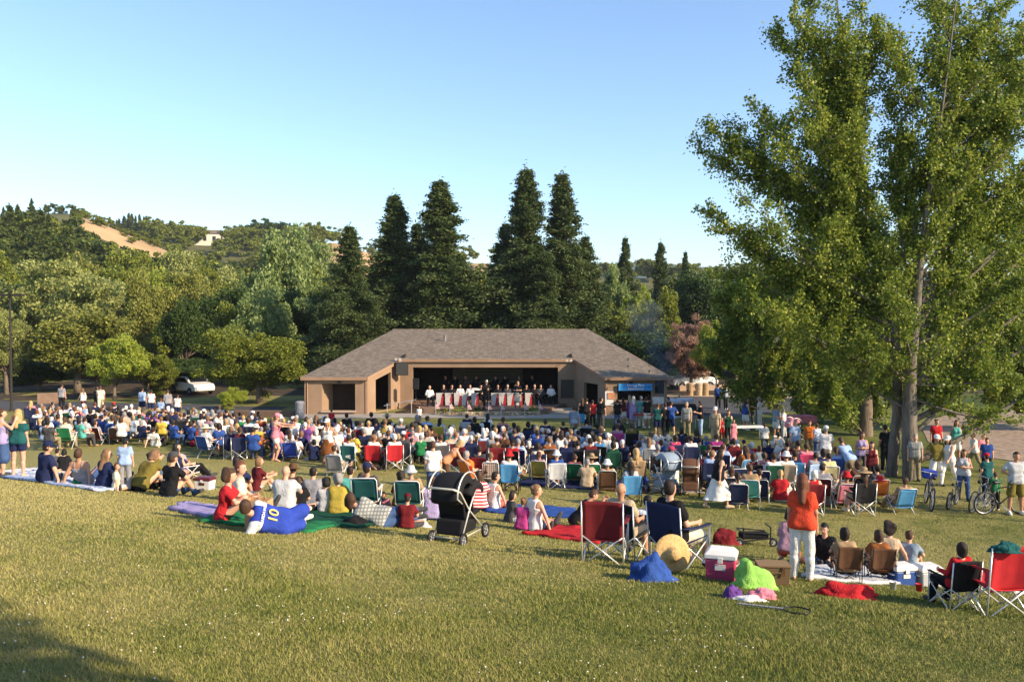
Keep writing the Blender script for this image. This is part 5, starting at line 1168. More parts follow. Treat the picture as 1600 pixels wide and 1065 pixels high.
# ------------------------------------------------------------------ small things
def cooler(loc, rot, w, d, h, body, lid, label, handle='white'):
    e = empty('cooler', loc, rot); tag(e, label, 'cooler'); hl = h*.72
    m = MB(); vs = [(sx*w/2*(.93 if z == 0 else 1), sy*d/2*(.93 if z == 0 else 1), z) for z in (0, hl) for sx, sy in ((-1,-1),(1,-1),(1,1),(-1,1))]
    m.add(vs, [(3,2,1,0),(4,5,6,7),(0,1,5,4),(1,2,6,5),(2,3,7,6),(3,0,4,7)]); m.build('body', plain(body + '_plastic', PAL[body], .4, var=.05, spec=.5), e, bevel=.02, smooth=False)
    m = MB(); z0 = hl + .004; W, D = w/2+.008, d/2+.008; m.add([(-W,-D,z0),(W,-D,z0),(W,D,z0),(-W,D,z0),(-W,-D,z0+.05),(W,-D,z0+.05),(W,D,z0+.05),(-W,D,z0+.05)] , [(3,2,1,0),(4,5,6,7),(0,1,5,4),(1,2,6,5),(2,3,7,6),(3,0,4,7)]); m.add([(-W,-D,z0+.0502),(W,-D,z0+.0502),(W,D,z0+.0502),(-W,D,z0+.0502),(-W*.72,-D*.7,h),(W*.72,-D*.7,h),(W*.72,D*.7,h),(-W*.72,D*.7,h)], [(4,5,6,7),(0,1,5,4),(1,2,6,5),(2,3,7,6),(3,0,4,7)])
    m.build('lid', plain(lid + '_plastic', PAL[lid], .4, var=.05, spec=.5), e, bevel=.008)
    m = MB(); m.box(-w*.17,w*.17,-d/2-.006,-d/2+.004,hl*.55,hl*.80); m.build('label', plain('label_' + lid, [c*.9 for c in PAL[lid]], .5), e)
    m = MB(); m.box(-.03,.03,-d/2-.022,-d/2-.010,hl*.86,hl+.03); m.build('latch', plain(handle + '_plastic', PAL[handle], .4, var=.05, spec=.5), e, bevel=.004)
    for s in (-1, 1): m = MB(); m.tube([(s*(w/2+.002),-d*.3,hl*.75),(s*(w/2+.035),-d*.28,hl*.78),(s*(w/2+.035),d*.28,hl*.78),(s*(w/2+.002),d*.3,hl*.75)], .010, 6); m.build('handle', plain(handle + '_plastic', PAL[handle], .4, var=.05, spec=.5), e)
    return e
def paper_bag(loc, rot, label, s=1.0, prints=True):
    e = empty('paper_bag', loc, rot, s); tag(e, label, 'paper bag'); m = MB(); w, d, h = .16, .09, .42
    outer = [(-w,-d,0),(w,-d,0),(w,d,0),(-w,d,0),(-w*1.03,-d*.9,h*.5),(w*1.02,-d*1.06,h*.5),(w*1.02,d*.9,h*.5),(-w,d*1.04,h*.5),(-w,-d,h),(w,-d*.95,h*.99),(w*.99,d,h),(-w,d*.97,h*1.01)]
    inn = [(x*.96, y*.93, z if z > 0 else .01) for x, y, z in outer]; n = 12; fs = [(3,2,1,0)]
    for L_ in (0, 4):
        for i in range(4): fs.append((L_+i, L_+(i+1)%4, L_+4+(i+1)%4, L_+4+i)); fs.append((n+L_+4+i, n+L_+4+(i+1)%4, n+L_+(i+1)%4, n+L_+i))
    fs += [(n,n+1,n+2,n+3)] + [(8+i, 8+(i+1)%4, n+8+(i+1)%4, n+8+i) for i in range(4)]
    m.add(outer + inn, fs); m.build('body', plain('kraft_paper', (.50,.29,.14), .85, var=.12, scale=12, bump=.3), e)
    for s_ in (-1, 1): m = MB(); m.tube([(-.05,s_*d*.9,h-.02),(-.05,s_*d*.8,h+.07),(-.02,s_*d*.75,h+.10),(.02,s_*d*.75,h+.10),(.05,s_*d*.8,h+.07),(.05,s_*d*.9,h-.02)], .004, 5); m.build('handle', plain('kraft_paper', (.50,.29,.14)), e)
    if prints:
        for i, (x, z, r) in enumerate(((-.07,.30,.035),(.05,.22,.045),(-.05,.12,.04),(.08,.35,.025),(.07,.09,.03))):
            m = MB(); m.lathe([(.001,-d*1.075),(r,-d*1.075)], 9, (x, 0, z), 'y'); m.build('print', plain('red_print', (.45,.06,.03), .8), e)
    return e
def heap(name, loc, size, col, label, cat, seed=0, n=6, h=.015, rot=0, wob=.018, flat=.5):
    """a soft crumpled bag or cloth"""
    rs = random.Random(seed); X_, Y_, Z_ = size; bm = bmesh.new(); bmesh.ops.create_icosphere(bm, subdivisions=4, radius=1)
    for v in bm.verts:      # creases: ridges where two folds of cloth meet
        c = v.co.copy(); q = Vector((c.x*1.5, c.y*1.5, c.z*1.1)) + Vector((seed*3.1, seed*1.7, 0)); q += Vector((mnoise.noise(q*1.3), mnoise.noise(q*1.3 + Vector((5,0,0))), 0))*.5
        d_, _p = mnoise.voronoi(q); d2, _p = mnoise.voronoi(q*2.3)
        r_ = .78 + .42*mnoise.noise(c*1.1 + Vector((seed, 0, 0))) + .34*(d_[1] - d_[0]) - .10*(d2[1] - d2[0])
        c *= r_; z = max(c.z, -.18)*.85 + .15; fl = 1.25 if z < .12 else 1.0; v.co = Vector((c.x*X_*.5*fl, c.y*Y_*.5*fl, z*Z_ - .01))
    me = bpy.data.meshes.new(name); bm.to_mesh(me); bm.free()
    for f_ in me.polygons: f_.use_smooth = True
    return tag(new_obj(name, me, cloth(col), None, loc, rot), label, cat)
def blanket(name, pts, col, label, cat='blanket', th=.02, seed=0, mat=None):
    """cloth laid on the lawn, corners given in photo pixels"""
    P = [hit(*p) for p in pts]; c = sum(P, Vector())/4; a, b, c_, d = P; vs = []; fs = []; nu = nv = 26; rs = random.Random(seed)
    for j in range(nv+1):
        for i in range(nu+1):
            u, v = i/nu, j/nv; p = (a*(1-u) + b*u)*(1-v) + (d*(1-u) + c_*u)*v; p = p + Vector((.16*mnoise.noise(Vector((u*3, v*3, seed))), .16*mnoise.noise(Vector((u*3+9, v*3, seed))), 0))
            z = T(p.x, p.y) + .014 + .07*abs(mnoise.noise(Vector((p.x*2.6, p.y*2.6, seed)))) + .03*abs(mnoise.noise(Vector((p.x*7, p.y*7, seed)))); vs += [(p.x-c.x, p.y-c.y, z-c.z+th), (p.x-c.x, p.y-c.y, z-c.z-.03)]
    s = lambda i, j, k: (j*(nu+1) + i)*2 + k
    for j in range(nv):
        for i in range(nu): fs += [(s(i,j,0), s(i+1,j,0), s(i+1,j+1,0), s(i,j+1,0)), (s(i,j,1), s(i,j+1,1), s(i+1,j+1,1), s(i+1,j,1))]
    for i in range(nu): fs += [(s(i,0,1), s(i+1,0,1), s(i+1,0,0), s(i,0,0)), (s(i,nv,0), s(i+1,nv,0), s(i+1,nv,1), s(i,nv,1))]
    for j in range(nv): fs += [(s(0,j,0), s(0,j+1,0), s(0,j+1,1), s(0,j,1)), (s(nu,j,1), s(nu,j+1,1), s(nu,j+1,0), s(nu,j,0))]
    m = MB(); m.add(vs, fs); o = m.build(name, mat or cloth(col), None, c, smooth=True); return tag(o, label, cat)
def wheel(parent, c, r, w, axis='x', spokes=0, mt=None, name='wheel'):
    mt = mt or PLAST_B; m = MB(); n = 24; tr = w/2
    vs = []; fs = []
    for i in range(n):
        a = 2*math.pi*i/n
        for k in range(8):
            b = 2*math.pi*k/8; rr = r - tr + tr*math.cos(b); q = (tr*math.sin(b), rr*math.cos(a), rr*math.sin(a))
            vs.append(q if axis == 'x' else (q[1], q[0], q[2]))
    for i in range(n):
        for k in range(8): fs.append((i*8+k, ((i+1)%n)*8+k, ((i+1)%n)*8+(k+1)%8, i*8+(k+1)%8))
    m.add(vs, fs); wh = m.build(name, mt, parent, c, smooth=True)
    rim = MB(); rr = r - w*1.05; X = (lambda a, b, c_: (a, b, c_)) if axis == 'x' else (lambda a, b, c_: (b, a, c_))
    pts = [X(0, rr*math.cos(2*math.pi*i/20), rr*math.sin(2*math.pi*i/20)) for i in range(21)]; rim.tube(pts, w*.16, 5)
    ns = spokes or 5
    for i in range(ns): a = 2*math.pi*i/ns; rim.bar(X(0,0,0), X(0, rr*math.cos(a), rr*math.sin(a)), .0035 if spokes else w*.22, 4)
    rim.bar(X(-w*.8,0,0), X(w*.8,0,0), .02, 8); rim.build('rim', METAL if spokes else plain('grey_plastic', (.3,.3,.3), .4), wh); return wh
def stroller(loc, rot, s=1.0, fab='black', tube=None, label='', canopy=None, double=True):
    e = empty('stroller', loc, rot, s); tag(e, label, 'stroller'); tb = tube or plain('pale_silver_tube', (.6,.58,.5), .35, .3, .05); W = .245
    fm = MB()
    for sx in (-1, 1):
        x = sx*W; fm.tube([(x,-.50,.92),(x,-.40,.88),(x,-.10,.55),(x,.42,.14)], .014, 8); fm.tube([(x,-.36,.14),(x,-.06,.60),(x,.10,.80)], .014, 8); fm.bar((x,-.36,.16),(x,.42,.16),.010,6)
    fm.tube([(-W,-.50,.92),(-W+.04,-.54,.945),(W-.04,-.54,.945),(W,-.50,.92)], .017, 8); fm.bar((-W,-.36,.15),(W,-.36,.15),.012,6); fm.bar((-W,.42,.15),(W,.42,.15),.012,6); fm.build('frame', tb, e, smooth=True)
    for x in ((-W,-.36),(W,-.36),(-W,.42),(W,.42)):
        wheel(e, (x[0]-.03 if x[0] < 0 else x[0]+.03, x[1], .125), .125, .05)
    st_ = sheet([(-W+.02,-.16,.42),(W-.02,-.16,.42),(W-.02,-.30,.98),(-W+.02,-.30,.98)], .03, 6, 8, lambda u, v: -.03*math.sin(math.pi*u)); st_.build('seat_back', canvas(fab), e, smooth=True)
    s2 = sheet([(-W+.02,-.18,.40),(W-.02,-.18,.40),(W-.02,.30,.44),(-W+.02,.30,.44)], .04, 6, 5); s2.build('seat', canvas(fab), e, smooth=True)
    if double: s3 = sheet([(-W+.03,.16,.36),(W-.03,.16,.36),(W-.03,.04,.82),(-W+.03,.04,.82)], .03, 6, 6, lambda u, v: -.03*math.sin(math.pi*u)); s3.build('seat_back', canvas(fab), e, smooth=True)
    bk = MB(); bk.add([(-W+.03,-.34,.18),(W-.03,-.34,.18),(W-.03,.20,.18),(-W+.03,.20,.18),(-W+.01,-.30,.42),(W-.01,-.30,.42),(W-.01,.24,.36),(-W+.01,.24,.36)], [(3,2,1,0),(4,5,6,7),(0,1,5,4),(1,2,6,5),(2,3,7,6),(3,0,4,7)]); bk.build('basket', canvas(fab), e, bevel=.03)
    # hood: an arched shell
    def hood(y0, z0, r, a0, a1, col, nm):
        vs = []; fs = []; n, m_ = 12, 8
        for i in range(n+1):
            t = math.radians(a0 + (a1-a0)*i/n); yy, zz = math.cos(t), math.sin(t)
            for j in range(m_+1):
                b = -1 + 2*j/m_; x = (W+.01)*math.sin(b*math.pi/2); k_ = math.cos(b*math.pi/2)**.35
                for q in (1, .955): vs.append((x*q, y0 + yy*r*(.55+.45*k_)*q, z0 + zz*r*(.55+.45*k_)*q))
        s = lambda i, j, k: (i*(m_+1) + j)*2 + k
        for i in range(n):
            for j in range(m_): fs += [(s(i,j,0), s(i,j+1,0), s(i+1,j+1,0), s(i+1,j,0)), (s(i,j,1), s(i+1,j,1), s(i+1,j+1,1), s(i,j+1,1))]
        for i in range(n): fs += [(s(i,0,0), s(i+1,0,0), s(i+1,0,1), s(i,0,1)), (s(i,m_,0), s(i,m_,1), s(i+1,m_,1), s(i+1,m_,0))]
        for j in range(m_): fs += [(s(0,j,0), s(0,j,1), s(0,j+1,1), s(0,j+1,0)), (s(n,j,0), s(n,j+1,0), s(n,j+1,1), s(n,j,1))]
        m = MB(); m.add(vs, fs); m.build(nm, canvas(col), e, smooth=True)
    hood(-.16, .80, .34, 35, 200, canopy or fab, 'hood')
    if double: hood(.20, .68, .30, 20, 160, canopy or fab, 'hood')
    tr = MB(); tr.tube([(-W-.012,-.36,.70)] + [(( -W-.012) if a < 90 else -W-.012, -.16 + .355*math.cos(math.radians(180-a)), .80 + .355*math.sin(math.radians(180-a))) for a in range(0, 151, 15)], .013, 6); tr.build('hood_piping', tb, e, smooth=True)
    tr = MB(); tr.tube([(W+.012,-.36,.70)] + [(W+.012, -.16 + .355*math.cos(math.radians(180-a)), .80 + .355*math.sin(math.radians(180-a))) for a in range(0, 151, 15)], .013, 6); tr.build('hood_piping', tb, e, smooth=True)
    return e
def bicycle(loc, rot, col, label, s=1.0, basket=None, lean=.12, tyre=.045):
    """wheels along local x"""
    e = empty('bicycle', loc, rot, s); e.rotation_euler = (lean, 0, rot); tag(e, label, 'bicycle'); r = .33; cm = plain(col + '_frame_paint', PAL[col], .3, .2, .05, spec=.6)
    wheel(e, (-.52,0,r), r, tyre, 'y', 16); wheel(e, (.52,0,r), r, tyre, 'y', 16)
    f = MB(); bb = (-.08,0,.30); sc = (-.20,0,.74); hd_ = (.36,0,.80); hb = (.39,0,.70); rr = (-.52,0,r)
    for a, b, q in ((bb,sc,.016),(sc,hd_,.016),(bb,hb,.018),(hd_,hb,.018)): f.bar(a, b, q, 7)
    for y in (-.05,.05): f.bar((bb[0],y*.6,bb[2]),(rr[0],y,rr[2]),.009,6); f.bar((sc[0],y*.3,sc[2]-.04),(rr[0],y,rr[2]),.008,6); f.bar((hb[0],y,hb[2]),(.52,y,r),.011,6)
    f.bar((hb[0],-.05,hb[2]),(hb[0],.05,hb[2]),.012,6); f.build('frame', cm, e, smooth=True)
    m = MB(); m.tube([(-.20,0,.74),(-.225,0,.88)], .012, 6); m.build('seat_post', METAL, e)
    sd_ = field_mesh('saddle', [('c', np.array([-.30,0,.90]), np.array([-.10,0,.905]), .055, .022, .02)], .012); new_obj('saddle', sd_, PLAST_B, e)
    m = MB(); m.tube([(.36,0,.80),(.34,0,.93)], .012, 6); m.tube([(.28,-.30,.96),(.34,-.16,.94),(.35,0,.93),(.34,.16,.94),(.28,.30,.96)], .012, 6); m.build('handlebar', METAL, e, smooth=True)
    m = MB(); m.lathe([(.09,-.055),(.09,-.045)], 18, bb, 'y'); m.bar((bb[0],-.06,bb[2]),(bb[0]+.12,-.07,bb[2]-.12),.010,5); m.bar((bb[0],.06,bb[2]),(bb[0]-.12,.07,bb[2]+.12),.010,5); m.box(bb[0]+.08,bb[0]+.18,-.14,-.06,bb[2]-.135,bb[2]-.115); m.box(bb[0]-.18,bb[0]-.08,.06,.14,bb[2]+.115,bb[2]+.135); m.build('crank', METAL, e)
    if basket:
        m = MB(); x0, x1, z0, z1 = .40, .68, .74, .98
        m.add([(x0,-.17,z0),(x1,-.17,z0),(x1,.17,z0),(x0,.17,z0),(x0-.03,-.21,z1),(x1+.03,-.21,z1),(x1+.03,.21,z1),(x0-.03,.21,z1)], [(3,2,1,0),(4,5,6,7),(0,1,5,4),(1,2,6,5),(2,3,7,6),(3,0,4,7)]); m.build('basket', cloth(basket), e, bevel=.02)
    return e
def table(loc, rot, L_, W_, h_, col, label, cat='table', legs=True, name='folding_table'):
    e = empty(name, loc, rot); tag(e, label, cat); m = MB(); m.box(-L_/2, L_/2, -W_/2, W_/2, h_-.035, h_); m.build('tabletop', cloth(col), e, bevel=.01)
    for a in (-1, 1):
        for b in (-1, 1): m = MB(); m.bar((a*(L_/2-.08), b*(W_/2-.08), 0), (a*(L_/2-.14), b*(W_/2-.10), h_-.035), .016, 6); m.build('leg', METAL, e)
    return e
def picnic_table(loc, rot, label, cloth_c=None):
    e = empty('picnic_table', loc, rot); tag(e, label, 'picnic table'); wd = plain('weathered_wood', (.22,.15,.10), .85, var=.2, scale=5)
    m = MB(); m.box(-.9,.9,-.37,.37,.72,.76); m.build('tabletop', wd, e)
    for s in (-1, 1): m = MB(); m.box(-.9,.9,s*.62-.13,s*.62+.13,.42,.46); m.build('bench', wd, e)
    for s in (-1, 1): m = MB(); m.poly_prism([(s*.6,-.78,0),(s*.6,-.68,0),(s*.6,-.18,.72),(s*.6,-.28,.72)], (.05,0,0)); m.poly_prism([(s*.6,.78,0),(s*.6,.68,0),(s*.6,.18,.72),(s*.6,.28,.72)], (.05,0,0)); m.box(s*.6+.001,s*.6+.049,-.75,.75,.36,.42); m.build('trestle', wd, e)
    return e
# ------------------------------------------------------------------ near belongings
def P_(px, py): return hit(px, py)
blanket('blanket', [(0,745),(150,768),(230,762),(60,735)], 'lavender', 'pale blue and white blanket under the group at the far left', seed=1, mat=stripes('pale_check_cloth', (.30,.38,.55), (.68,.68,.72), 30, check=True))
blanket('blanket', [(0,738),(60,750),(200,758),(90,728)], 'white', 'white sheet spread behind the standing woman in green', seed=2)
blanket('towel', [(262,797),(340,812),(352,798),(300,788)], 'lavender', 'crumpled lavender towel on the grass left of the woman in red', 'towel', seed=3, th=.035)
blanket('blanket', [(310,815),(480,833),(530,822),(400,800)], 'green', 'green edged blanket under the paper bag and the man in blue', seed=4)
blanket('blanket', [(390,818),(560,826),(640,806),(480,792)], 'darkgreen', 'dark green blanket under the group left of the stroller', seed=14)
blanket('blanket', [(815,835),(935,850),(960,832),(870,822)], 'red', 'bright red blanket beside the boy in black', seed=5)
blanket('blanket', [(760,800),(905,812),(900,795),(780,787)], 'blue', 'blue blanket behind the woman in the white vest', seed=6)
blanket('blanket', [(800,758),(1010,768),(1000,752),(830,748)], 'navy', 'long dark blue blanket on the grass behind the front rows', seed=7)
blanket('blanket', [(925,765),(1010,771),(1018,763),(940,758)], 'brown', 'rust brown blanket on the grass beside the dark blue one', seed=8)
blanket('blanket', [(770,742),(815,746),(820,735),(780,732)], 'orange', 'orange mat under the blue striped lawn chair', seed=9)
blanket('blanket', [(1260,905),(1440,915),(1400,890),(1265,885)], 'lightgrey', 'pale blanket under the children on the right', seed=10)
blanket('blanket', [(1275,785),(1350,785),(1345,776),(1285,775)], 'white', 'white and green blanket under the pink backed chair', seed=11, mat=stripes('green_white_print', (.08,.25,.15), (.7,.7,.7), 40, check=True))
blanket('blanket', [(1015,770),(1100,772),(1098,764),(1020,763)], 'beige', 'beige blanket in front of the grey covered stroller', seed=12)
blanket('blanket', [(1540,905),(1640,918),(1640,895),(1560,890)], 'paleyellow', 'yellow striped towel behind the empty red chair', 'towel', seed=13, mat=stripes('yellow_white_stripe', (.4,.45,.1), (.65,.65,.6), 40, 'X'))
paper_bag(P_(168,762), .3, 'brown paper bag standing by the long haired woman at the left')
paper_bag(P_(405,828), -.15, 'brown paper grocery bag with red prints beside the woman in red', 1.12)
cooler(P_(320,764), -.2, .46,.3,.34,'white','maroon','white cooler with a dark red lid behind the left group')
cooler(P_(1127,905), -.35, .37,.30,.40,'hotpink','white','bright red cooler with a white lid in the near right group')
cooler(P_(1223,780), .05, .42,.34,.44,'white','white','square white cooler box at the edge of the crowd under the poplars')
cooler(P_(1408,912), .2, .34,.26,.32,'blue','white','blue cooler with a white lid among the children on the right')
cooler(P_(1448,915), .15, .34,.28,.34,'lightgrey','white','pale grey cooler beside the blue one')
cooler(P_(1592,925), .3, .5,.3,.25,'white','blue','low white and blue cooler at the right edge')
heap('shopping_bag', P_(1018,905), (.55,.4,.34), 'blue', 'crumpled bright blue bag on the grass behind the straw hat', 'bag', 3, rot=.3)
heap('tote_bag', P_(1172,916), (.52,.42,.36), 'limegreen', 'lime green beach bag in front of the wicker hamper', 'bag', 9)
heap('jacket', P_(1322,932), (.75,.36,.2), 'red', 'red jacket dropped on the grass behind the children', 'jacket', 12)
heap('ball_cap', P_(1146,933), (.26,.22,.16), 'purple', 'dark purple cap on the grass below the lime bag', 'cap', 13, n=3, wob=.004)
heap('towel', P_(1190,934), (.34,.22,.14), 'pink', 'pale pink towel on the grass below the lime bag', 'towel', 14)
heap('newspaper', P_(1168,937), (.4,.2,.07), 'white', 'folded white paper between the purple cap and the pink towel', 'paper', 15)
heap('duffel_bag', P_(1133,850), (.55,.34,.36), 'darkred', 'dark red bag with a white lower panel behind the red cooler', 'bag', 16)
heap('white_bag', P_(655,822), (.45,.3,.3), 'lightgrey', 'crumpled white plastic bag left of the stroller', 'bag', 17)
heap('clothes_pile', P_(553,822), (.5,.3,.2), 'black', 'black and white heap of clothes beside the man in blue', 'clothes', 18)
heap('plastic_bag', P_(120,758), (.4,.26,.22), 'green', 'green plastic bag behind the woman in the strappy top', 'bag', 19)
heap('backpack', P_(1004,763), (.42,.36,.44), 'royal', 'royal blue backpack beside the grey covered stroller', 'bag', 20)
heap('plastic_bag', P_(930,752), (.3,.25,.36), 'white', 'white carrier bag between the beige chairs in the middle front row', 'bag', 21)
heap('towel', P_(600,822), (.3,.2,.12), 'teal', 'small teal towel in front of the reclining pair', 'towel', 22)
heap('bag', P_(488,712), (.3,.24,.34), 'rust', 'rusty red bag on the grass between the two dancers', 'bag', 23)
heap('sandals', P_(480,718), (.35,.2,.08), 'lightgrey', 'pale sandals and cloth on the grass left of the second dancer', 'sandals', 24)
heap('bag', P_(1095,905-120), (.3,.24,.3), 'darkgrey', 'dark bag on the grass behind the walking woman', 'bag', 25) if False else None
# wicker hamper
def hamper(loc, rot):
    e = empty('wicker_hamper', loc, rot, .68); tag(e, 'brown wicker hamper with closed lid behind the lime green bag', 'hamper'); wk = stripes('brown_wicker', (.10,.06,.03), (.27,.19,.11), 260, check=True)
    m = MB(); m.add([(-.26,-.17,0),(.26,-.17,0),(.26,.17,0),(-.26,.17,0),(-.29,-.2,.34),(.29,-.2,.34),(.29,.2,.34),(-.29,.2,.34)], [(3,2,1,0),(4,5,6,7),(0,1,5,4),(1,2,6,5),(2,3,7,6),(3,0,4,7)]); m.build('body', wk, e, bevel=.012)
    m = MB(); m.box(-.30,.30,-.21,.21,.344,.385); m.build('lid', wk, e, bevel=.012); m = MB(); m.tube([(-.1,-.205,.26),(-.08,-.25,.27),(.08,-.25,.27),(.1,-.205,.26)], .01, 6); m.build('handle', wk, e)
    for x in (-.15, .15): m = MB(); m.box(x-.02,x+.02,-.222,-.212,.20,.37); m.build('strap', cloth('brown'), e)
hamper(P_(1207,911), -.1)
# straw hat hung on the chair back
hz = P_(1048,893); m = MB(); m.lathe([(.001,.13),(.05,.125),(.085,.10),(.095,.03),(.12,.01),(.2,.0),(.25,-.012),(.25,-.020),(.19,-.008),(.09,.005)], 30)
o = m.build('straw_hat', plain('golden_straw', (.48,.32,.13), .8, var=.2, scale=40, bump=.5), None, (hz.x, hz.y - .12, hz.z + .27), smooth=True); o.rotation_euler = (math.radians(78), 0, .25); tag(o, 'wide golden straw hat hanging on the back of the black chair', 'hat')
def crate(loc, rot):
    e = empty('folded_stroller', loc, rot); tag(e, 'black folded pushchair lying on the grass behind the red bag', 'folded pushchair')
    fr = MB()
    for y in (-.15, .15): fr.bar((-.34,y,.1),(.36,y,.16),.016,6); fr.bar((-.3,y,.3),(.3,y,.24),.014,6)
    fr.bar((-.3,-.15,.3),(-.3,.15,.3),.014,6); fr.bar((.3,-.15,.38),(.3,.15,.38),.014,6); fr.bar((.3,-.15,.1),(.3,-.15,.38),.014,6); fr.bar((-.25,-.15,.1),(-.25,-.15,.38),.014,6); fr.build('frame', PLAST_B, e)
    m = MB(); m.box(-.28,.28,-.13,.13,.13,.25); m.build('seat_cloth', cloth('black'), e, bevel=.04)
    for x in (-.34,.34): wheel(e, (x,-.2,.09), .09, .04, 'y')
crate(P_(1177,850), .05)
def can(loc, col, label, r=.045, h=.12):
    e = empty('drink_cup', loc); tag(e, label, 'drink cup'); m = MB(); m.lathe([(.001,0),(r*.8,0),(r,h),(r*1.04,h),(r*.9,h-.004),(.001,h-.02)], 14); m.build('cup', plain(col + '_cup', PAL[col], .4), e, smooth=True)
can(P_(1436,925), 'red', 'red drink cup on the grass below the coolers'); can(P_(1395,922), 'white', 'white drink cup on the grass beside the small brown chair')
def racket(loc, rot):
    e = empty('racket', loc, rot); tag(e, 'thin dark racket lying on the grass below the pink towel', 'racket'); m = MB(); m.tube([(.13*math.cos(a*math.pi/10)+.28, .1*math.sin(a*math.pi/10), .03) for a in range(21)], .008, 6); m.build('head', METALB, e); m = MB(); m.bar((-.3,0,.03),(.15,0,.03),.012,6); m.build('handle', cloth('grey'), e)
racket(P_(1200,952), -.35)
# near strollers, chairs
stroller(P_(716,846), -.42, 1.0, 'black', None, 'large black double stroller with pale frame standing at the centre of the lawn')
stroller(P_(1078,772), -.2, .98, 'brown', METAL, 'dark brown stroller with a patterned hood beside the girl in white', double=False)
stroller(P_(1037,770), .5, 1.12, 'bluegrey', METAL, 'stroller under a pale grey blue cover in the middle right crowd', double=False)
stroller(P_(1243,690), -1.3, 1.0, 'black', METAL, 'stroller with a pale pink hood by the man in light blue', canopy='pink', double=False)
SILV = plain('bright_silver_tube', (.68,.68,.66), .3, .45, .04)
quad_chair(P_(946,877), -.25, 'darkred', SILV, 'dark red camp chair with silver frame, empty, beside the bald man', scale=1.02)
quad_chair(P_(1553,957), .08, 'red', SILV, 'empty bright red camp chair with silver frame at the right edge', scale=.92)
heap('blue_bag', P_(1553,957) + Vector((-.1,-.33,.79)), (.34,.14,.12), 'teal', 'teal cloth draped over the back of the empty red chair', 'cloth', 31) 
lawn_chair(P_(574,806), 0, 'teal', label='green lawn chair under the person in the navy cap', frame=METALW); lawn_chair(P_(641,810), -.05, 'teal', label='green lawn chair with white tubes left of the stroller', frame=METALW)
# bicycles under the poplars
bicycle(P_(1450,792), 1.25, 'darkgrey', 'bicycle with a royal blue front basket just right of the poplar trunks', basket='royal')
bicycle(P_(1487,792), .85, 'black', 'small black bicycle with fat front wheel, second in the row', s=.78, tyre=.07)
bicycle(P_(1530,797), .7, 'bluegrey', 'silver blue mountain bicycle in the middle of the row', s=.95)
bicycle(P_(1565,803), .1, 'black', 'large black bicycle seen from the side at the right edge of the row', s=1.0)
# ------------------------------------------------------------------ things round the stage building
def grill(loc):
    e = empty('barbecue_grill', loc, .2); tag(e, 'big drum barbecue grill with open lid smoking right of the stage building', 'barbecue'); m = MB(); m.lathe([(.001,-.7),(.33,-.7),(.33,.7),(.001,.7)], 18, (0,0,.85), 'x'); m.build('drum', PLAST_B, e, smooth=False)
    m = MB()
    for i in range(9): a = math.radians(20 + 17*i); 
    vs = []; fs = []
    for i in range(10):
        a = math.radians(10 + 16*i); 
        for x in (-.7,.7): vs += [(x, .34*math.cos(a)+.3, 1.12+.34*math.sin(a)), (x, .32*math.cos(a)+.3, 1.12+.32*math.sin(a))]
    for i in range(9): q = i*4; fs += [(q,q+2,q+6,q+4),(q+1,q+5,q+7,q+3),(q,q+4,q+5,q+1),(q+2,q+3,q+7,q+6)]
    m.add(vs, fs); m.build('lid', METAL, e, smooth=True)
    for x in (-.55,.55):
        for y in (-.22,.22): m = MB(); m.bar((x,y,0),(x*.95,y*.8,.6),.022,6); m.build('leg', METALB, e)
g_ = hit(1066, 664); grill(g_)
table(hit(1098,668), .05, 1.1, .6, .75, 'darkgrey', 'narrow dark table beside the barbecue')
table(hit(1163,690), .1, 1.9, .75, .72, 'white', 'long white table on the grass left of the young poplar')
table(hit(1010,668), 0, 1.4, .6, .74, 'red', 'table with a red cloth in front of the snack window')
picnic_table(hit(1243,672), .1, 'picnic table under a pink cloth by the thin young poplar'); pt = hit(1243,672); m = MB(); m.box(-.95,.95,-.42,.42,.763,.775); m.box(-.95,.95,-.432,-.42,.45,.775); tag(m.build('tablecloth', cloth('pink'), None, pt, .1), 'pink cloth on the picnic table by the young poplar', 'tablecloth')
for px, lab in ((1172,'left'),(1210,'right')): picnic_table(hit(px, 618), .05, 'bare wooden picnic table on the shaded terrace, ' + lab + ' one of two')
def bin_(px, py, lab, col='darkgrey', h_=1.0):
    e = empty('litter_bin', hit(px, py)); tag(e, lab, 'litter bin'); m = MB(); m.lathe([(.001,0),(.25,0),(.29,h_*.88),(.27,h_*.88),(.23,.05),(.001,.05)], 16); m.build('bin_body', cloth(col), e); m = MB(); m.lathe([(.30,h_*.885),(.30,h_*.93),(.2,h_),(.001,h_*1.02)], 16); m.build('bin_lid', cloth(col), e)
bin_(469, 653, 'grey litter bin at the left corner of the stage building', 'grey')
for i, (px, c) in enumerate(((1078,'tan'),(1092,'beige'),(1102,'tan'))): bin_(px, 618, ['left','middle','right'][i] + ' tan barrel of the three on the shaded terrace', c)
def low_wall(pa, pb, h_, th, mat, label):
    a, b = hit(*pa), hit(*pb); d = (b - a); n = Vector((-d.y, d.x, 0)).normalized()*th; z = min(a.z, b.z) - .1
    m = MB(); m.poly_prism([(a.x,a.y,z),(b.x,b.y,z),(b.x,b.y,max(a.z,b.z)+h_),(a.x,a.y,max(a.z,b.z)+h_)], n); tag(m.build('low_wall', mat, None, bevel=.03), label, 'low wall')
low_wall((58,632),(92,630), .75, .5, plain('brown_block_wall', (.20,.13,.09), .9, var=.15, scale=3), 'brown block wall in the shade at the far left')
low_wall((1062,611),(1235,607), .45, .35, plain('pale_retaining_wall', (.36,.25,.17), .9, var=.15, scale=2), 'long pale retaining wall behind the terrace on the right')
low_wall((365,650),(460,652), .35, .3, plain('timber_edging', (.14,.09,.06), .9), 'low timber edging between the lone oak and the stage building')
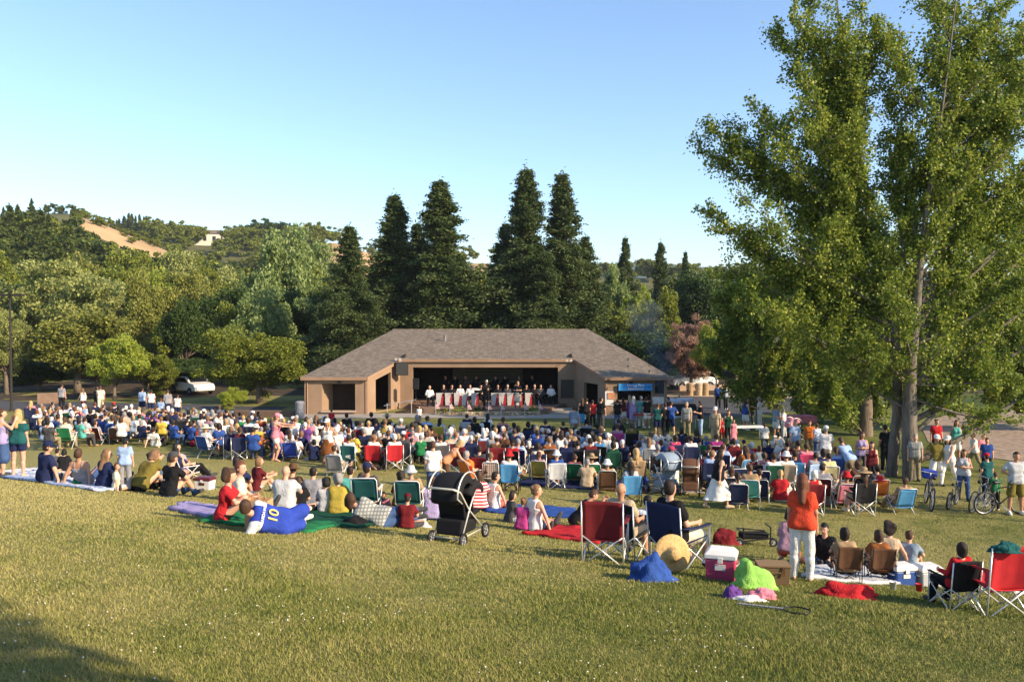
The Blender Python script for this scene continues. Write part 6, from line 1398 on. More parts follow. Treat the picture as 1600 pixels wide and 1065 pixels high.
def car(px, py, label, col, rot):
    p = hit(px, py); e = empty('parked_car', p, rot); tag(e, label, 'car'); m = plain(col + '_car_paint', PAL[col], .25, .1, .02, spec=.6)
    b = MB(); prof = [(-2.15,.35),(-2.2,.75),(-1.9,.92),(-1.25,.98),(-.7,1.42),(.55,1.44),(1.25,1.0),(2.0,.88),(2.2,.65),(2.15,.35)]
    b.poly_prism([(x,-.85,z) for x, z in prof], (0,1.7,0)); b.build('body', m, e, bevel=.06)
    g = MB(); g.poly_prism([(-1.1,-.856,1.0),(-.66,-.856,1.36),(.5,-.856,1.38),(1.1,-.856,1.0)], (0,.004,0)); g.build('side_window', plain('dark_glass', (.01,.012,.015), .08), e)
    g = MB(); g.poly_prism([(-1.1,.856,1.0),(-.66,.856,1.36),(.5,.856,1.38),(1.1,.856,1.0)], (0,-.004,0)); g.build('side_window', plain('dark_glass', (.01,.012,.015), .08), e)
    g = MB(); g.poly_prism([(1.235,-.7,1.02),(1.235,.7,1.02),(.60,.62,1.425),(.60,-.62,1.425)], (.02,0,.02)); g.build('windscreen', plain('dark_glass', (.01,.012,.015), .08), e)
    for x in (-1.35,1.38):
        for y in (-.87,.87): wheel(e, (x,y,.32), .32, .2, 'y')
    for y in (-.6,.6): h_ = MB(); h_.box(2.14,2.20,y-.14,y+.14,.62,.74); h_.build('headlight', plain('clear_lamp', (.6,.6,.6), .1), e)
    for y in (-.6,.6): h_ = MB(); h_.box(-2.21,-2.14,y-.14,y+.14,.66,.8); h_.build('tail_light', plain('red_lamp', (.4,.01,.01), .2), e)
car(300, 615, 'small white car parked in the shade of the trees at the left', 'white', -.75)
car(1080, 606, 'white car parked in the shade right of the stage building', 'white', .3)
# barbecue smoke
def smoke():
    vs = []; p = g_ + Vector((-.6,.5,1.2)); L = []
    for i in range(9):
        t = i/8; L.append(('e', np.array([p.x - .9*t + .25*math.sin(4*t), p.y + 2.0*t, p.z + 4.8*t]), (.28+.75*t, .28+.75*t, .5+.3*t), None, .5))
    me = field_mesh('smoke', L, .18, wob=.12, seed=4); m, nt, out = mat_nodes('thin_blue_smoke'); v = N(nt, 'ShaderNodeVolumePrincipled'); v.inputs['Color'].default_value = (.62,.75,.95,1); v.inputs['Density'].default_value = .16
    tc = N(nt, 'ShaderNodeTexCoord'); nz = N(nt, 'ShaderNodeTexNoise', i_Scale=.9, i_Detail=3.0); nt.links.new(tc.outputs['Object'], nz.inputs['Vector']); mr = N(nt, 'ShaderNodeMapRange', i_From_Min=.38, i_From_Max=.7, i_To_Min=.0, i_To_Max=.13); nt.links.new(nz.outputs[0], mr.inputs['Value']); nt.links.new(mr.outputs[0], v.inputs['Density'])
    nt.links.new(v.outputs[0], out.inputs['Volume']); tag(new_obj('smoke', me, m), 'thin bluish smoke drifting up from the barbecue', 'smoke', kind='stuff')
smoke()
# ------------------------------------------------------------------ people close to the camera (placed by the top of the head)
HH = dict(stand=1.70, stand_hips=1.70, stand_cross=1.70, stand_talk=1.70, walk=1.67, photo=1.70, bend=1.45, dance_point=1.66, chair=1.26, chair_fold=1.26, chair_turn=1.26, low=1.04,
          ground_knees=.90, ground_cross=.90, ground_back=.86, ground_side=.90, kneel=1.12, hunch=.72, recline=.55)
D = math.radians
USED = []
LAST = [None, 1.0]
def hero(px, top, base, pose, rot, label, sh, bt, hr, sc=1.0, lift=0.0, **kw):
    p = hit(px, base); want = (at(px, top, p.y).z - p.z - lift)/HH[pose]; sc = min(max(want, sc*.93), sc*1.07); LAST[0] = p; LAST[1] = sc; USED.append((p.x, p.y)); kw.setdefault('eyes', True)
    return person(p, D(rot), pose, label, sh, bt, hr, scale=sc, lift=lift, h=.0105, **kw)
F_ = dict(fem=True)
hero(4, 612, 745, 'photo', -50, 'woman at the left edge raising a camera, in purple vest and blue skirt', ('tank','lavender'), ('skirt','denim'), ('short','brown'), .98, **F_)
J_ = PC[('rig','photo',True,0.0)]; q_ = (J_['wL'] + J_['wR'])/2 + (J_['hdL'] + J_['hdR'])*.04; q_ = Vector(q_)*LAST[1]; q_.rotate(Matrix.Rotation(D(-50), 3, 'Z').to_euler()); LAST_CAM = LAST[0] + q_ + Vector((.03,.03,.02))
hero(29, 610, 745, 'stand', 4, 'blonde woman standing in a dark green off shoulder top and navy shorts', ('offshoulder','teal'), ('hotpants','navy'), ('long','blonde'), .98, shoes=None, **F_)
hero(71, 673, 754, 'ground_side', -35, 'man in a navy print shirt and cap sitting in white shorts at the far left', ('tee','navy'), ('shorts','white'), ('short','dark'), 1.05, hat=('cap','navy'), fat=.03)
hero(88, 683, 736, 'ground_cross', 0, 'dark haired child sitting right of the man in navy', ('tee','beige'), ('shorts','khaki'), ('short','black'), .7)
hero(100, 686, 738, 'ground_cross', 20, 'dark haired child in black next to the woman in straps', ('tee','black'), ('shorts','black'), ('bob','black'), .72, **F_)
hero(131, 676, 758, 'ground_back', 0, 'tanned woman in a grey strappy top sitting with her back turned', ('strappy','grey'), ('trousers','denim'), ('short','brown'), 1.02, sk='tan', **F_)
hero(163, 694, 763, 'ground_side', -30, 'woman with long fair brown hair leaning over the paper bag', ('tee','navy'), ('trousers','denim'), ('long','lightbrown'), .98, **F_)
hero(182, 712, 765, 'ground_side', -70, 'small child in a pale shirt leaning on the long haired woman', ('tee','cream'), ('shorts','white'), ('short','auburn'), .68)
hero(196, 685, 766, 'stand', 5, 'boy standing in a light blue shirt behind the seated families', ('tee','lightblue'), ('trousers','grey'), ('short','black'), .70)
hero(218, 696, 767, 'hunch', -25, 'woman with fair hair hunched forward in an olive jacket', ('long','olive'), ('trousers','black'), ('bob','lightbrown'), 1.12, **F_)
hero(233, 696, 764, 'ground_side', -20, 'woman with a dark bun and black top behind the olive jacket', ('long','black'), ('trousers','black'), ('bun','dark'), .96, **F_)
o_ = hero(264, 702, 776, 'ground_knees', -28, 'man in a black shirt with a white print and a grey green cap', ('tee','black'), ('trousers','denim'), ('short','brown'), 1.04, hat=('cap','darkgrey'))
m = MB(); m.lathe([(.001,0),(.055,0)], 12, (-.06,-.135,.52), 'y'); m.box(-.16,.04,-.137,-.134,.37,.39); m.build('print', plain('white_print', (.62,.62,.6), .8), o_)
hero(272, 683, 750, 'ground_knees', -10, 'dark haired man in navy just behind the man in the cap', ('tee','navy'), ('trousers','denim'), ('short','black'), 1.0)
hero(292, 672, 750, 'low', -40, 'woman with long black hair and lavender top in a navy folding chair', ('tank','lavender'), ('trousers','black'), ('long','black'), 1.0, **F_); p = LAST[0]; lawn_chair(p, D(-40), 'navy', True, METALW, 'navy folding chair with white arms under the black haired woman')
hero(349, 738, 816, 'ground_knees', -80, 'woman with curly brown hair in a bright red shirt beside the paper bag', ('tee','red'), ('trousers','black'), ('curly','brown'), 1.0, **F_)
hero(367, 702, 782, 'ground_knees', -5, 'man in a dark navy shirt behind the red haired person', ('tee','navy'), ('trousers','denim'), ('short','dark'), 1.02)
hero(373, 718, 802, 'ground_side', -70, 'red haired person in a cream shirt turned to the right', ('tee','cream'), ('shorts','grey'), ('short','auburn'), 1.0)
hero(399, 714, 768, 'ground_knees', -50, 'fair haired woman in a dark maroon shirt behind the left picnic', ('tee','maroon'), ('trousers','lightgrey'), ('bob','lightbrown'), .98, **F_)
hero(456, 722, 790, 'ground_cross', 0, 'person under a wide brown hat behind the bald man', ('tee','brown'), ('trousers','black'), ('short','brown'), .94, hat=('straw','brown'))
hero(444, 730, 802, 'ground_knees', -3, 'bald man in a light grey shirt at the left picnic', ('tee','lightgrey'), ('shorts','khaki'), ('bald','brown'), 1.1, fat=.03, sk='light')
hero(467, 744, 802, 'ground_cross', 20, 'brown haired child in dark shirt right of the bald man', ('tee','black'), ('shorts','black'), ('short','brown'), .74)
hero(488, 731, 793, 'ground_knees', 0, 'dark haired person in a grey shirt behind the yellow shirt', ('tee','grey'), ('trousers','denim'), ('short','dark'), .96)
hero(509, 745, 802, 'ground_cross', 0, 'child with round black hair beside the woman in yellow', ('tee','lightgrey'), ('shorts','black'), ('curly','black'), .74)
hero(528, 743, 804, 'ground_knees', 5, 'grey haired woman in a mustard yellow shirt seen from behind', ('tee','mustard'), ('trousers','khaki'), ('curly','grey'), .98, fat=.03, **F_)
hero(546, 722, 790, 'ground_knees', 0, 'boy with flat dark hair in a turquoise shirt', ('tee','turquoise'), ('shorts','black'), ('short','dark'), .95)
hero(564, 734, 797, 'ground_cross', 0, 'brown haired person between the turquoise shirt and the green chair', ('tee','brown'), ('shorts','black'), ('bob','brown'), .86, **F_)
hero(577, 728, 806, 'low', 0, 'person in a navy cap sitting in the left green lawn chair', ('tee','darkgrey'), ('trousers','navy'), ('short','dark'), 1.0, lift=.17, hat=('cap','navy'))
jm = hero(443, 768, 832, 'recline', 22, 'man in a royal blue basketball vest lying on his side', ('vest','royal'), ('shorts','royal'), ('short','brown'), .90, fat=.03, shoes='white')
new_obj('undershirt', cached(('top','tee',.0105,'recline',False,.03), lambda: top_mesh(PC[('rig','recline',False,.03)], 'tee', .0105)), cloth('white'), jm)
hero(598, 768, 822, 'recline', -15, 'brown haired woman in grey plaid lying and lifting a toddler', ('tee','greyplaid'), ('trousers','denim'), ('bob','brown'), .98, **F_)
hero(601, 758, 803, 'ground_cross', 170, 'toddler in pink facing the camera above the lying woman', ('tee','pink'), ('shorts','pink'), ('short','black'), .52, sk='tan')
hero(626, 738, 792, 'ground_knees', 0, 'brown haired woman in dark clothes left of the grey sun hat', ('long','brown'), ('trousers','black'), ('curly','dark'), .92, **F_)
hero(646, 741, 809, 'low', -5, 'person in a pale grey sun hat in the right green lawn chair', ('tee','tan'), ('shorts','khaki'), ('short','grey'), 1.0, lift=.17, hat=('sun','lightgrey'))
hero(636, 784, 826, 'ground_cross', 0, 'child in a dark red shirt with a red and blue cap', ('tee','darkred'), ('shorts','darkgrey'), ('short','dark'), .74, hat=('cap','maroon'))
hero(675, 744, 812, 'ground_knees', 5, 'person in a lavender shirt half hidden behind the stroller', ('tee','lavender'), ('trousers','denim'), ('short','brown'), 1.02)
hero(677, 697, 780, 'stand', 10, 'man in a white shirt and jeans standing behind the black stroller', ('tee','white'), ('trousers','denim'), ('short','brown'), .98)
hero(701, 690, 764, 'bend', -80, 'blonde woman in an orange top bending to the right behind the stroller', ('tank','peach'), ('trousers','brown'), ('bob','blonde'), .95, **F_)
hero(748, 735, 796, 'ground_knees', 0, 'person in a red and white striped shirt right of the stroller', ('tee','redstripe'), ('trousers','denim'), ('bob','brown'), 1.0, **F_)
hero(770, 737, 795, 'ground_side', -45, 'dark haired woman in a white vest sitting on a red cloth', ('tank','white'), ('shorts','coral'), ('short','dark'), 1.0, **F_)
hero(797, 768, 816, 'ground_cross', -60, 'dark haired child leaning forward behind the woman with the bun', ('tee','darkgrey'), ('shorts','lightgrey'), ('bob','dark'), .78, **F_)
hero(816, 778, 828, 'ground_knees', -20, 'girl in purple beside the woman with the bun', ('tee','magenta'), ('shorts','purple'), ('bun','lightbrown'), .72, **F_)
hero(833, 757, 829, 'ground_side', -50, 'woman with a bun in a white ribbed vest sitting sideways', ('tank','white'), ('hotpants','navy'), ('bun','lightbrown'), 1.02, sk='light', **F_)
hero(899, 770, 823, 'hunch', -85, 'boy in a black shirt bent forward over his knees', ('tee','black'), ('shorts','olive'), ('short','brown'), .98)
hero(979, 752, 872, 'chair', -35, 'bald man in a pale pink grey shirt seated by the dark red chair', ('tee','beige'), ('shorts','darkgrey'), ('bald','brown'), 1.0, sk='tan', fat=.045); p = LAST[0]; quad_chair(p, D(-35), 'black', SILV, 'black camp chair under the bald man')
hero(1008, 767, 853, 'low', 0, 'dark haired boy in a fine striped shirt right of the bald man', ('tee','greystripe'), ('trousers','denim'), ('short','black'), .9)
p = LAST[0]; lawn_chair(p, 0, 'navy', True, METALB, 'low navy chair under the boy in the striped shirt', scale=.9)
hero(1062, 764, 886, 'chair', -55, 'man in a black shirt with sunglasses turned to the right', ('tee','black'), ('shorts','cream'), ('short','dark'), 1.06, fat=.04); p = LAST[0]; quad_chair(p, D(-50), 'navy', SILV, 'navy camp chair under the man in the black shirt', scale=1.05)
hero(1232, 810, 880, 'kneel', -20, 'dark haired woman in a pale lavender top kneeling beside the standing woman', ('tank','mauve'), ('shorts','coral'), ('bob','dark'), .9, **F_)
hero(1253, 744, 907, 'stand', -25, 'woman standing in an orange red shirt and white trousers with auburn hair', ('tee','vermilion'), ('trousers','white'), ('long','auburn'), .90, sk='tan', shoes=None, **F_)
hero(1289, 824, 882, 'ground_cross', 150, 'boy in a black shirt with red print facing the camera', ('tee','black'), ('shorts','denim'), ('short','black'), .88)
hero(1322, 853, 908, 'ground_knees', -5, 'child in a tan top on the left small brown chair', ('tee','tan'), ('shorts','black'), ('bob','dark'), .78, lift=.12, **F_)
hero(1374, 851, 908, 'ground_knees', -15, 'child in an orange brown top on the right small brown chair', ('tee','rust'), ('shorts','black'), ('bob','brown'), .78, lift=.12, **F_)
for px, top, lab in ((1322,853,'left'),(1374,851,'right')):
    p = hit(px, 908); quad_chair(p, D(-8), 'brown', METALB, 'small brown folding chair under a child, ' + lab + ' one of two', scale=.62)
hero(1384, 831, 890, 'ground_side', -20, 'woman with curly dark hair and a pale peach top among the children', ('tank','beige'), ('shorts','tan'), ('curly','dark'), .98, **F_)
hero(1418, 843, 893, 'ground_knees', -40, 'boy in a faded denim shirt behind the coolers', ('tee','bluegrey'), ('trousers','denim'), ('short','brown'), .84)
hero(1489, 861, 948, 'chair', 10, 'dark haired child in red sitting in the black camp chair', ('long','red'), ('trousers','black'), ('bob','dark'), .66, **F_); p = LAST[0]; quad_chair(p, D(10), 'black', SILV, 'black camp chair under the child in red at the right', scale=LAST[1]*1.06)
hero(1122, 703, 795, 'walk', -70, 'woman striding past in a black top and long white skirt', ('tank','black'), ('longskirt','white'), ('long','dark'), .98, shoes='beige', **F_)
hero(431, 647, 720, 'dance_point', -88, 'woman in a pale pink top and cap dancing with outstretched arms', ('tank','pink'), ('hotpants','white'), ('tail','lightbrown'), .98, hat=('cap','pink'), shoes=None, **F_)
hero(512, 655, 727, 'stand_hips', 165, 'sunlit woman in a white cap and white top dancing in an orange skirt', ('strappy','white'), ('skirt','rust'), ('long','blonde'), .98, hat=('cap','white'), sk='tan', shoes=None, **F_)
hero(563, 697, 733, 'ground_back', -95, 'person in an olive shirt leaning back on the grass before the red chairs', ('tee','olive'), ('shorts','beige'), ('short','auburn'), .95)
hero(877, 719, 752, 'ground_knees', 0, 'brown haired person in a pale yellow shirt sitting alone on the grass', ('tee','paleyellow'), ('trousers','black'), ('short','dark'), .95)
hero(1055, 731, 768, 'stand', 20, 'little blonde girl standing in a white dress', ('tee','white'), ('skirt','white'), ('bob','blonde'), .56, **F_)
# the raised camera
p = LAST_CAM; m = MB(); m.box(-.065,.065,-.03,.03,-.04,.04); m.lathe([(.001,.03),(.03,.03),(.034,.09),(.001,.09)], 12, (0,0,0), 'y'); tag(m.build('camera', PLAST_B, None, p, D(-50), bevel=.006), 'small black camera held up by the woman at the left edge', 'camera')
# lettering on the blue vest, laid on its back
def vest_print(o):
    J = PC[('rig','recline',False,.03)]; up, lat, fw, p = [Vector(J[k_]) for k_ in ('up','lat','fw','p')]
    Mx = Matrix((lat, up, -fw)).transposed().to_4x4()
    for s_, size, dz, c in (('HARDAWAY', .062, .39, 'white_lettering'), ('10', .21, .235, 'golden_numerals')):
        t_ = new_obj('lettering', text_mesh(s_, size, .003), plain(c, (.75,.75,.72) if c[0] == 'w' else (.65,.5,.12), .7), o); t_.matrix_local = Matrix.Translation(p + up*dz - fw*(.152 if dz > .3 else .160)) @ Mx
vest_print(jm)
# standing people, right side, and round the building: (px, head top, pose, rot, top, bottom, hair, hat, scale, label)
ST = [(1463,655,'stand',180,'red','black','dark',None,.95,'man in a red vest standing at the playground edge'),(1494,656,'stand',170,'turquoise','white','brown',None,.98,'woman in turquoise and white standing on the bark'),
 (1523,676,'walk',80,'white','khaki','brown',None,.85,'slim person in white walking on the playground'),(1536,678,'stand',190,'pink','khaki','dark',None,.8,'child in pale pink on the playground'),(1542,684,'stand',160,'blue','black','dark',None,.82,'child in a blue vest near the playground'),
 (1464,680,'stand_hips',175,'olive','white','dark','white',.98,'man in an olive shirt, white shorts and white cap near the bicycles'),(1483,682,'walk',120,'white','white','dark','white',.98,'woman in white walking near the bicycles'),
 (1506,702,'stand_cross',150,'lightgrey','denim','brown',None,.9,'girl in a pale shirt and jeans beside the bicycles'),(1543,709,'stand',10,'teal','black','dark','red',.82,'boy in a teal shirt and red cap behind the bicycles'),(1556,738,'stand',0,'green','black','brown',None,.62,'small boy in green behind the large bicycle'),
 (1588,706,'stand_hips',175,'lightgrey','olive','dark',None,1.0,'man in a pale grey shirt and olive shorts at the right edge'),(1430,678,'stand',160,'greyplaid','khaki','grey',None,.95,'man in a checked shirt half hidden behind the poplar trunk'),
 (1384,664,'stand',10,'black','black','dark',None,.98,'man in black standing just left of the poplar trunks'),(1347,675,'stand_cross',170,'lavender','darkgrey','brown',None,.95,'woman in a pale purple shirt standing left of the dark trunk'),(1362,690,'stand',170,'maroon','black','dark',None,.9,'woman in a maroon dress left of the poplars'),
 (1242,655,'stand',200,'lightblue','khaki','grey',None,1.0,'man in light blue standing behind the pink hooded stroller'),(1265,657,'stand',160,'orange','khaki','brown',None,.88,'person in orange standing right of the pink table'),(1277,661,'stand',30,'bluestripe','denim','brown',None,.85,'child in a striped shirt beside the person in orange'),
 (1291,666,'stand',-20,'white','cream','grey','white',1.0,'tall person all in white standing behind the blue chairs'),(1327,688,'bend',20,'lightblue','khaki','brown',None,1.05,'person in a very pale blue shirt bending over a chair'),(1195,661,'stand',0,'white','darkgrey','brown',None,.75,'boy in a white shirt standing by the young poplar'),
 (1165,622,'stand_talk',-60,'blue','white','brown',None,.98,'woman in blue and white standing on the terrace'),(1176,624,'stand',60,'black','darkgrey','dark',None,.8,'child in black between the couple on the terrace'),(1187,620,'stand_talk',70,'white','white','grey',None,1.02,'man in white standing on the terrace'),
 (1118,636,'stand',150,'beige','beige','grey','white',1.0,'man in beige and a white cap near the white table'),(1128,652,'stand',180,'red','red','brown',None,.62,'child in red beside the man in beige'),(1138,641,'stand',180,'darkgreen','black','brown',None,.9,'woman in dark green beside the white table'),(1146,655,'stand',190,'pink','pink','brown',None,.7,'girl in pale pink by the white table'),
 (1095,627,'stand_talk',90,'black','lightblue','dark',None,1.0,'man in a black jacket by the narrow table'),(1073,628,'stand',160,'greyplaid','khaki','grey',None,1.0,'cook in a checked shirt behind the barbecue'),(1048,627,'stand_hips',0,'blue','navy','dark',None,1.0,'man in a blue shirt with hands on hips near the barbecue'),
 (1040,630,'stand',20,'black','black','dark',None,.95,'person in black beside the man in the blue shirt'),(1028,630,'stand',-10,'teal','navy','brown',None,.95,'person in dark teal in the snack queue'),(1045,620,'stand_talk',90,'maroon','black','dark',None,.95,'person in maroon behind the man in the blue shirt'),
 (1011,620,'stand',10,'black','white','dark',None,.98,'person in black top and white skirt in the snack queue'),(1002,619,'stand',0,'turquoise','white','grey',None,.98,'person in pale turquoise and white in the snack queue'),(990,619,'stand',-5,'lavender','lavender','white',None,.98,'person in a lavender dress in the snack queue'),(984,618,'stand',0,'purple','purple','blonde',None,.92,'woman in purple in the snack queue'),
 (974,622,'stand',20,'maroon','white','dark',None,.85,'girl in maroon in the snack queue'),(965,624,'stand',0,'black','denim','dark',None,.9,'person in black left in the snack queue'),(938,621,'stand_talk',-30,'black','darkgrey','dark',None,1.0,'person in black walking past the right wing'),(910,622,'stand',0,'black','skyblue','brown',None,.95,'woman in black with a sky blue skirt beside the right stage wall'),(926,625,'stand',0,'red','black','dark',None,.85,'person in red in the doorway of the right wing'),
 (917,622,'stand',30,'black','black','dark',None,.95,'person in black at the doorway of the right wing'),(897,634,'walk',0,'bluegrey','khaki','brown',None,1.0,'man in blue grey and khaki walking before the stage steps'),(655,634,'stand',180,'white','darkgrey','dark',None,.6,'child in white by the stage ramp'),(518,640,'stand',0,'red','black','dark',None,.62,'child in red by the left service window'),
 (130,607,'walk',60,'white','maroon','lightbrown',None,.9,'girl in a white shirt running on the left path'),(157,603,'walk',30,'cream','cream','brown',None,1.0,'man in cream walking on the left path'),(222,606,'stand',0,'lightblue','navy','dark',None,.95,'person in light blue standing near the trees at the left'),(236,609,'stand',10,'white','navy','dark',None,.9,'person in white standing near the trees at the left'),
 (251,622,'stand',0,'lightblue','darkgrey','brown',None,.8,'child in light blue standing behind the left crowd'),(262,609,'stand',20,'grey','navy','brown',None,.95,'person in grey standing in the shade at the left'),(277,616,'stand',0,'white','navy','dark',None,.85,'person in a white shirt standing before the parked car'),(96,600,'stand',0,'grey','black','dark',None,1.0,'person in grey standing by the brown wall'),
 (150,604,'stand',-40,'black','darkgrey','dark',None,.95,'person in dark clothes beside the man in cream'),(1122,600,'stand',0,'blue','black','dark',None,.95,'person in blue standing at the back of the terrace'),(1134,601,'stand',40,'bluegrey','black','dark',None,.95,'person in grey blue at the back of the terrace'),(1225,637,'stand_talk',60,'white','lightgrey','grey',None,.9,'person in white at the left end of the pink table'),(1213,632,'stand_talk',-60,'bluegrey','white','brown',None,.95,'person in pale blue leaning at the pink table')]
for (px, top, pose, rot, tc_, bc, hc, hat, sc, lab) in ST:
    bt = 'shorts' if bc in ('white','khaki','olive','navy') and pose != 'walk' and hc != 'grey' else ('skirt' if bc in ('lavender','purple','skyblue','pink') else 'trousers'); fem = any(w in lab for w in ('woman','girl','dress'))
    p = hit(px, top, HH[pose]*sc); USED.append((p.x, p.y))
    person(p, D(rot), pose, lab, (R.choice(['tee','tee','polo']) if not fem else 'tank', tc_), (bt, bc), ('long' if fem else 'short', hc), hat=('cap', hat) if hat else None, fem=fem, scale=sc, sk=R.choice(['light','tan','light']), shoes=R.choice(['white','darkgrey','black']), eyes=90 < rot < 270)
# ------------------------------------------------------------------ the seated crowd:  px,head top,seat,shirt,hair,hat,chair
CR = """50,626,c,pink,blonde,,navy|60,639,c,white,auburn,,navy|72,641,c,tan,brown,,brown|100,632,c,white,dark,,darkgreen|90,633,c,darkgrey,brown,,black|91,646,c,white,grey,,teal|105,652,c,cream,brown,,green|121,636,c,maroon,auburn,,black|143,636,c,white,brown,,grey|138,649,g,white,brown,red,
149,627,c,navy,auburn,,black|160,636,c,lightblue,brown,,navy|168,641,c,white,brown,,black|179,629,c,navy,brown,red,black|187,633,c,black,dark,,black|178,646,c,white,brown,,blue|198,640,c,grey,dark,,blue|155,655,l,grey,brown,,maroon|183,655,l,white,dark,,brown
205,642,l,beige,brown,,darkgreen|230,653,l,white,brown,,black|243,664,g,white,dark,,|236,641,c,purple,dark,,navy|250,636,c,blue,brown,beige,navy|257,636,c,tan,brown,,black|272,648,g,white,blonde,,|283,643,c,darkgrey,lightbrown,,black|293,657,g,white,dark,black,|305,664,g,red,brown,,
325,663,c,white,blonde,cream,blue|307,639,c,grey,grey,,darkgreen|321,638,c,darkgrey,brown,white,black|332,641,c,greyplaid,grey,grey,black|345,632,c,grey,lightbrown,,black|346,643,c,olive,brown,,darkgreen|344,655,l,navy,blonde,cream,navy|361,664,c,navy,lightbrown,,navy|376,665,c,maroon,brown,,navy|366,643,c,darkgrey,dark,,navy
382,645,c,white,auburn,,grey|390,652,c,white,brown,,navy|397,643,c,navy,brown,white,black|409,648,c,rust,brown,,maroon|401,663,c,yellow,brown,white,orange|444,649,c,blue,grey,white,navy|461,650,c,blue,brown,white,blue|478,650,c,bluegrey,brown,,black|487,651,c,skyblue,grey,,green|494,645,c,darkgrey,lightbrown,,black
501,654,c,white,dark,,black|508,650,c,black,dark,,navy|456,676,l,white,brown,,royal|527,694,l,lightgrey,brown,,grey|541,643,c,black,dark,,black|548,677,c,white,dark,,teal|543,666,c,lightblue,auburn,,darkred|571,669,c,navy,grey,,navy|584,677,c,white,lightbrown,,red|561,655,c,white,dark,,darkred|580,644,c,black,dark,,black
588,652,c,navy,dark,,navy|602,670,c,greyplaid,grey,olive,black|615,678,c,white,white,,red|632,673,c,darkgrey,brown,white,darkgrey|607,645,c,olive,brown,tan,black|626,654,c,grey,grey,white,navy|645,660,c,darkgrey,dark,,red|667,650,c,lightblue,brown,,black|652,648,c,brown,grey,,black|665,671,c,greyplaid,brown,,black
688,651,c,lightgrey,dark,,yellow|700,672,c,beige,grey,,maroon|685,678,c,lightgrey,brown,,darkgrey|704,663,c,grey,dark,,black|713,672,c,lightgrey,lightbrown,,grey|731,645,c,navy,dark,,lightgrey|741,651,c,black,dark,,black|737,677,c,navy,white,,navy|754,671,c,lightblue,white,,maroon|765,646,c,white,dark,,black
773,665,c,mauve,lightbrown,,black|776,682,c,brown,brown,white,darkred|784,650,c,plaid,brown,,black|790,664,c,grey,white,,white|768,703,l,white,lightbrown,,whiteplaid|740,703,l,orange,grey,,orange|752,692,c,darkgrey,dark,,darkred|720,684,c,maroon,brown,,darkred|803,684,c,red,brown,black,black|812,684,c,bluestripe,grey,,navy
797,703,c,white,brown,red,skyblue|825,658,c,black,dark,,navy|836,664,c,navy,grey,,white|865,666,c,black,dark,,white|840,690,c,white,dark,,navy|852,655,c,navy,brown,,black|858,682,c,rust,lightbrown,,brown|868,700,c,blue,white,white,lightgrey|845,702,l,mauve,brown,,mustard|900,706,l,coral,brown,,green
923,707,l,white,brown,tan,green|917,718,g,beige,grey,,|948,717,l,beige,grey,white,brown|905,684,c,darkgrey,dark,,black|885,685,c,navy,grey,,navy|920,685,c,maroon,dark,,black|938,678,c,skyblue,blonde,,black|957,686,c,darkgreen,dark,,darkgreen|966,655,c,black,dark,,black|932,658,c,darkgrey,dark,,navy
918,654,c,grey,dark,black,black|880,656,c,black,brown,,maroon|963,662,c,mauve,brown,,magenta|986,662,c,olive,brown,,black|990,700,c,tan,blonde,,tan|984,717,c,lightgrey,dark,,skyblue|1013,680,c,white,lightbrown,,grey|1028,692,c,greyplaid,grey,,black|1047,696,c,lightgrey,brown,hotpink,black|1063,666,c,black,dark,,black
1071,668,c,navy,dark,,navy|1078,680,c,white,dark,,navy|1088,670,c,black,dark,,navy|1052,677,c,hotpink,dark,,navy|1120,678,c,magenta,brown,,maroon|1108,690,c,white,brown,,navy|1127,690,c,lightblue,brown,,navy|1146,684,c,darkred,dark,,maroon|1110,703,c,lightblue,lightbrown,,navy|1161,697,c,rust,brown,,skyblue
1141,727,l,white,brown,,darkgrey|1172,722,c,tan,brown,,turquoise|1175,704,c,maroon,brown,,black|1190,702,c,plaid,brown,,maroon|1205,706,c,white,dark,,darkgreen|1227,705,c,white,brown,white,beige|1214,671,g,grey,dark,,|1245,688,c,brown,dark,,maroon|1228,687,c,black,dark,,darkred|1258,691,c,pink,brown,,hotpink
1267,730,c,red,white,,darkred|1220,735,g,red,blonde,,|1293,704,c,paleyellow,dark,,paleyellow|1306,698,c,lightblue,brown,,blue|1318,735,l,tan,brown,red,pink|1300,740,g,grey,brown,,|1344,731,c,black,brown,tan,black|1367,722,c,darkgrey,dark,,orange|1406,741,l,tan,brown,,skyblue|1240,702,c,navy,dark,,skyblue
1268,703,c,grey,dark,,lightblue|1282,700,c,navy,dark,,blue|1313,690,c,navy,dark,navy,navy|1325,720,l,coral,brown,,darkgreen|1336,717,c,brown,brown,,brown|1282,722,c,grey,dark,,maroon|1098,702,c,maroon,dark,,maroon|1116,716,g,lightblue,dark,,|1187,728,l,darkgrey,dark,,navy|1151,735,l,white,dark,,navy""".replace('\n', '|').split('|')
people = []
for s_ in CR:
    a = s_.split(','); people.append([float(a[0]), float(a[1]), a[2], a[3], a[4], a[5], a[6]])
REG = [(62,628),(200,632),(330,636),(480,648),(640,656),(860,662),(1000,668),(1180,682),(1330,694),(1385,722),(1300,726),(1150,722),(1000,718),(800,706),(700,698),(600,688),(430,680),(380,668),(280,652),(150,650),(70,655)]
SEATH = dict(c=1.26, l=1.04, g=.90)
pos = []
for q in people: p = hit(q[0], q[1], SEATH[q[2]]); pos.append(p); USED.append((p.x, p.y))
WC = ['white']*9 + ['navy']*5 + ['black']*5 + ['darkgrey']*3 + ['grey']*3 + ['lightgrey']*3 + ['blue']*3 + ['lightblue']*3 + ['beige','tan','brown','red','red','maroon','pink','coral','teal','green','olive','purple','bluegrey','greyplaid','bluestripe','plaid','mauve','yellow','turquoise']
CC = ['navy']*6 + ['black']*6 + ['blue']*2 + ['green','darkgreen','darkgreen','maroon','darkred','red','grey','teal','brown','white','skyblue']
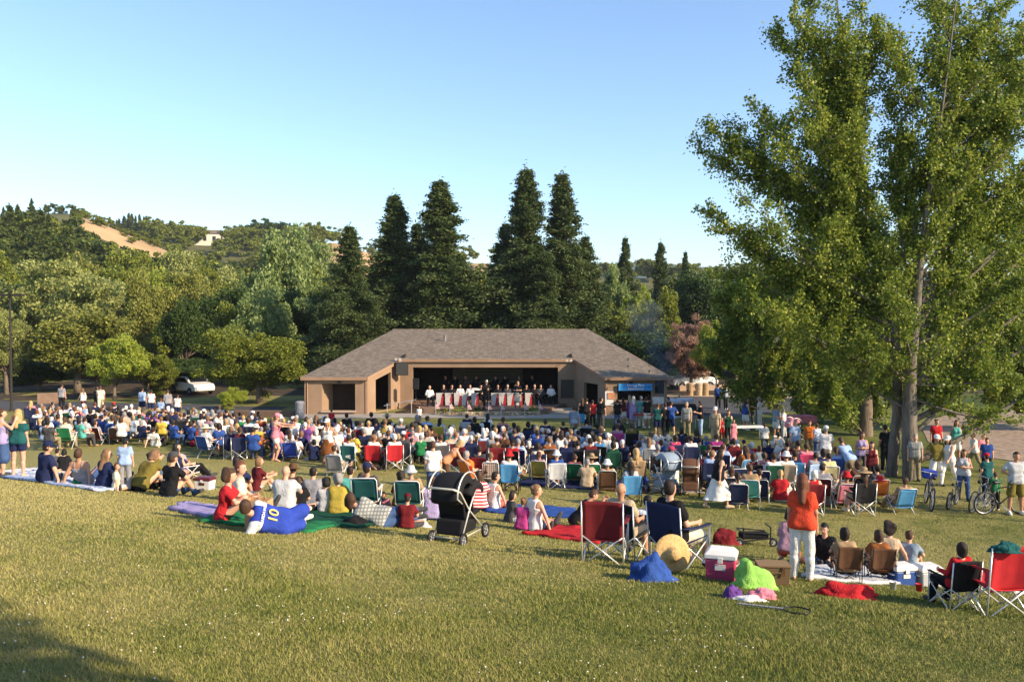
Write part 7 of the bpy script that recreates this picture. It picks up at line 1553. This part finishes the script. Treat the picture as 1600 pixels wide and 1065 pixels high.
n_now = len([o for o in SC.objects if o.get('category') == 'person']); room = 300 - n_now - len(people); tries = 0
while room > 0 and tries < 60000:
    tries += 1; px, py = R.uniform(62, 1385), R.uniform(626, 726)
    if not inpoly(px, py, REG): continue
    k_ = R.choices(['c','l','g'], [7,2,1])[0]; p = hit(px, py, SEATH[k_])
    if p.y < 30 or p.y > 41 + 3*R.random() or any((p.x-u)**2 + (p.y-v)**2 < (.36 if tries < 30000 else .3) for u, v in USED): continue
    if px > 1130 and p.y > 44: continue
    people.append([px, py, k_, R.choice(WC), R.choice(['brown']*4 + ['dark']*5 + ['black']*2 + ['grey']*3 + ['blonde','lightbrown','white']), R.choice(['']*9 + ['white','white','tan','navy','cream']), R.choice(CC) if k_ != 'g' else '']); pos.append(p); USED.append((p.x, p.y)); room -= 1
CN = dict(lightblue='light blue', skyblue='sky blue', bluegrey='grey blue', darkgrey='dark grey', lightgrey='light grey', darkred='dark red', darkgreen='dark green', paleyellow='pale yellow', hotpink='bright pink', greyplaid='grey plaid', bluestripe='blue striped', plaid='red plaid', whiteplaid='white plaid', royal='royal blue')
cn = lambda c: CN.get(c, c)
HN = dict(dark='dark haired', black='black haired', brown='brown haired', auburn='auburn haired', blonde='blonde', grey='grey haired', white='white haired', lightbrown='fair haired')
def zone(px, p):
    col = 'far left' if px < 230 else 'left' if px < 430 else 'centre left' if px < 620 else 'centre' if px < 830 else 'centre right' if px < 1040 else 'right' if px < 1220 else 'far right'
    d_ = p.y - (31 + .0*px); row = 'front' if d_ < 3.5 else 'middle' if d_ < 9 else 'back'
    return row + ' of the ' + col + ' crowd'
ORDN = ['first','second','third','fourth','fifth','sixth','seventh','eighth','ninth','tenth']
def uniq(labels, xs):
    out = list(labels); d_ = {}
    for i, l in enumerate(labels): d_.setdefault(l, []).append(i)
    for l, ids in d_.items():
        if len(ids) > 1:
            ids.sort(key=lambda i: xs[i])
            for k2, i in enumerate(ids): out[i] = ORDN[min(k2, 9)] + ' from left, ' + l
    return out
pl, cl = [], []
for q, p in zip(people, pos):
    z_ = zone(q[0], p); who = (cn(q[5]) + ' hatted' if q[5] else HN[q[4]]); seat = {'c': 'camp chair', 'l': 'low chair', 'g': 'grass'}[q[2]]
    pl.append('%s person in %s shirt on %s, %s' % (who, cn(q[3]), (cn(q[6]) + ' ' if q[6] else 'the ') + seat, z_)); cl.append('%s %s under %s person in %s, %s' % (cn(q[6]), seat, who, cn(q[3]), z_))
xs = [q[0] for q in people]; pl = uniq(pl, xs); cl = uniq(cl, xs)
short = lambda l: l if len(l.split()) <= 16 else l.replace(' of the ', ' ').replace(' person in ', ' person, ')
for i, (q, p) in enumerate(zip(people, pos)):
    px, py, k_, tc_, hc, hat, cc = q; fem = R.random() < .5 or hc == 'blonde'; rot = R.uniform(-.28, .28) - (px-760)/3200*.6 + (R.uniform(-1.2, 1.2) if R.random() < .14 else 0)
    pose = {'c': R.choices(['chair','chair_fold','chair_turn'], [5,3,1])[0], 'l': 'low', 'g': R.choice(['ground_knees','ground_cross','ground_back'])}[k_]
    hs = 'short' if not fem else R.choice(['long','bob','bob','tail','bun','short']); 
    if hc in ('grey','white') and hs in ('long','tail'): hs = 'bob'
    sc = R.uniform(.94, 1.03)
    person(p, rot, pose, short(pl[i]), (R.choices(['tee','long','tank'], [6,2,1.6 if fem else 0])[0], tc_), (R.choice(['trousers','shorts']), R.choice(['denim','khaki','black','darkgrey','beige','white','navy'])), (hs, hc),
           hat=(('straw' if hat in ('tan','cream','beige') else R.choice(['cap','cap','sun'])), hat) if hat else None, sk=R.choice(['light','light','tan','pale','light','brown' if R.random() < .3 else 'tan']), fem=fem, fat=R.choice([0, 0, .03]), scale=sc, group='people sitting in the crowd', shoes=R.choice(['white','darkgrey','brown','black']))
    if k_ == 'c':
        if R.random() < .72 or cc in ('red','darkred','navy','black'): quad_chair(p, rot, cc, R.choice([METALB, SILV]), short(cl[i]), 'chairs in the crowd', sc)
        else: lawn_chair(p, rot, cc, False, METALW, short(cl[i]), 'chairs in the crowd', sc)
    elif k_ == 'l': lawn_chair(p, rot, cc, True, R.choice([METALW, METAL]), short(cl[i]), 'low chairs in the crowd', sc)
# the packed back rows: past the three hundred people above, one mass of further seated listeners
def back_rows(n):
    protos = []
    for pose in ('chair', 'low', 'ground_knees', 'chair_fold'):
        for fem in (False, True):
            J = cached(('rig', pose, fem, 0.0), lambda: rig(pose, fem, 0.0)); h = .028
            ms = [(body_mesh(J, h), 'skin'), (top_mesh(J, 'tee', h), 'top'), (bottom_mesh(J, 'trousers', h), 'bot'), (hair_mesh(J, 'bob' if fem else 'short', .024), 'hair')]; pr = []
            for me, k_ in ms:
                v = np.empty(len(me.vertices)*3, dtype=np.float32); me.vertices.foreach_get('co', v); f = np.empty(len(me.polygons)*4, dtype=np.int32); me.loops.foreach_get('vertex_index', f); pr.append((v.reshape(-1,3), f.reshape(-1,4), k_)); bpy.data.meshes.remove(me)
            protos.append((pose, pr))
    mats = []; mi = {}
    def idx(m_):
        if m_.name not in mi: mi[m_.name] = len(mats); mats.append(m_)
        return mi[m_.name]
    V = []; Fs = []; I = []; nv = 0; got = 0; tr_ = 0
    while got < n and tr_ < 60000:
        tr_ += 1; px, py = R.uniform(62, 1370), R.uniform(622, 724)
        if not inpoly(px, py, REG): continue
        pose, pr = protos[R.randrange(len(protos))]; hh_ = HH[pose]; p = hit(px, py, hh_)
        if p.y < 30.5 or any((p.x-u)**2 + (p.y-v)**2 < .25 for u, v in USED): continue
        if px > 1130 and p.y > 43: continue
        USED.append((p.x, p.y)); got += 1; a = R.uniform(-.5, .5); ca, sa = math.cos(a), math.sin(a); sc = R.uniform(.85, 1.04)
        pick = dict(skin=idx(skin(R.choice(['light','tan','pale']))), top=idx(cloth(R.choice(WC))), bot=idx(cloth(R.choice(['denim','black','khaki','darkgrey']))), hair=idx(hairm(R.choice(['brown','dark','dark','black','grey','white','blonde','lightbrown']))))
        if R.random() < .25: pick['hair'] = idx(cloth(R.choice(['white','cream','navy','white','tan'])))
        for v, f, k_ in pr: V.append(np.stack([(v[:,0]*ca - v[:,1]*sa)*sc + p.x, (v[:,0]*sa + v[:,1]*ca)*sc + p.y, v[:,2]*sc + p.z], 1)); Fs.append(f + nv); I.append(np.full(len(f), pick[k_], dtype=np.int32)); nv += len(v)
    me = mesh_np('crowd', np.concatenate(V), np.concatenate(Fs), True)
    for m_ in mats: me.materials.append(m_)
    me.polygons.foreach_set('material_index', np.concatenate(I)); o = bpy.data.objects.new('crowd', me); COL.objects.link(o); tag(o, 'packed mass of seated listeners in the back rows before the stage', 'crowd', kind='stuff'); print('back rows', got)
back_rows(420)
# empty chairs in the front row
lawn_chair(hit(1150,773), .1, 'navy', False, METALW, 'empty dark blue folding chair, left one of the pair by the walking woman'); lawn_chair(hit(1186,777), -.15, 'navy', False, METALW, 'empty dark blue folding chair, right one of the pair by the walking woman')
heap('fleece', hit(1367,722,1.26) + Vector((0,-.36,.80)), (.42,.16,.18), 'red', 'red jacket hung over the orange chair under the poplars', 'jacket', 41)
print('people', len([o for o in SC.objects if o.get('category') == 'person']), 'objects', len(SC.objects))
# ------------------------------------------------------------------ the air between here and the hills
hb_ = MB(); hb_.box(-3200, 3200, -500, 4200, -9, 150)
hm_, hn_, ho_ = mat_nodes('thin_evening_haze'); hv_ = N(hn_, 'ShaderNodeVolumePrincipled'); hv_.inputs['Color'].default_value = (.72,.82,.95,1); hv_.inputs['Density'].default_value = .00014; hv_.inputs['Anisotropy'].default_value = .0
hn_.links.new(hv_.outputs[0], ho_.inputs['Volume']); tag(hb_.build('haze', hm_), 'thin pale haze over the whole park and hills', 'haze', kind='stuff')
